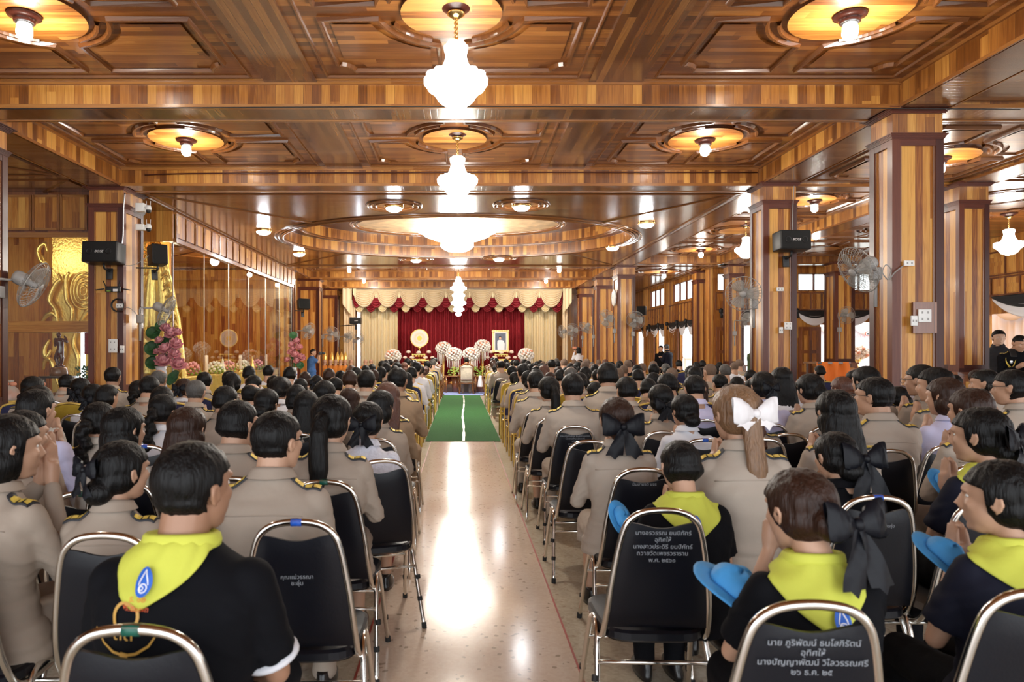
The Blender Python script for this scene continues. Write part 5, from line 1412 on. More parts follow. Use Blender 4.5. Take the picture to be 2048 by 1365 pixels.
decal(p1, ribbon2d([(0, .03), (-.004, 0), (0, -.03), (.004, -.06)], .03), -.072, .815, 'emblem_gold', 'shirt_print', .008)
emblem(p4, .0, .965, 1.1, .018); emblem(p6, .0, .93, 1.1, .016)
# white piping on the polo sleeve of p1
for sx in (-1, 1):
    S0, E, Wr = arm_pts('m', 'lap', sx); q = S0.lerp(E, .78); q2 = S0.lerp(E, .83); b = MB(); b.tube([q, q2], [.0735, .0745], 24); inst('sleeve_trim', smooth_me(b.mesh('trim')), 'cloth_white', p1)
# sleeve patch for p3
S0, E, Wr = arm_pts('f', 'wai', -1); q = S0.lerp(E, .35)
b = MB(); b.poly([(-.006, 0, .030), (-.024, 0, .022), (-.022, 0, -.012), (0, 0, -.032), (.022, 0, -.012), (.024, 0, .022), (.006, 0, .030)]); o = inst('sleeve_patch', b.mesh('patch'), 'cloth_dark_navy', p3); o.location = q+Vector((-.052, -.048, 0)); o.rotation_euler = (0.1, 0, -.75)
b = MB(); b.ball((0, -.003, 0), (.010, .003, .015)); o2 = inst('patch_badge', b.mesh('b'), 'board_gold', o)
# blue caps
def cap_at(px, py, d, rz, s, label, rx=0):
    p = P(px, py, d); o = blue_hat((p.x, p.y, p.z), rz, s, label); o.rotation_euler = (rx, .25, rz); return o
cap_at(1470, 1175, 2.0, .3, .66, 'sky blue cloth cap held before the woman nearest the camera', .3)
cap_at(1892, 1112, 2.2, .2, .55, 'sky blue cloth cap beside the woman in the lower right corner', .5)
cap_at(1242, 1035, 2.95, .5, .38, 'sky blue cap beside the person in the first row seat', 1.0)
cap_at(1888, 968, 3.15, .1, .42, 'sky blue cap beside the woman near the right edge', .8)

# chairs we can single out
def bchair(px, ytop, d, label, text=None, tape=None, rz=0, ts=.026, tz=.80):
    x = (px-CX)*d/F; y = d+.264
    o = place_tree(CH_BLACK, x, y, rz, label); CHAIRS.append((x, y))
    if text: add_chair_text(o, text, tz, ts)
    if tape: add_tape(o, tape)
    return o
bchair(264, 1262, 1.43, 'black chrome-framed chair with green tape behind the neckerchief man', ['อุทิศให้'], 'tape_green', tz=.70)
bchair(1635, 1210, 1.57, 'black chair with four lines of white lettering nearest the camera', ['นาย ภูริพัฒน์ ธนโสภิรัตน์', 'อุทิศให้', 'นางปัญญาพัฒน์ วิไลวรรณศรี', '๒๖ ธ.ค. ๒๕'], None, ts=.025, tz=.825, rz=-.04)
bchair(2085, 1215, 1.65, 'black chair cut off by the lower right corner', ['คุณ'], None, ts=.03, tz=.72)
bchair(1330, 1022, 2.5, 'black chair with five lines of white lettering behind the neckerchief wearer', ['นางอรวรรณ ยนปิภัทร์', 'อุทิศให้', 'นางสาวประดิรี ยนปิภัทร์', 'ถวายวัดเพชรวราราม', 'พ.ศ. ๒๕๖๐'], None, ts=.027, tz=.83, rz=-.03)
bchair(1755, 997, 2.72, 'black chair with blue tape and small lettering beside the woman with the huge bow', ['อุทิศให้', 'นางบุญชิต เพ็งทุ่ง', 'ร.ศ. ๒๕๖๓'], 'tape_blue', ts=.022, tz=.82)
bchair(208, 1068, 2.16, 'black chrome-framed chair of the woman with the low bun', None, None)
bchair(585, 1045, 2.33, 'black chair with blue tape of the man with spectacles', ['คุณแม่วรรณา', 'ชะอุ่ม'], 'tape_blue', ts=.024, tz=.72, rz=.05)
bchair(1490, 928, 3.05, 'black chair with blue tape and three lines of lettering under the white bow', ['อุทิศส่วนกุศลให้', 'คุณพ่อชนันต์ ชวาวัฒนากุล', 'โทรเฟื่อง บรร. ๗'], 'tape_blue', ts=.027, tz=.78)
bchair(1288, 940, 3.37, 'black chair with one line of lettering under the woman with the black ribbon', ['นิมมานรดี ขจร'], None, ts=.024, tz=.84)
bchair(-150, 1065, 2.12, 'black chair mostly outside the left edge under the half-seen person')
bchair(648, 950, 3.05, 'black chair with green tape under the woman with the very long ponytail', None, 'tape_green')
bchair(733, 918, 3.62, 'navy-backed chrome chair of the woman in white lace', None, None, rz=.30)
bchair(466, 930, 3.12, 'black chair of the wavy-haired young man')
bchair(1180, 885, 4.42, 'empty black chrome chair beside the aisle, right side')
bchair(1150, 852, 5.30, 'black chair with four lines of lettering behind the neat-haired man', ['คณะครูนักเรียน ชุมชนโนนเมือง', 'และชาวบ้าน เมืองศรี', 'อุทิศให้', 'อาจารย์ทองใบ'], None, ts=.022, tz=.84)
bchair(1578, 870, 4.8, 'black chair between the white bow and the straight-haired woman')
bchair(1780, 875, 4.0, 'black chair with empty handle under the man with spectacles, right side')
bchair(1397, 815, 6.3, 'black chair with faint lettering behind the lilac shirt', ['อุทิศให้', 'โรงเรียนบ้าน'], None, ts=.02)
bchair(1540, 822, 5.45, 'black chair with lettering behind the woman in the lilac-white shirt', ['อุทิศให้', 'พ่อทองคำ วันดี', 'นางสมคิด วันดี'], 'tape_blue', ts=.03)
bchair(1328, 845, 4.95, 'black chair of the woman with low ribbon bow, right block')
bchair(1410, 860, 4.5, 'black chair with blue tape of the woman in the white blouse', None, 'tape_blue')
bchair(168, 975, 2.8, 'black chair with green tape beside the cream blouse', None, 'tape_green')
bchair(290, 880, 4.2, 'black chair with blue tape in front of the curly ponytail', None, 'tape_blue')
bchair(240, 905, 3.05, 'black chair of the woman with the cream blouse')
bchair(371, 905, 3.2, 'black chair of the straight-haired woman in white')
bchair(1745, 800, 5.5, 'black chair with a row of lettering far right, before the white backdrop', ['๑. บริษัท'], None)
bchair(1680, 905, 3.4, 'black chair of the straight black-haired woman in khaki')
bchair(1900, 860, 4.2, 'black chair of the person with the shield patch')
bchair(1960, 905, 3.5, 'black chair of the woman with the brown bob at the right')
bchair(1985, 985, 2.65, 'black chair of the woman with black bow near the right edge')
for x, y, l_ in NEARP:
    if y < 3 or any(abs(a-x) < .34 and abs(c-y) < .45 for a, c in CHAIRS): continue
    place_tree(CH_BLACK_FAR, x, y+.03, 0, 'black chrome chair under the '+' '.join(l_.replace(',', '').split()[:11])); CHAIRS.append((x, y))
# ---- everybody else: rows of seats --------------------------------------
rr = random.Random(21)
ords0 = 0
ords = ['first', 'second', 'third', 'fourth', 'fifth', 'sixth', 'seventh', 'eighth', 'ninth', 'tenth', 'eleventh', 'twelfth', 'thirteenth', 'fourteenth', 'fifteenth', 'sixteenth', 'seventeenth', 'eighteenth', 'nineteenth', 'twentieth', 'twenty-first', 'twenty-second', 'twenty-third', 'twenty-fourth']
HM = {'hair_black': 'black', 'hair_brown': 'dark brown', 'hair_red_brown': 'reddish-brown', 'hair_grey': 'greying', 'hair_stubble': 'cropped'}
HS = {'short': 'short', 'shortw': 'bushy', 'balding': 'thinning', 'stubble': 'stubbly', 'bob': 'bobbed', 'long': 'long loose', 'pony': 'ponytailed', 'ponycurl': 'curly ponytailed', 'bun': 'high-bunned', 'lowbun': 'low-bunned'}
CN = {'khaki': 'khaki uniform', 'khaki_light': 'pale khaki uniform', 'khaki_warm': 'tan khaki uniform', 'cloth_white': 'white shirt', 'cloth_cream': 'cream jacket', 'cloth_lilac': 'lilac-white shirt', 'cloth_black': 'black jacket', 'cloth_dark_navy': 'dark navy uniform', 'camo_green': 'green uniform'}
def crowd_person(x, y, sidename, row, seat, dark=0, d=10):
    for (a, c) in SEATED:
        if abs(a-x) < .40 and abs(c-y) < .42: return
    fem = rr.random() < .55
    if dark: fem = rr.random() < .3
    lod = 1 if y < 9.6 else 2
    if fem:
        hair = rr.choice(['bob', 'lowbun', 'bun', 'pony', 'long', 'lowbun', 'bun', 'ponycurl', 'shortw']); hm = rr.choice(['hair_black']*5+['hair_brown', 'hair_red_brown', 'hair_brown'])
    else:
        hair = rr.choice(['short', 'short', 'shortw', 'short', 'balding']); hm = rr.choice(['hair_black']*6+['hair_grey'])
        if dark and rr.random() < .55: hair, hm = 'stubble', 'hair_stubble'
    cl = rr.choice(['khaki', 'khaki_light', 'khaki_light', 'khaki', 'khaki_warm', 'khaki', 'cloth_white', 'cloth_cream'])
    if dark: cl = rr.choice(['cloth_black', 'khaki', 'cloth_dark_navy', 'khaki_warm', 'khaki_light', 'cloth_white'])
    bd = 'gold' if 'khaki' in cl or (dark and rr.random() < .4) else None
    top = rr.uniform(1.21, 1.33) if not fem else rr.uniform(1.17, 1.29)
    where = '%s seat from the aisle, %s row of the %s block' % (ords[seat], ords[row], sidename)
    lab = '%s%s-haired person, %s' % ((HM[hm]+' ') if hair != 'stubble' else '', HS[hair], where)
    if len(lab.split()) > 16: lab = lab.replace('dark brown', 'brown').replace('-haired person', '-haired')
    yy = y+rr.uniform(-.06, .06)
    person(x+rr.uniform(-.03, .03), yy, top, lab, sex='f' if fem else 'm', hair=hair, hm=hm, cloth=cl, boards=bd, pose='wai' if lod == 2 else rr.choice(['wai', 'lap']), turn=rr.choice([-15, 0, 0, 0, 15]) if lod < 2 else rr.choice([0, 0, 15]), nod=rr.choice([8, 8, 16]) if lod < 2 else 8,
           lod=lod, seed=rr.randint(0, 2) if lod == 1 else 1, fat=1.08 if lod == 1 else 1.0, skin=rr.choice(['skin', 'skin', 'skin_dark', 'skin_pale']) if lod < 2 else 'skin', bow=('satin_black', .8) if (fem and hair in ('bun', 'lowbun') and rr.random() < .45 and lod == 1) else None, group='people seated in rows on the %s of the aisle' % ('left' if sidename.startswith('left') else 'right'), collar=lod < 2)
    return True
def crowd_chair(x, y, sidename, row, seat):
    if y < 6.6: kind = 'black'
    elif seat <= 2: kind = rr.choice(['yellow', 'navy', 'navy']) if y < 12 else rr.choice(['yellow', 'navy', 'black'])
    else: kind = rr.choice(['black', 'navy', 'yellow', 'black'])
    word = {'black': 'black chrome-framed', 'yellow': 'yellow gold-framed', 'navy': 'navy gold-framed'}[kind]
    lab = '%s chair, seat %s from the aisle, %s row of the %s block' % (word, ords[seat], ords[row], sidename)
    grp = word+' banquet chairs in the rows'
    if y < 10 and seat <= 2 or y < 7.2:
        pr = {'black': CH_BLACK_FAR, 'yellow': CH_GY, 'navy': CH_GN}[kind]; o = place_tree(pr, x, y+.03, 0, lab, grp)
    else:
        o = bpy.data.objects.new('banquet_chair', far_meshes[kind]); C.objects.link(o); o.location = (x, y+.03, 0); setp(o, lab, 'chair', grp)
SEATED.append((.86, 4.72))      # this seat is empty in the photograph
rows_y = [4.75, 5.6, 6.5, 7.35, 8.2, 9.05, 9.95, 10.9, 11.9, 12.9, 13.9, 14.9, 15.9, 16.9, 17.9, 18.9, 19.9, 20.9, 21.9]
for ri, y in enumerate(rows_y):
    row = ri+4
    nl = 9 if y < 11.5 else 8
    for s_ in range(nl):
        x = -.80-.545*s_-(.0 if y < 8 else .02*s_)
        if y < 7.0 and s_ > 7: continue
        if x < XL+.35 or (x < -2.4 and y > 11.2) or (x < -3.4 and y > 8.6): continue
        if y > 20.5 and s_ == 0: continue
        if y > 21.5 and s_ > 5: continue
        if y > 11.2 and x > XL and (rr.random() < .10): continue
        if crowd_person(x, y, 'left', row, s_, d=y): crowd_chair(x, y, 'left', row, s_)
    nr = 7
    for s_ in range(nr):
        x = .90+.555*s_
        if x > XR-.35 or (y > 20.5 and s_ == 0): continue
        if y > 11.2 and rr.random() < .10: continue
        if crowd_person(x, y, 'right', row, s_, dark=(y > 9.5 and s_ >= 3), d=y): crowd_chair(x, y, 'right', row, s_)
for ri, y in enumerate([7.0, 8.2, 9.4, 12.4, 13.6, 14.8, 16.0, 17.2, 18.4]):
    for s_ in range(3 if y < 10 else 2):
        x = 5.95+.6*s_
        if y < 8 and s_ > 1: continue
        if crowd_person(x, y, 'far right', ri+6, s_, dark=y > 9): crowd_chair(x, y, 'far right', ri+6, s_)
for o in (CH_BLACK, CH_BLACK_FAR, CH_GY, CH_GN): kill(o)
# ================================================================== WALL FANS
def aim(d):
    return Vector(d).normalized().to_track_quat('Z', 'Y').to_matrix().to_4x4()
def make_fan():
    """wall fan, cage axis +Z, centre of cage at the origin"""
    root = thing('wall_fan', 'x', 'fan')
    b = MB()
    b.tube([(.30*math.cos(a), .30*math.sin(a), 0) for a in [2*PI*k/40 for k in range(40)]], .006, 6, closed=True)
    for k in range(36):
        a = 2*PI*k/36; c, s = math.cos(a), math.sin(a)
        b.tube([(r*c, r*s, z) for r, z in ((.055, .085), (.13, .088), (.22, .07), (.28, .035), (.30, 0))], .0026, 3, caps=False)
        b.tube([(r*c, r*s, z) for r, z in ((.06, -.075), (.14, -.08), (.22, -.07), (.28, -.035), (.30, 0))], .0026, 3, caps=False)
    for r, z in ((.17, .081), (.24, .058), (.2, -.074)): b.tube([(r*math.cos(a), r*math.sin(a), z) for a in [2*PI*k/32 for k in range(32)]], .0026, 3, closed=True)
    b.build('cage', 'grey_wire', root)
    b = MB(); b.lathe([(0, .093), (.05, .092), (.056, .082), (0, .08)], n=20); b.build('badge', 'grey_plastic', root, True)
    for k in range(3):
        b = MB(); rows = []
        for i in range(8):
            r = .04+.215*i/7; wd = .35+.42*math.sin(PI*min(1, .15+.75*i/7)); row = []
            for j in range(7):
                a = 2*PI*k/3+(j/6-.5)*wd*1.7; row.append((r*math.cos(a), r*math.sin(a), .02-(j/6-.5)*.07))
            rows.append(row)
        b.grid(rows); solid(b.build('blade', 'grey_blade', root, True), .003)
    b = MB(); b.lathe([(0, .05), (.035, .045), (.04, 0), (.045, -.07), (.075, -.085), (.085, -.11), (.085, -.20), (.07, -.235), (.03, -.25), (0, -.25)], n=24); b.build('motor_housing', 'grey_plastic', root, True)
    return root
mat('grey_blade', (.42, .41, .38), .35, alpha=.45)
FAN = make_fan()
def place_fan(px, py, d, direction, anchor, label, s=1.0):
    c = P(px, py, d); o = copy_tree(FAN); o.matrix_world = Matrix.Translation(c) @ aim(direction) @ Matrix.Scale(s, 4); setp(o, label, 'fan')
    inv = o.matrix_world.inverted(); dv = Vector(direction).normalized(); a = Vector(anchor)
    back = c-dv*.2*s; elbow = Vector((a.x+(back.x-a.x)*.25, a.y+(back.y-a.y)*.25, back.z-.06*s))
    b = MB(); b.tube([inv @ p for p in smooth_path([back, back-dv*.05*s+Vector((0, 0, -.05*s)), (back+elbow)/2+Vector((0, 0, -.02)), elbow, Vector((elbow.x, elbow.y, a.z-.02))], 4)], .016/s, 8); b.build('arm', 'grey_plastic', o, True)
    b = MB(); b.box(-.05, .05, -.05, .05, -.07, .07, bev=.012); b.xf(0, inv @ Matrix.Translation((elbow.x, elbow.y, a.z-.05))); b.build('bracket', 'grey_plastic', o, True)
    b = MB(); b.tube([inv @ Vector((elbow.x, elbow.y, a.z-.08)), inv @ Vector((elbow.x, elbow.y, a.z-.42))], .02/s, 8); b.build('mounting_post', 'grey_plastic', o, True)
    return o
place_fan(1716, 540, 7.3, (-.82, -.10, -.42), (4.70, 7.70, 2.42), 'large grey wall fan on the thick right column, tilted down to the left', .88)
place_fan(68, 570, 8.3, (.80, .22, -.42), (-5.42, 7.9, 2.25), 'grey wall fan at the left edge, tilted down over the crowd', 1.0)
place_fan(333, 622, 11.7, (.82, .22, -.42), (XL+.04, 11.35, 2.1), 'grey wall fan on the inner side of the left column by the lotus vase', .92)
place_fan(1487, 588, 10.3, (-.45, -.85, -.18), (4.76, 10.95, 2.3), 'grey wall fan seen face-on at the speaker column', .86)
for px, py, d, dr, an, lab, s in (
    (1495, 640, 19.8, (.2, -.9, -.2), (8.2, 20.6, 2.1), 'small round fan seen past the speaker column', .9),
    (1693, 631, 19.6, (.05, -1, -.12), (11.2, 20.2, 2.2), 'small round fan before the column at the white backdrop', .85),
    (1271, 641, 20.9, (-.5, -.8, -.25), (5.3, 21.1, 2.1), 'fan on the front of the clock pillar', .95),
    (1214, 638, 20.9, (-.75, -.6, -.3), (4.88, 21.4, 2.2), 'fan on the left side of the clock pillar', .95),
    (1171, 656, 24.4, (-.7, -.35, -.7), (4.93, 24.9, 2.1), 'steeply tilted fan right of the stage curtain', .9),
    (1145, 661, 26.4, (-.3, -.9, -.25), (4.93, 26.8, 2.1), 'round fan facing the hall beside the right stage curtain', .9),
    (1124, 664, 28.0, (-.85, -.45, -.2), (4.7, 28.2, 2.1), 'fan turned left at the edge of the cream curtain', .9),
    (617, 663, 22.3, (.75, -.5, -.35), (-5.5, 22.6, 2.1), 'fan just above the photographer left of the stage', .95),
    (663, 669, 25.0, (.15, -.95, -.25), (-5.2, 25.3, 2.1), 'second fan left of the stage, facing the hall', .95),
    (696, 675, 26.5, (.75, -.45, -.45), (-4.9, 27.0, 2.1), 'third fan left of the stage, tilted towards the curtain', .85),
    (717, 678, 28.1, (.2, -.9, -.15), (-4.5, 28.5, 2.0), 'fourth fan, at the edge of the left cream curtain', .8)):
    place_fan(px, py, d, dr, an, lab, s)
kill(FAN)
# cables, sockets
def wire(pts, r, m, label, name='power_cable'):
    b = MB(); b.tube(smooth_path(pts, 6), r, 6); o = b.build(name, m, None, True); setp(o, label, 'cable'); return o
def plate(px, py, d, w, h, m, name, label, face='y', parts=2):
    c = P(px, py, d); r = thing(name, label, 'socket', c)
    b = MB(); b.box(-w/2, w/2, -.012, .012, -h/2, h/2, bev=.005); b.build('cover', m, r, True)
    s_ = MB()
    for k in range(parts):
        for sx in (-1, 1): s_.box(sx*w*.22-.008, sx*w*.22+.008, -.015, -.012, (k-(parts-1)/2)*h/parts-.012, (k-(parts-1)/2)*h/parts+.012)
    s_.build('slots', 'grey_plastic', r); return r
wire([P(1775, 560, 7.47), P(1765, 545, 7.44), P(1772, 530, 7.44), P(1782, 540, 7.46), P(1778, 560, 7.46), P(1790, 545, 7.47), P(1812, 528, 7.47)], .006, 'grey_plastic', 'looped grey cable from the large fan to its socket')
plate(1818, 527, 7.47, .11, .06, 'white_plastic', 'wall_socket', 'small white socket beside the large fan on the thick column', parts=1)
r_ = plate(1849, 632, 7.45, .14, .14, 'white_plastic', 'wall_socket', 'double white socket plate on the thick right column'); 
b = MB(); c = P(1849, 634, 7.475); b.box(c.x-.13, c.x+.13, c.y-.01, c.y+.02, c.z-.18, c.z+.16, 'z'); o = b.build('socket_board', 'door_wood'); setp(o, 'reddish wooden backing board behind the socket plate on the thick column', 'board')
plate(1828, 642, 7.45, .07, .11, 'white_plastic', 'light_switch', 'white dimmer switch left of the socket plate', parts=1)
plate(1560, 579, 10.77, .11, .06, 'white_plastic', 'wall_socket', 'small white socket under the loudspeaker on the second column', parts=1)
plate(1576, 652, 10.77, .12, .12, 'white_plastic', 'wall_socket', 'double white socket plate low on the speaker column')
plate(1562, 661, 10.77, .06, .10, 'white_plastic', 'light_switch', 'white switch low on the speaker column', parts=1)
plate(226, 692, 11.02, .14, .22, 'white_plastic', 'wall_socket', 'white socket plate with a black plug on the left column'); plate(244, 699, 11.02, .07, .12, 'white_plastic', 'wall_socket', 'small white socket right of the plugged plate on the left column', parts=1)
plate(239, 612, 11.02, .11, .07, 'white_plastic', 'wall_socket', 'white socket inside the coiled black cable', parts=1)
c = P(236, 611, 11.0); b = MB()
for k in range(3): b.tube([(c.x+(.095+.005*k)*math.cos(a), c.y-.01*k, c.z+(.095+.005*k)*math.sin(a)) for a in [2*PI*q/28 for q in range(28)]], .006, 6, closed=True)
o = b.build('cable_coil', 'black_plastic', None, True); setp(o, 'coiled black cable hung around a white socket', 'cable')
wire([P(250, 386, 11.0), P(247, 420, 10.99), P(246, 470, 10.99), P(242, 500, 10.99)], .012, 'steel_grey', 'grey conduit running down the left column to the loudspeaker')
wire([P(245, 528, 10.99), P(255, 532, 10.95), P(275, 527, 10.95), P(297, 512, 10.95)], .005, 'grey_plastic', 'thin cable sagging between the two left loudspeakers')
wire([P(245, 614, 10.99), P(262, 618, 10.96), P(275, 632, 10.98)], .005, 'grey_plastic', 'thin white lead from the coiled cable to the fan')
wire([P(290, 350, 10.9), P(400, 347, 10.9), P(700, 346, 10.9), P(1100, 345, 10.9), P(1515, 345, 10.9)], .010, 'dark_teak', 'dark cable clipped along the second beam')
wire([P(0, 218, 7.42), P(150, 217, 7.42), P(500, 215, 7.42), P(1000, 213, 7.42), P(1500, 215, 7.42), P(2040, 219, 7.42)], .006, 'black_plastic', 'thin black cable clipped along the first beam')
wire([P(1588, 372, 10.76), P(1586, 410, 10.76), P(1584, 470, 10.76)], .006, 'grey_plastic', 'grey cable down to the loudspeaker on the second column')
c = P(208, 507, 10.8)
def speaker(c, w, h, dp, rz, rx, label, logo=True, ports=True, bracket=None):
    r = thing('loudspeaker', label, 'speaker', c, rz); r.rotation_euler = (rx, 0, rz)
    b = MB(); b.box(-w/2, w/2, -dp/2, dp/2, -h/2, h/2, bev=.022); b.build('cabinet', 'black_plastic', r, True)
    b = MB(); b.box(-w/2+.015, w/2-.015, -dp/2-.008, -dp/2+.004, -h/2+.015, h/2-.015, bev=.004); b.build('grille', 'black_matte', r, True)
    if ports:
        for sx in (-1, 1):
            b = MB(); i0 = len(b.v); b.lathe([(.042, 0), (.048, .004), (.038, .006), (.034, -.02), (0, -.03)], n=20); b.xf(i0, Matrix.Translation((sx*w*.27, -dp/2-.01, 0)) @ Matrix.Rotation(PI/2, 4, 'X')); b.build('port', 'black_plastic', r, True)
    if logo:
        me = text_mesh('BOSE', .05); o = link('logo', me, 'text_white2', r); o.location = (0 if ports else .04, -dp/2-.012, -.018); o.rotation_euler = (PI/2, 0, 0)
        for v in me.vertices: v.co.x = v.co.x*1.15+v.co.y*.3
    b = MB(); b.tube([(0, .0, -h/2), (0, .03, -h/2-.07), (0, dp/2+.06, -h/2-.09)], .018, 8); b.box(-.05, .05, dp/2+.03, dp/2+.06, -h/2-.22, -h/2-.04, bev=.006); b.build('mounting_bracket', 'black_plastic', r, True)
    return r
speaker(P(208, 507, 10.82), .56, .33, .30, 0, -.08, 'black loudspeaker with white logo on the front of the left column')
speaker(P(315, 511, 11.5), .26, .34, .26, .75, -.10, 'black cube loudspeaker on an arm right of the left column', False, False)
speaker(P(1583, 483, 10.58), .48, .30, .28, .05, -.06, 'black loudspeaker with white logo on the second right column')
speaker(P(607, 609, 22.2), .38, .33, .25, .5, -.2, 'dark loudspeaker turned sideways at the far end of the glass enclosure', False, False)
speaker(P(711, 642, 27.6), .46, .26, .25, 0, 0, 'small black loudspeaker in front of the left cream curtain', True, False)
speaker(P(1283, 622, 22.6), .3, .3, .25, -.4, 0, 'small black loudspeaker just right of the clock pillar', False, False)
wire([P(272, 536, 11.3), P(318, 537, 11.5)], .012, 'black_plastic', 'black steel arm carrying the cube loudspeaker', 'support_arm')
wire([P(590, 622, 22.2), P(607, 622, 22.2)], .02, 'black_plastic', 'short black arm holding the sideways loudspeaker by the enclosure', 'support_arm')
wire([Vector((-4.9, 27.9, 2.55)), P(711, 650, 27.8)], .02, 'black_plastic', 'black arm holding the small loudspeaker by the cream curtain', 'support_arm')
wire([Vector((5.45, 21.6, 2.78)), P(1283, 628, 22.5)], .02, 'black_plastic', 'black arm holding the small loudspeaker beside the clock pillar', 'support_arm')
# router
c = P(226, 578, 10.98); r = thing('wifi_router', 'black router with upright antennas on the left column', 'router', c)
b = MB(); b.box(-.12, .12, -.02, .03, -.05, .04, bev=.01); b.build('case', 'black_plastic', r, True)
for x, t in ((-.11, -.10), (.10, .02), (-.16, -.24), (.16, .24)):
    b = MB(); b.tube([(x*.9, 0, .0), (x+t*.5, 0, .13 if abs(x) < .13 else -.02)], .009, 6); b.build('antenna', 'black_plastic', r, True)
b = MB(); b.box(.01, .08, -.023, -.019, -.045, -.005); b.build('label_sticker', 'white_plastic', r)
b = MB(); b.box(-.09, -.03, -.023, -.019, -.045, -.03); b.build('label_sticker', 'leaf_light', r)
for px, py, lab in ((297, 418, 'white and black dome security camera, upper one on the left column'), (297, 455, 'white and black dome security camera, lower one on the left column')):
    c = P(px, py, 11.35); r = thing('security_camera', lab, 'camera', c)
    b = MB(); b.box(-.20, -.06, -.05, .05, -.05, .09 if py < 430 else .05, bev=.008); b.build('junction_box', 'white_plastic', r, True)
    b = MB(); b.tube([(-.06, 0, .02), (0, 0, .03)], .014, 8); b.lathe([(.0, .06), (.035, .055), (.045, .02), (.045, -.02), (.0, -.02)], n=20); b.build('camera_body', 'white_plastic', r, True)
    b = MB(); b.ball((0, 0, -.035), .042, 16, 12); b.build('lens_dome', 'black_plastic', r, True)
    b = MB(); b.tube([(-.03, 0, .04), (-.035, 0, .13)], .004, 5); b.tube([(.03, 0, .04), (.035, 0, .13)], .004, 5); b.build('antenna', 'white_plastic', r)
# clock on pillar
c = Vector((4.87, 21.5, 3.2)); r = thing('wall_clock', 'white octagonal wall clock on the left side of the far pillar', 'clock', c, 0)
b = MB(); b.lathe([(.0, 0), (.27, 0), (.27, .04), (.24, .05), (.0, .05)], n=8); b.xf(0, Matrix.Rotation(-PI/2, 4, 'Y')); b.build('case', 'clock_face', r)
b = MB(); b.lathe([(.0, .055), (.19, .055), (.2, .05)], n=24); b.xf(0, Matrix.Rotation(-PI/2, 4, 'Y')); b.build('dial', 'white_plastic', r)
b = MB(); b.box(-.065, -.06, -.008, .008, 0, .12); b.box(-.065, -.06, 0, .09, -.006, .006); b.build('hands', 'black_plastic', r)

# ================================================================== STAGE
ST = .30
b = MB(); b.box(-4.9, 4.7, 25.0, 31.5, 0, ST, 'x'); struct('floor', b, 'table_wood', 'low wooden stage platform behind the crowd', 'floor')
def curtain(x0, x1, y, z0, z1, m, label, pitch=.16, amp=.05):
    o = drape_wall('x', y, x0, x1, z0, z1, 'stage_curtain', label, m, amp, pitch); return o
curtain(-2.72, 2.82, 29.9, ST, 3.9, 'curtain_red', 'deep red pleated stage curtain', .17, .10)
curtain(-4.3, -2.70, 29.6, ST, 3.9, 'curtain_cream', 'cream pleated curtain left of the red one', .15, .08)
curtain(2.80, 4.2, 29.6, ST, 3.9, 'curtain_cream', 'cream pleated curtain right of the red one', .15, .08)
curtain(-4.95, -4.45, 29.0, ST, 3.7, 'valance_gold', 'narrow patterned gold drape beside the left stage pillar', .1, .03)
curtain(4.35, 4.6, 29.0, ST, 3.7, 'valance_gold', 'narrow patterned gold drape beside the right stage pillar', .1, .03)
b = MB(); b.box(-4.5, -4.38, 29.9, 30.0, .3, 3.4); o = b.build('glow_strip', 'cool_glow'); setp(o, 'bluish glow in the gap left of the cream curtain', 'lamp')  # emissive box added to imitate the bluish light in the curtain gap
def festoon(x0, x1, y, zt, depth, m, name, parent, folds=6, top_w=1.0):
    b = MB(); rows = []; n = 22; mm = folds*6
    for i in range(mm+1):
        v = i/mm; row = []
        for j in range(n+1):
            u = j/n; dip = max(0, 4*u*(1-u))**.8
            z = zt-.03-v*(depth*dip*1.0)-v*.05; yy = y-.13*abs(math.sin(v*PI*folds))*dip**.5-.06*dip*v
            sq = .5+(u-.5)*(1-.18*v*(1-dip)); row.append((x0+(x1-x0)*sq, yy, z))
        rows.append(row)
    b.grid(rows); o = b.build(name, m, parent, True); solid(o, .01); return o
vr = thing('stage_valance', 'scalloped cream and red valance across the top of the stage', 'valance', (0, 0, 0))
zt = P(0, 578, 28.9).z; W0, W1 = -4.55, 4.35; n = 9; w = (W1-W0)/n
for k in range(n+1):
    xa = W0+w*(k-.5)
    festoon(max(W0-.05, xa+w*.12), min(W1+.05, xa+w*.88), 29.02, zt-.12, .62, 'valance_red', 'red_swag', vr)
for k in range(2*n):
    xa = W0+w*k*.5-.02; m_ = 'curtain_cream' if k % 2 == 0 else 'valance_red'
    festoon(xa+.02, xa+w*.5+.06, 29.10, zt-.52, .40, m_, 'lower_swag', vr, 5)
for k in range(n):
    xa = W0+w*k; festoon(xa-.07, xa+w+.07, 28.94, zt+.02, .74, 'valance_gold', 'cream_swag', vr, 8)
for k in range(1, n):
    b = MB(); x = W0+w*k; b.lathe([(.0, 0), (.025, -.02), (.03, -.05), (.02, -.07), (.045, -.1), (.055, -.26), (0, -.27)], (x, 28.86, zt-.12), 12); b.build('tassel', 'curtain_cream', vr, True)
for (xa, xb, dz) in ((W0-.42, W0-.02, 1.25), (W0+.02, W0+.16, .5), (W1-.0, W1+.36, 1.15)):
    b = MB(); rows = []
    for i in range(16):
        v = i/15; row = []
        for j in range(9):
            u = j/8; jag = dz*(.55+.45*(u if xa < 0 else 1-u)); row.append((xa+(xb-xa)*u, 28.8-.03*math.sin(u*14), zt+.05-jag*v))
        rows.append(row)
    b.grid(rows); solid(b.build('jabot', 'curtain_cream', vr, True), .01)
b = MB(); b.box(-4.9, 4.7, 28.9, 29.1, zt-.02, zt+.5, 'x'); b.build('pelmet_rail', 'valance_gold', vr)
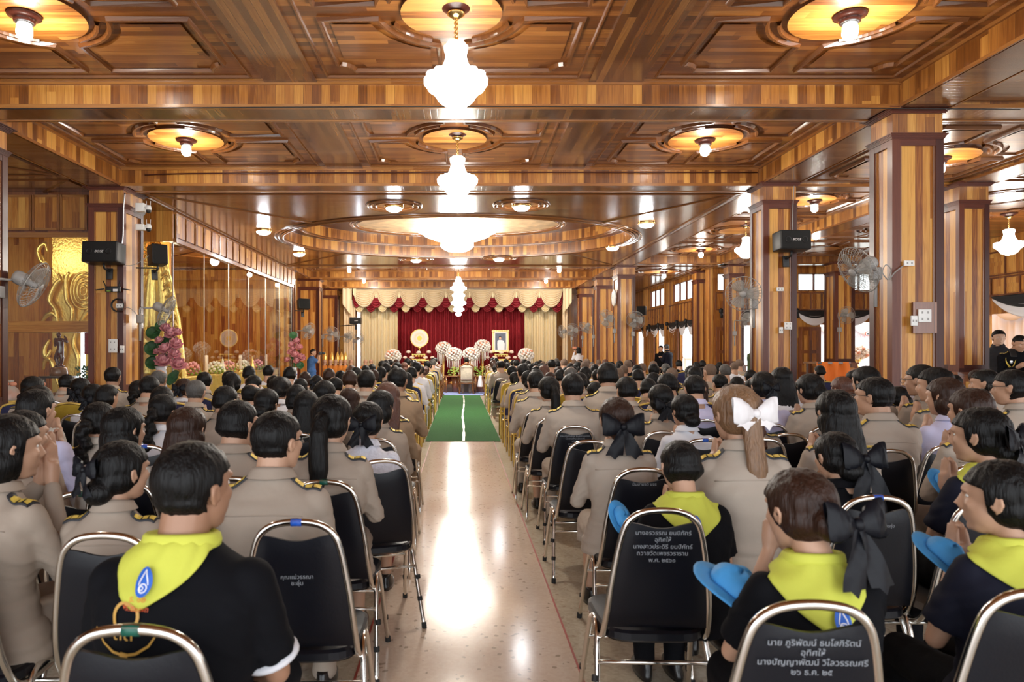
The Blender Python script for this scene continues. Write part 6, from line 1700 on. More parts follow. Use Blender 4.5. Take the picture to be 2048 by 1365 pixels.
# ceremonial fan disc on stand
c = P(839, 677, 27.5); r = thing('ceremonial_fan', 'round cream ceremonial fan with gold centre standing on the left altar', 'fan', c)
R_ = .36
def flat_disc(r0, r1, y, m, nm, n=48):
    b = MB(); b.lathe([(r0, 0), (r1, 0)], n=n) if r0 else b.lathe([(0, 0), (r1*.5, 0), (r1, 0)], n=n)
    b.xf(0, Matrix.Translation((0, y, 0)) @ Matrix.Rotation(PI/2, 4, 'X')); return b.build(nm, m, r)
solid(flat_disc(0, R_, 0, 'paper', 'disc'), .02); flat_disc(R_-.03, R_+.005, -.014, 'gold_paint', 'rim'); flat_disc(0, .10, -.014, 'board_gold', 'centre')
b = MB()
for k in range(32):
    a = 2*PI*k/32; p = Vector((math.cos(a), 0, math.sin(a))); b.tube([p*.15+Vector((0, -.014, 0)), p*.23+Vector((0, -.014, 0))], .006, 4)
b.build('ray_pattern', 'gold_paint', r)
b = MB(); b.tube([(0, 0, -.36), (0, 0, -.9)], .02, 8); b.ball((0, 0, -.38), (.08, .05, .05)); b.build('handle', 'gold_metal', r, True)
def altar(px, d, w, label, h=1.12):
    c = P(px, 722, d); r = thing('gilded_altar_table', label, 'altar', (c.x, d, ST))
    H = h
    for (wx, wd, z0, z1) in ((.5, .5, H-.28, H), (.75, .6, H-.5, H-.24), (1.0, .7, H-.72, H-.46)):
        b = MB(); ww = w*wx/2
        b.box(-ww, ww, -wd/2, wd/2, z1-.05, z1, bev=.01); b.box(-ww+.02, ww-.02, -wd/2+.02, wd/2-.02, z0+.02, z0+.07, bev=.01)
        b.build('tier', 'gold_leaf', r)
        for sx in (-1, 1):
            b = MB(); b.tube(smooth_path([(sx*(ww-.02), -wd/2+.03, z1), (sx*(ww-.05), -wd/2+.02, (z0+z1)/2), (sx*(ww-.0), -wd/2+.02, z0-.02), (sx*(ww+.03), -wd/2, z0-.06)], 3), [.022]*10, 6); b.build('leg', 'gold_leaf', r, True)
        b = MB()
        for k in range(5):
            x = -ww+2*ww*(k+.5)/5; b.ball((x, -wd/2-.005, z1-.09), (.05, .012, .03), 8, 6)
        b.build('carved_apron', 'gold_leaf', r, True)
    for sx in (-1, 1):
        b = MB(); b.tube([(sx*w*.48, 0, H-.75), (sx*w*.46, 0, 0)], [.03, .025], 8); b.build('leg', 'gold_leaf', r, True)
    for k, (x, z, s_) in enumerate(((-.46, .02, 1), (.46, .02, 1), (-.3, -.2, 1.1), (.3, -.2, 1.1), (-.62, -.2, .9), (.62, -.2, .9), (0, .0, 1.0))):
        b = MB(); b.ball((x*w*.8, -.2, H+z+.06), (.085*s_, .06, .065*s_), 14, 8)
        for q in range(7):
            a = PI*q/6; b.tube([(x*w*.8, -.25, H+z+.02), (x*w*.8+.095*s_*math.cos(a), -.25, H+z+.04+.08*s_*math.sin(a))], .012, 5)
        b.build('lotus_fan_ornament', 'pale_petal', r, True)
    b = MB(); b.lathe([(.0, 0), (.04, 0), (.02, .05), (.05, .09), (.0, .09)], (0, -.3, H-.46), 12); b.build('candle_cup', 'brass', r, True)
    return r
altar(838, 27.4, 1.1, 'tiered gilded altar table under the round ceremonial fan')
altar(1002, 27.4, 1.1, 'tiered gilded altar table under the framed portrait')
# portrait
c = P(1001, 683, 27.2); r = thing('framed_portrait', 'ornate gold framed portrait of a person in white on the right altar', 'picture', c); r.rotation_euler = (-.06, 0, 0)
b = MB(); w_, h_ = .26, .37
for x0, x1, z0, z1 in ((-w_-.07, -w_, -h_-.07, h_+.07), (w_, w_+.07, -h_-.07, h_+.07), (-w_, w_, -h_-.07, -h_), (-w_, w_, h_, h_+.07)): b.box(x0, x1, -.03, .03, z0, z1, bev=.015)
for sx in (-1, 1):
    for sz in (-1, 1): b.ball((sx*(w_+.03), -.02, sz*(h_+.03)), (.065, .03, .065), 10, 6)
for k in range(7): b.ball((-w_+2*w_*k/6, -.02, h_+.05), (.04, .02, .03), 8, 6)
b.build('gilt_frame', 'pale_gold', r, True) if 'pale_gold' in M else (mat('pale_gold', (.85, .65, .28), .35, .4, bump=.4), b.build('gilt_frame', 'pale_gold', r, True))
b = MB(); b.box(-w_, w_, -.012, .012, -h_, h_); b.build('mount', 'paper', r)
b = MB(); b.box(-w_+.05, w_-.05, -.016, -.012, -h_+.03, h_-.05); b.build('photo_ground', 'photo_grey', r)
b = MB(); i0 = 0; b.loft([((0.02, -.02, -h_+.03), .14, .004), ((0.02, -.02, -.1), .15, .004), ((0, -.02, .02), .12, .004), ((-.01, -.02, .05), .05, .004)], 16); b.build('photo_dress', 'drape_white', r)
b = MB(); b.ball((-.015, -.021, .12), (.045, .004, .058), 14, 10); b.build('photo_face', 'skin_pale', r); b = MB(); b.ball((-.015, -.019, .155), (.058, .003, .05), 14, 10); b.build('photo_hair', 'hair_black', r)
# flower stands
FLS = random.Random(5)
def flower_ball(b, c, R, n, pr, rs, sq=.8):
    for k in range(n):
        z = 1-2*(k+.5)/n; a = k*2.39996; q = math.sqrt(max(0, 1-z*z))
        p = Vector((c[0]+R*q*math.cos(a), c[1]+R*q*math.sin(a), c[2]+R*sq*z)); s_ = pr*FLS.uniform(.8, 1.2)
        b.ball(p, (s_, s_, s_*.85), 7, 5)
def flower_stand(px, py, d, R, label, z=None):
    c = P(px, py, d); r = thing('flower_arrangement', label, 'flowers', (c.x, d, ST), 0, 'white and coral flower balls on gilt stands'); h = c.z-ST
    b = MB(); flower_ball(b, (0, 0, h), R, 70, .055, 1); b.build('white_flowers', 'white_petal', r, True)
    b = MB()
    for k in range(16):
        a = FLS.uniform(PI*.9, PI*2.1); q = FLS.uniform(.2, .9); b.ball((R*q*math.cos(a)*.8, -R*.75+FLS.uniform(0, .1), h+R*.6*FLS.uniform(.1, 1.1)), (.055, .05, .045), 7, 5)
    b.build('coral_flowers', 'peach_petal', r, True)
    b = MB()
    for k in range(9):
        x = R*.8*(k/4-1); b.tube([(x, -.1, h-R*.5), (x, -.1, h-R*.5-FLS.uniform(.3, .55))], .014, 5)
    b.build('hanging_garlands', 'white_petal', r, True)
    b = MB(); b.lathe([(.17, 0), (.17, .03), (.05, .07), (.03, .3), (.05, h*.5), (.03, h-R), (.1, h-R*.8)], n=14); b.build('stand', 'gold_leaf', r, True)
    return r
for i, (px, py, d, R) in enumerate(((786, 713, 27.0, .30), (887, 697, 27.2, .29), (908, 709, 26.4, .30), (942, 709, 26.4, .30), (965, 693, 27.2, .29), (1052, 710, 27.0, .29))):
    flower_stand(px, py, d, R, 'white and coral flower ball on a stand, %s of the six on stage' % ['leftmost', 'second from left', 'third from left', 'fourth from left', 'fifth from left', 'rightmost'][i])
def bush(px, py, d, R, label, name='potted_greenery', m='leaf_light', z0=0):
    c = P(px, py, d); r = thing(name, label, 'plant', (c.x, d, z0)); h = c.z-z0
    b = MB()
    for k in range(130):
        a = FLS.uniform(0, 2*PI); q = R*math.sqrt(FLS.random()); z = h+R*FLS.uniform(-.6, .6); t = FLS.uniform(0, 2*PI); L = .07; p = Vector((q*math.cos(a), q*math.sin(a), z)); dr = Vector((math.cos(t), math.sin(t), FLS.uniform(.2, 1.2))).normalized()*L; s_ = dr.orthogonal().normalized()*.02
        b.poly([p, p+dr*.5+s_, p+dr, p+dr*.5-s_])
    b.build('leaves', m, r)
    b = MB(); b.lathe([(0, 0), (.11, 0), (.15, max(.1, h-R*.5)), (.13, max(.1, h-R*.5))], n=16); b.build('pot', 'door_wood', r, True)
bush(911, 745, 24.9, .28, 'leafy green plant left of the carved chair'); bush(960, 744, 24.9, .28, 'leafy green plant right of the carved chair')
# carved chair with seated chairperson, carved armchairs along the front rows
def carved_chair(x, y, rz, label, s=1.0):
    r = thing('carved_armchair', label, 'chair', (x, y, .012), rz, 'carved wooden armchairs at the front'); r.scale = (s, s, s)
    for sx in (-1, 1):
        b = MB(); b.tube(smooth_path([(sx*.26, -.25, 0), (sx*.24, -.22, .2), (sx*.24, -.22, .42), (sx*.25, -.27, .8), (sx*.27, -.33, 1.05)], 3), .024, 8); b.build('leg', 'wood_ornate', r, True)
        b = MB(); b.tube(smooth_path([(sx*.32, .27, 0), (sx*.27, .22, .08), (sx*.31, .24, .3), (sx*.28, .22, .40)], 3), [.02]*4+[.026]*6, 8); b.build('leg', 'wood_ornate', r, True)
        b = MB(); b.tube(smooth_path([(sx*.25, -.24, .68), (sx*.32, -.05, .69), (sx*.33, .12, .66), (sx*.32, .15, .60), (sx*.30, .12, .42)], 3), .02, 8); b.build('armrest', 'wood_ornate', r, True)
    b = MB(); b.box(-.27, .27, -.24, .25, .38, .44, bev=.015); b.build('seat_frame', 'wood_ornate', r, True)
    b = MB(); b.box(-.25, .25, -.22, .23, .43, .50, bev=.03); b.build('seat', 'brocade', r, True)
    b = MB(); b.box(-.22, .22, -.31, -.27, .55, 1.02, bev=.015); b.build('backrest', 'brocade', r, True)
    b = MB(); b.tube(smooth_path([(-.27, -.33, 1.05), (-.18, -.34, 1.08), (-.1, -.34, 1.13), (0, -.34, 1.18), (.1, -.34, 1.13), (.18, -.34, 1.08), (.27, -.33, 1.05)], 4), .028, 8)
    b.ball((0, -.34, 1.14), (.09, .02, .05)); b.tube([(-.25, -.27, .54), (.25, -.27, .54)], .018, 6); b.build('crest_rail', 'wood_ornate', r, True)
    return r
c = P(933, 788, 24.0)
carved_chair(c.x, 24.15, 0, 'carved wooden armchair with floral brocade at the far end of the aisle', .93)
person(c.x, 24.12, 1.30, 'person with dark hair seated in the carved armchair at the end of the aisle', sex='m', hair='short', cloth='khaki_light', boards=None, pose='wai', lod=2, lower='khaki')
for (px, d, lab, pc, hr) in ((874, 20.9, 'carved brown armchair nearest the aisle on the left front rows', 'cloth_white', 'short'), (877, 22.2, 'carved brown armchair at the very front left of the aisle', 'khaki', 'short'), (985, 20.9, 'carved brown armchair nearest the aisle on the right front rows', 'khaki', 'lowbun'), (979, 22.2, 'carved brown armchair at the very front right of the aisle', 'khaki_light', 'short')):
    p = P(px, 740, d); sx = -1 if px < 930 else 1
    o_ = [o for o in SEATED if False]
    carved_chair(p.x+sx*.15, d+.9, 0, lab, .95)
    person(p.x+sx*.15, d+.9, 1.31, 'person in %s in the %s' % ('white' if pc == 'cloth_white' else 'khaki', lab), sex='m', hair=hr, cloth=pc, boards=None, lod=2)
b = MB(); b.box(-.55, .62, 24.6, 25.0, .60, .63, bev=.01)
t = thing('low_table', 'low carved table in front of the armchair at the aisle end', 'table', (0, 0, 0))
b.build('tabletop', 'wood_ornate', t, True)
for x in (-.5, .57):
    for y in (24.64, 24.96): bb = MB(); bb.tube([(x, y, 0.0), (x, y, .6)], [.018, .025], 8); bb.build('leg', 'wood_ornate', t, True)
b = MB(); rows = [[(.72+.05*math.cos(a)*(1+i*.3), 24.3+.10*math.sin(a)*(1+i*.3), .62-.09*i) for a in [2*PI*k/16 for k in range(17)]] for i in range(5)]; b.grid(rows); b.ball((.72, 24.3, .62), (.06, .10, .03)); o = b.build('white_cloth', 'drape_white', None, True); setp(o, 'white cloth hanging beside the carved armchair', 'cloth')
# monks seated left of the stage
for i, (px, py) in enumerate(((649, 725), (661, 723), (671, 722), (681, 722), (690, 718), (702, 719), (731, 707), (742, 707), (640, 722))):
    d = 26.2+(.5 if px > 720 else 0); x = (px-712-208)*0+(px-CX)*d/F; top = HC-(py-CY)*d/F+.0
    person(x, d, max(top, 1.12)+.04, 'shaven-headed monk in orange robe, %s of those seated left of the stage' % ords[i], sex='m', hair=None, cloth='robe_orange', boards=None, lod=2, group='monks seated left of the stage', collar=False, s=.92, zoff=0)
MB_ = MB()
def spire(px, d, label):
    c = P(px, 716, d); r = thing('gilded_spire', label, 'ornament', (c.x, d, 1.0), 0, 'small gilded spires behind the monks')
    b = MB(); b.lathe([(.07, 0), (.08, .05), (.09, .25), (.07, .35), (.03, .45), (0, .52)], n=12); b.build('spire_body', 'gold_leaf', r, True)
    b = MB(); b.box(-.09, .09, -.07, .07, -1.0, 0); b.build('pedestal', 'wood_ornate', r)
for i, px in enumerate((650, 664, 675, 683, 691)): spire(px, 27.6, 'small gilded leaf-shaped spire, %s from the left behind the monks' % ords[i])
# standing people
def standing(px, py_top, d, label, **k):
    x, y, t = hp(px, py_top, d); s = k.pop('s', 1.0); return person(x, y, t, label, stand=True, s=s, **k)
mat('cloth_suit', (.012, .013, .018), .7, bump=.4, bscale=8)
w1 = standing(625, 698, 21.6, 'photographer in blue shirt raising a black camera, left of the stage', sex='m', pose='photo', turn=-40, rz=-1.1, cloth='cloth_blue', sleeve='short', lower='cloth_black', boards=None, lod=1, collar=False, fat=1.15)
r = thing('photo_camera', 'black camera held up by the photographer in blue', 'camera', P(640, 707, 21.5), -1.1)
b = MB(); b.box(-.07, .07, -.04, .04, -.05, .05, bev=.01); b.build('body', 'black_plastic', r, True); b = MB(); b.tube([(0, .03, 0), (0, .16, 0)], [.035, .04], 12); b.build('lens', 'black_plastic', r, True)
w2 = standing(1157, 695, 25.4, 'person in white shirt holding a phone up by the right stage curtain', sex='f', pose='photo', cloth='cloth_white', lower='cloth_black', boards=None, lod=1, turn=15, nod=0, hair='bob', rz=.3)
r = thing('phone', 'phone raised by the person in white near the stage', 'phone', P(1149, 696, 25.3), .3); b = MB(); b.box(-.08, .08, -.006, .006, -.04, .04, bev=.005); b.build('case', 'peach_petal', r, True)
standing(1334, 688, 24.0, 'man in dark uniform jacket looking down before the first side doorway', sex='m', pose='phone', cloth='cloth_dark_navy', lower='cloth_black', boards='gold', lod=1, rz=.6, turn=-15, nod=16, hair='short', hm='hair_grey')
standing(1322, 691, 25.5, 'person in white shirt and black vest behind the man in dark uniform', sex='m', pose='down', cloth='cloth_black', lower='cloth_black', boards=None, lod=2, rz=2.6)
standing(1508, 686, 19.6, 'soldier in green camouflage looking down beside the second right column', sex='m', pose='phone', cloth='camo_green', lower='camo_green', boards=None, lod=1, rz=-1.3, turn=0, nod=16, hair='stubble', hm='hair_stubble')
standing(1996, 660, 11.6, 'man in black suit and white shirt standing beside the outer right column', sex='m', pose='down', cloth='cloth_suit', lower='cloth_suit', boards=None, lod=0, rz=2.4, turn=20, nod=4, hair='short', skin='skin_pale')
w3 = standing(2034, 668, 10.3, 'officer in black dress uniform with braid looking at a phone, right edge', sex='m', pose='phone', cloth='cloth_black', lower='cloth_black', boards='gold', lod=0, rz=2.75, turn=15, nod=24, hair='stubble', hm='hair_black', fat=1.12)
def chest_items(root):
    b = MB()
    for k in range(3): b.tube(smooth_path([(.13, .02, 1.0), (.16, .09, .92-.01*k), (.10, .12, .82-.015*k), (.05, .12, .93)], 4), .004, 5)
    inst('braid', smooth_me(b.mesh('braid')), 'board_gold', root)
    b = MB(); b.box(-.13, -.05, .100, .108, .86, .885); inst('name_plate', b.mesh('plate'), 'white_plastic', root)
    b = MB(); b.box(-.14, -.06, .098, .104, .90, .92); inst('wing_badge', b.mesh('plate'), 'board_gold', root)
    b = MB(); b.ball((.10, .105, .90), (.022, .008, .03), 8, 6); inst('medal', b.mesh('m'), 'steel_grey', root)
chest_items(w3)
r = thing('phone', 'dark phone in the hands of the officer at the right edge', 'phone', P(2026, 706, 10.05), 2.75); r.rotation_euler = (.7, 0, 2.75); b = MB(); b.box(-.038, .038, -.005, .005, -.075, .075, bev=.004); b.build('case', 'black_plastic', r, True)
# seated persons glimpsed outside the doorway
for px, py, lab in ((1484, 0, ''),): pass
# ================================================================== LEFT SIDE: vases, shrine, display
def lotus_flower(b, c, R, FL, up=(0, 0, 1)):
    q = Vector(up).normalized().to_track_quat('Z', 'Y').to_matrix()
    for layer, (n, tilt, L) in enumerate(((5, .25, 1.0), (7, .65, 1.05), (8, 1.05, 1.0))):
        for k in range(n):
            a = 2*PI*(k+.5*layer)/n; rows = []
            for i in range(6):
                t = i/5; rr_ = R*1.35*L*(math.sin(tilt)*t+.12*math.sin(PI*t)); z = R*1.35*L*(math.cos(tilt)*t)-.1*R*layer; w = R*.50*math.sin(PI*min(1, t*.85+.08))
                row = []
                for j in (-1, -.5, 0, .5, 1): row.append(Vector(c)+q @ Vector(((rr_-.12*R*abs(j))*math.cos(a)-w*j*math.sin(a), (rr_-.12*R*abs(j))*math.sin(a)+w*j*math.cos(a), z)))
                rows.append(row)
            b.grid(rows)
def lotus_vase(x, y, zf, H, spots, leaves, label, s=1.0):
    r = thing('lotus_vase', label, 'vase', (x, y, 0)); fr = random.Random(int(x*100))
    b = MB(); b.lathe([(0, 0), (.13, 0), (.14, .03), (.11, .06), (.11, zf-.75)] if zf > .9 else [(0, 0), (.13, 0)], n=20); b.build('pedestal', 'wood_ornate', r, True)
    z0 = max(.02, zf-.75)
    b = MB(); b.lathe([(0, z0), (.10, z0), (.105, z0+.05), (.085, z0+.2), (.10, z0+.45), (.105, z0+.6), (.085, z0+.68), (.11, z0+.74), (.09, z0+.74), (.07, z0+.6)], n=28); b.build('vase', 'porcelain', r, True)
    b = MB()
    for zz in (.18, .35, .52): b.lathe([(.103, z0+zz), (.106, z0+zz+.012), (.103, z0+zz+.024)], n=28)
    b.build('glaze_band', 'porcelain_blue', r, True)
    for (dx, dz, R) in spots:
        b = MB(); c = (dx, -.05+fr.uniform(-.08, .05), dz); lotus_flower(b, c, R, fr, (dx*.8+fr.uniform(-.3, .3), -.7, .9)); o = b.build('lotus_bloom', 'pink_petal', r, True)
        b2 = MB(); b2.ball((c[0], c[1]-.0, c[2]+R*.2), R*.22, 8, 6); b2.build('seed_head', 'leaf_light', o, True)
    for (dx, dz, R, ax) in leaves:
        b = MB(); q = Vector((ax, -.8, .5)).normalized().to_track_quat('Z', 'Y').to_matrix(); rows = []
        for i in range(6):
            t = i/5; rows.append([Vector((dx, .02, dz))+q @ Vector((R*t*math.cos(a), R*t*math.sin(a)*1.1, .05*R*math.sin(5*a)*t+.35*R*t*t)) for a in [2*PI*k/20 for k in range(21)]])
        b.grid(rows); solid(b.build('lotus_leaf', 'leaf_green', r, True), .004)
    b = MB()
    for (dx, dz, *_) in list(spots)+list(leaves): b.tube(smooth_path([(0, 0, z0+.6), (dx*.3, 0, (z0+.7+dz)/2), (dx, 0, dz)], 3), .006, 5)
    b.build('stems', 'leaf_green', r, True)
d = 12.4; f = d/F
def sp(px, py, R): return ((px-322)*f, HC-(py-CY)*f, R)
lotus_vase((322-CX)*f, d, P(0, 732, d).z, 0, [sp(332, 660, .10), sp(345, 672, .13), sp(355, 668, .09), sp(352, 692, .12), sp(338, 702, .12), sp(328, 727, .15), sp(356, 733, .14), sp(350, 712, .11), sp(322, 684, .08), sp(318, 706, .07)],
    [(*sp(305, 668, .12), .3), (*sp(330, 688, .13), -.2), (*sp(303, 700, .14), .5), (*sp(305, 728, .13), .3), (*sp(348, 758, .14), -.4), (*sp(322, 654, .11), .1)], 'tall blue-banded vase of pink lotus blooms right of the left column')
d2 = 21.4; f2 = d2/F
def sp2(px, py, R): return ((px-588)*f2, HC-(py-CY)*f2, R)
lotus_vase((588-CX)*f2, d2, P(0, 735, d2).z, 0, [sp2(594, 685, .12), sp2(584, 692, .11), sp2(600, 697, .12), sp2(582, 707, .12), sp2(592, 712, .13), sp2(602, 718, .14), sp2(576, 722, .10), sp2(596, 724, .12), sp2(588, 700, .1)],
    [(*sp2(586, 672, .12), .2), (*sp2(590, 715, .12), -.2), (*sp2(600, 732, .12), .3)], 'smaller vase of pink lotus blooms at the far end of the glass enclosure')
# table with offerings, orange skirt
t = thing('folding_table', 'folding table with steel legs and orange cloth, left of the crowd', 'table', (0, 0, 0))
xa, xb = (-60-CX)*10.9/F, (150-CX)*10.9/F+.1; zt_ = .66
b = MB(); b.box(xa, xb, 10.2, 10.95, zt_-.03, zt_, bev=.006); b.build('tabletop', 'table_wood', t, True)
b = MB(); rows = [[(xa+.1+(xb-xa-.35)*k/40, 10.9+.015*math.sin(k*1.1), zt_-.03-(zt_-.12)*i/4) for k in range(41)] for i in range(5)]; b.grid(rows); b.build('table_skirt', 'orange_cloth', t, True)
for x in (xa+.2, xb-.06):
    for y in (10.26, 10.85): b = MB(); b.tube([(x, y, 0), (x, y, zt_-.03)], .016, 8); b.build('leg', 'chrome', t, True)
b = MB(); b.tube([(xb-.06, 10.26, .35), (xb-.36, 10.26, zt_-.04)], .008, 6); b.build('brace', 'steel_grey', t)
for i, (px, py, wd, lab) in enumerate(((22, 790, .3, 'cellophane gift basket with orange ribbon at the left edge of the table'), (80, 795, .42, 'cellophane-wrapped gift basket with orange bow in the middle of the table'), (135, 795, .38, 'cellophane gift basket of orange goods near the white flowers'))):
    c = P(px, py, 10.6); r = thing('gift_basket', lab, 'basket', (c.x, 10.6, zt_), 0, 'wrapped offering baskets on the folding table')
    b = MB(); b.lathe([(0, 0), (wd*.38, 0), (wd*.45, .09), (wd*.42, .09), (wd*.36, .02)], n=20); b.build('basket', 'gold_paint', r, True)
    b = MB(); fr = random.Random(i)
    for k in range(9): b.ball((fr.uniform(-.3, .3)*wd, fr.uniform(-.2, .2)*wd, .10+fr.uniform(0, .1)), .045, 8, 6)
    b.build('goods', 'orange_cloth', r, True)
    b = MB(); rows = [[(wd*q*math.cos(a)*(1+.05*math.sin(9*a)), wd*q*.7*math.sin(a), z) for a in [2*PI*k/28 for k in range(29)]] for q, z in ((.45, .05), (.5, .15), (.35, .26), (.08, .33), (.16, .40))]; b.grid(rows); b.build('cellophane', 'basket_film', r, True)
    b = MB(); 
    for sx in (-1, 1): b.ball((sx*.06, -.04, .34), (.06, .02, .035), 10, 6)
    b.build('ribbon', 'peach_petal', r, True)
b = MB(); b.lathe([(0, 0), (.06, 0), (.02, .03), (.045, .09), (.02, .13), (.03, .16)], (0, 0, 0), 14); r = thing('flower_vase', 'small brass vase of white flowers at the right end of the table', 'vase', (P(163, 0, 10.5).x, 10.5, zt_)); b.build('vase', 'brass', r, True)
b = MB(); flower_ball(b, (0, 0, .27), .10, 40, .025, 1); b.build('white_flowers', 'white_petal', r, True)
b = MB(); b.box(-.35, .35, -.12, .12, 0, .03, bev=.01); r2 = b.build('offering_tray', 'wood_ornate', None, True); r2.location = (P(110, 0, 10.35).x, 10.35, zt_); setp(r2, 'shallow wooden tray with leaves on the folding table', 'tray')
# display behind the left glass
r = thing('gold_relief', 'large gold carved relief of swirling tendrils behind the left glass', 'sculpture', (0, 0, 0)); Y = 13.9; g = Y/F
def gp(px, py, dy=0): return (P(px, py, Y).x, Y+dy, P(px, py, Y).z)
b = MB(); rows = [[gp(px, py, .10) for px in (100, 130, 160, 192)] for py in (800, 700, 600, 500, 440)]; b.grid(rows); solid(b.build('relief_panel', 'gold_leaf', r), .05)
for rad in (8, 16, 24, 32):
    b = MB(); b.tube([gp(167+rad*.8*math.cos(a), 582+rad*1.15*math.sin(a)) for a in [2*PI*k/32 for k in range(32)]], .022, 8, closed=True); b.build('ring_relief', 'gold_leaf', r, True)
for pts in (((118, 660), (112, 620), (100, 600), (112, 570), (122, 560), (118, 548)), ((140, 660), (146, 620), (135, 600), (133, 560), (140, 545)), ((85, 510), (92, 525), (84, 522), (78, 500), (92, 488), (96, 505)), ((85, 645), (95, 632), (108, 628), (118, 640)), ((126, 780), (120, 740), (130, 700), (120, 670)), ((150, 760), (158, 720), (148, 690), (152, 665)), ((88, 740), (92, 722), (104, 722), (110, 745), (120, 775)), ((160, 645), (180, 620), (190, 640)), ((103, 700), (94, 715), (90, 700), (100, 680))):
    b = MB(); pa = smooth_path([gp(x, y, -.02) for x, y in pts], 4); m_ = len(pa); b.tube(pa, [.018+.035*math.sin(PI*(k+.5)/m_) for k in range(m_)], 8); b.build('tendril', 'gold_leaf', r, True)
c = P(119, 735, 12.6); r = thing('wooden_figure', 'glossy dark red wooden statue of a figure on a stump behind the glass', 'statue', (c.x, 12.6, c.z))
b = MB(); b.loft([((0, 0, 0), .10, .08), ((.01, 0, .03), .09, .07), ((-.02, 0, .05), .05, .05)], 16); limb(b, [Vector((-.03, 0, .05)), Vector((-.06, 0, .18)), Vector((0, 0, .30))], [.03, .045, .06]); limb(b, [Vector((.03, 0, .04)), Vector((.05, 0, .17)), Vector((.02, 0, .30))], [.028, .04, .055])
b.loft([((.01, 0, .26), .075, .06), ((.02, 0, .38), .06, .05), ((.0, 0, .48), .085, .06), ((-.01, 0, .54), .07, .05)], 16); limb(b, [Vector((.06, 0, .51)), Vector((.14, 0, .47)), Vector((.10, 0, .57))], [.028, .024, .018]); limb(b, [Vector((-.07, 0, .52)), Vector((-.08, 0, .40))], [.028, .022]); b.ball((-.01, 0, .60), (.045, .045, .05)); b.tube([(-.01, 0, .54), (-.01, 0, .6)], .025)
link('figure', remesh(b, .009, 2), 'statue_red_wood', r)
b = MB(); b.lathe([(0, -.16), (.15, -.16), (.155, -.10), (.14, -.02), (.13, 0), (0, 0)], n=20); b.build('stump', 'wood_ornate', r, True)
st = thing('wooden_stand', 'low carved stand under the wooden statue', 'stand', (c.x, 12.6, c.z-.16)); b = MB(); b.box(-.3, .28, -.16, .16, -.04, 0, bev=.01); b.build('top', 'table_wood', st, True)
for sx in (-1, 1): b = MB(); b.tube(smooth_path([(sx*.24, -.12, -.04), (sx*.2, -.12, -.15), (sx*.23, -.12, -(c.z-.2))], 3), .03, 8); b.build('leg', 'table_wood', st, True)
b = MB(); b.box(P(164, 0, 12.8).x-.02, P(164, 0, 12.8).x+.05, 12.8, 12.83, .8, 1.85); o = b.build('glow_strip', 'cool_glow'); setp(o, 'upright bright strip light behind the left glass', 'lamp')
c = P(184, 685, 12.5); b = MB(); b.box(c.x-.14, c.x+.12, 12.5, 12.52, c.z-.22, c.z+.2); o = b.build('red_banner', 'curtain_red'); setp(o, 'red banner with a gold rosette behind the glass beside the column', 'banner')
b = MB(); b.ball((c.x+.03, 12.49, c.z), (.05, .01, .05)); b2 = b.build('rosette', 'board_gold', o, True)
bush(182, 745, 12.7, .22, 'tall arrangement of white flowers and foliage behind the glass beside the column', 'flower_arrangement', 'leaf_green', 0)
# shrine inside the enclosure
r = thing('gilded_shrine', 'tall gilded shrine with carved flame backing inside the glass enclosure', 'shrine', (0, 0, 0))
def gq(px, py, Y): q = P(px, py, Y); return (q.x, q.y, q.z)
b = MB(); rows = []
for i in range(13):
    t = i/12; z = .4+3.3*t; w = .56*(1-t**2.2)+.04; rows.append([(-6.05+w*u, 13.55+.04*math.cos(u*9), z+.12*abs(math.sin(t*22))*abs(u)) for u in [k/6-1 for k in range(13)]])
b.grid(rows); solid(b.build('flame_backing', 'gold_leaf', r, True), .08)
for k in range(14):
    z = .6+.22*k; w = .46*(1-((z-.4)/3.3)**2)
    for sx in (-1, 1):
        b = MB(); b.tube(smooth_path([(-6.05+sx*w, 13.45, z), (-6.05+sx*(w+.10), 13.42, z+.08), (-6.05+sx*(w+.05), 13.40, z+.2), (-6.05+sx*(w-.05), 13.42, z+.12)], 3), [.035]*4+[.028]*3+[.015]*3, 8); b.build('flame_scroll', 'gold_leaf', r, True)
b = MB()
for z0, w0, z1, w1 in ((.4, .55, .6, .5), (.6, .42, .9, .36), (.9, .46, 1.0, .4)): b.loft([((-6.05, 13.30, z0), w0*.8, .2), ((-6.05, 13.30, z1), w1*.8, .18)], 20)
b.box(-6.55, -5.6, 13.1, 13.8, 0, .42); b.build('lotus_base', 'gold_leaf', r)
b = MB(); b.loft([((-6.05, 13.28, 1.0), .30, .18), ((-6.05, 13.28, 1.12), .30, .18), ((-6.05, 13.28, 1.3), .16, .12), ((-6.05, 13.28, 1.6), .20, .12), ((-6.05, 13.28, 1.68), .08, .07)], 20); b.ball((-6.05, 13.27, 1.82), (.085, .09, .11)); b.lathe([(.09, 0), (.07, .08), (.03, .14), (.012, .3), (0, .36)], (-6.05, 13.27, 1.88), 14); b.build('seated_figure', 'gold_leaf', r, True)
at = thing('altar_table', 'long gold draped altar table inside the glass enclosure', 'table', (0, 0, 0)); b = MB(); b.box(-7.3, -5.8, 13.9, 21.8, .90, .96, bev=.01); b.build('tabletop', 'gold_leaf', at, True)
b = MB(); rows = [[(-5.8+.02*math.sin(k*1.3), 13.9+7.9*k/120, .92-.4*i/3) for k in range(121)] for i in range(4)]; b.grid(rows); b.build('draped_skirt', 'gold_paint', at, True)
fr = random.Random(11)
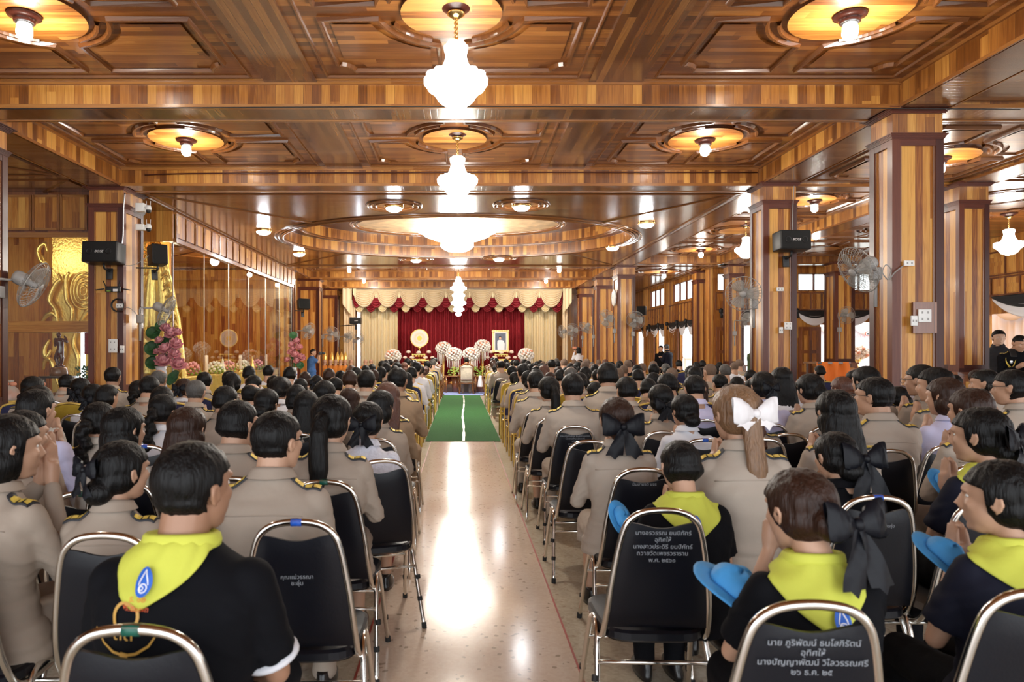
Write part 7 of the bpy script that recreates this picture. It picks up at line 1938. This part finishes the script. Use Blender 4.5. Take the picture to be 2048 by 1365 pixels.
for i in range(12):
    y = 14.3+.62*i; k = i % 4
    if k in (0, 2):
        r = thing('offering_flowers', 'mixed pink and white flower offering on the shrine table, %s from the near end' % ords[i], 'flowers', (-6.1+fr.uniform(-.15, .1), y, .96)); b = MB(); flower_ball(b, (0, 0, .16), .16, 34, .04, 1); b.build('blooms', 'pink_petal' if k else 'white_petal', r, True); b = MB(); flower_ball(b, (.02, .02, .08), .17, 30, .03, 1, .5); b.build('leaves', 'leaf_light', r, True)
    elif k == 1:
        r = thing('offering_spire', 'small white and gold spire offering on the shrine table, %s from the near end' % ords[i], 'ornament', (-6.05, y, .96)); b = MB(); b.lathe([(.07, 0), (.08, .06), (.05, .15), (.03, .28), (0, .42)], n=12); b.build('spire_body', 'gold_leaf' if i % 8 == 1 else 'white_petal', r, True); b = MB(); b.lathe([(.09, -.0), (.09, .03), (0, .03)], n=12); b.build('foot', 'brass', r, True)
    else:
        r = thing('candle', 'tall pale candle on the shrine table, %s from the near end' % ords[i], 'candle', (-6.0, y, .96)); b = MB(); b.lathe([(.04, 0), (.04, .45), (0, .46)], n=12); b.build('wax', 'pale_petal', r, True); b = MB(); b.lathe([(.07, 0), (.05, .05), (.055, .06)], n=12); b.build('holder', 'brass', r, True)
# right: orange covered table
t = thing('covered_table', 'table covered with a bright orange cloth before the outer column', 'table', (0, 0, 0)); c = P(1676, 740, 14.6)
b = MB(); rows = [[(c.x-.45+.72*k/20, 14.6+.03*math.sin(k), 1.28-.30*i) for k in range(21)] for i in range(5)]; b.grid(rows); solid(b.build('orange_cloth', 'orange_cloth', t, True), .01)
b = MB(); b.box(c.x-.45, c.x+.27, 14.6, 15.2, 1.24, 1.28); b.build('tabletop', 'table_wood', t)
for x in (c.x-.4, c.x+.22): b = MB(); b.tube([(x, 15.1, 0), (x, 15.1, 1.24)], .03); b.tube([(x, 14.66, 0), (x, 14.66, 1.24)], .03); b.build('leg', 'table_wood', t)
c = P(1714, 708, 20.0); r = thing('flower_urn', 'gilt urn of orange and cream flowers before the white backdrop', 'vase', (c.x, 22.9, 0)); r.location.x = c.x*22.9/20
h = P(0, 715, 22.9).z
b = MB(); b.lathe([(0, 0), (.2, 0), (.18, .04), (.16, h-.35), (.05, h-.3), (.04, h-.22), (.12, h-.12), (.17, h-.02), (.14, h-.02)], n=20); b.build('urn', 'brass', r, True)
b = MB(); flower_ball(b, (0, 0, h+.15), .36, 70, .07, 1, .55); b.build('cream_flowers', 'pale_petal', r, True); b = MB(); flower_ball(b, (0, -.06, h+.17), .36, 14, .075, 1, .5); b.build('orange_flowers', 'peach_petal', r, True)
bpy.data.scenes.remove(TS)
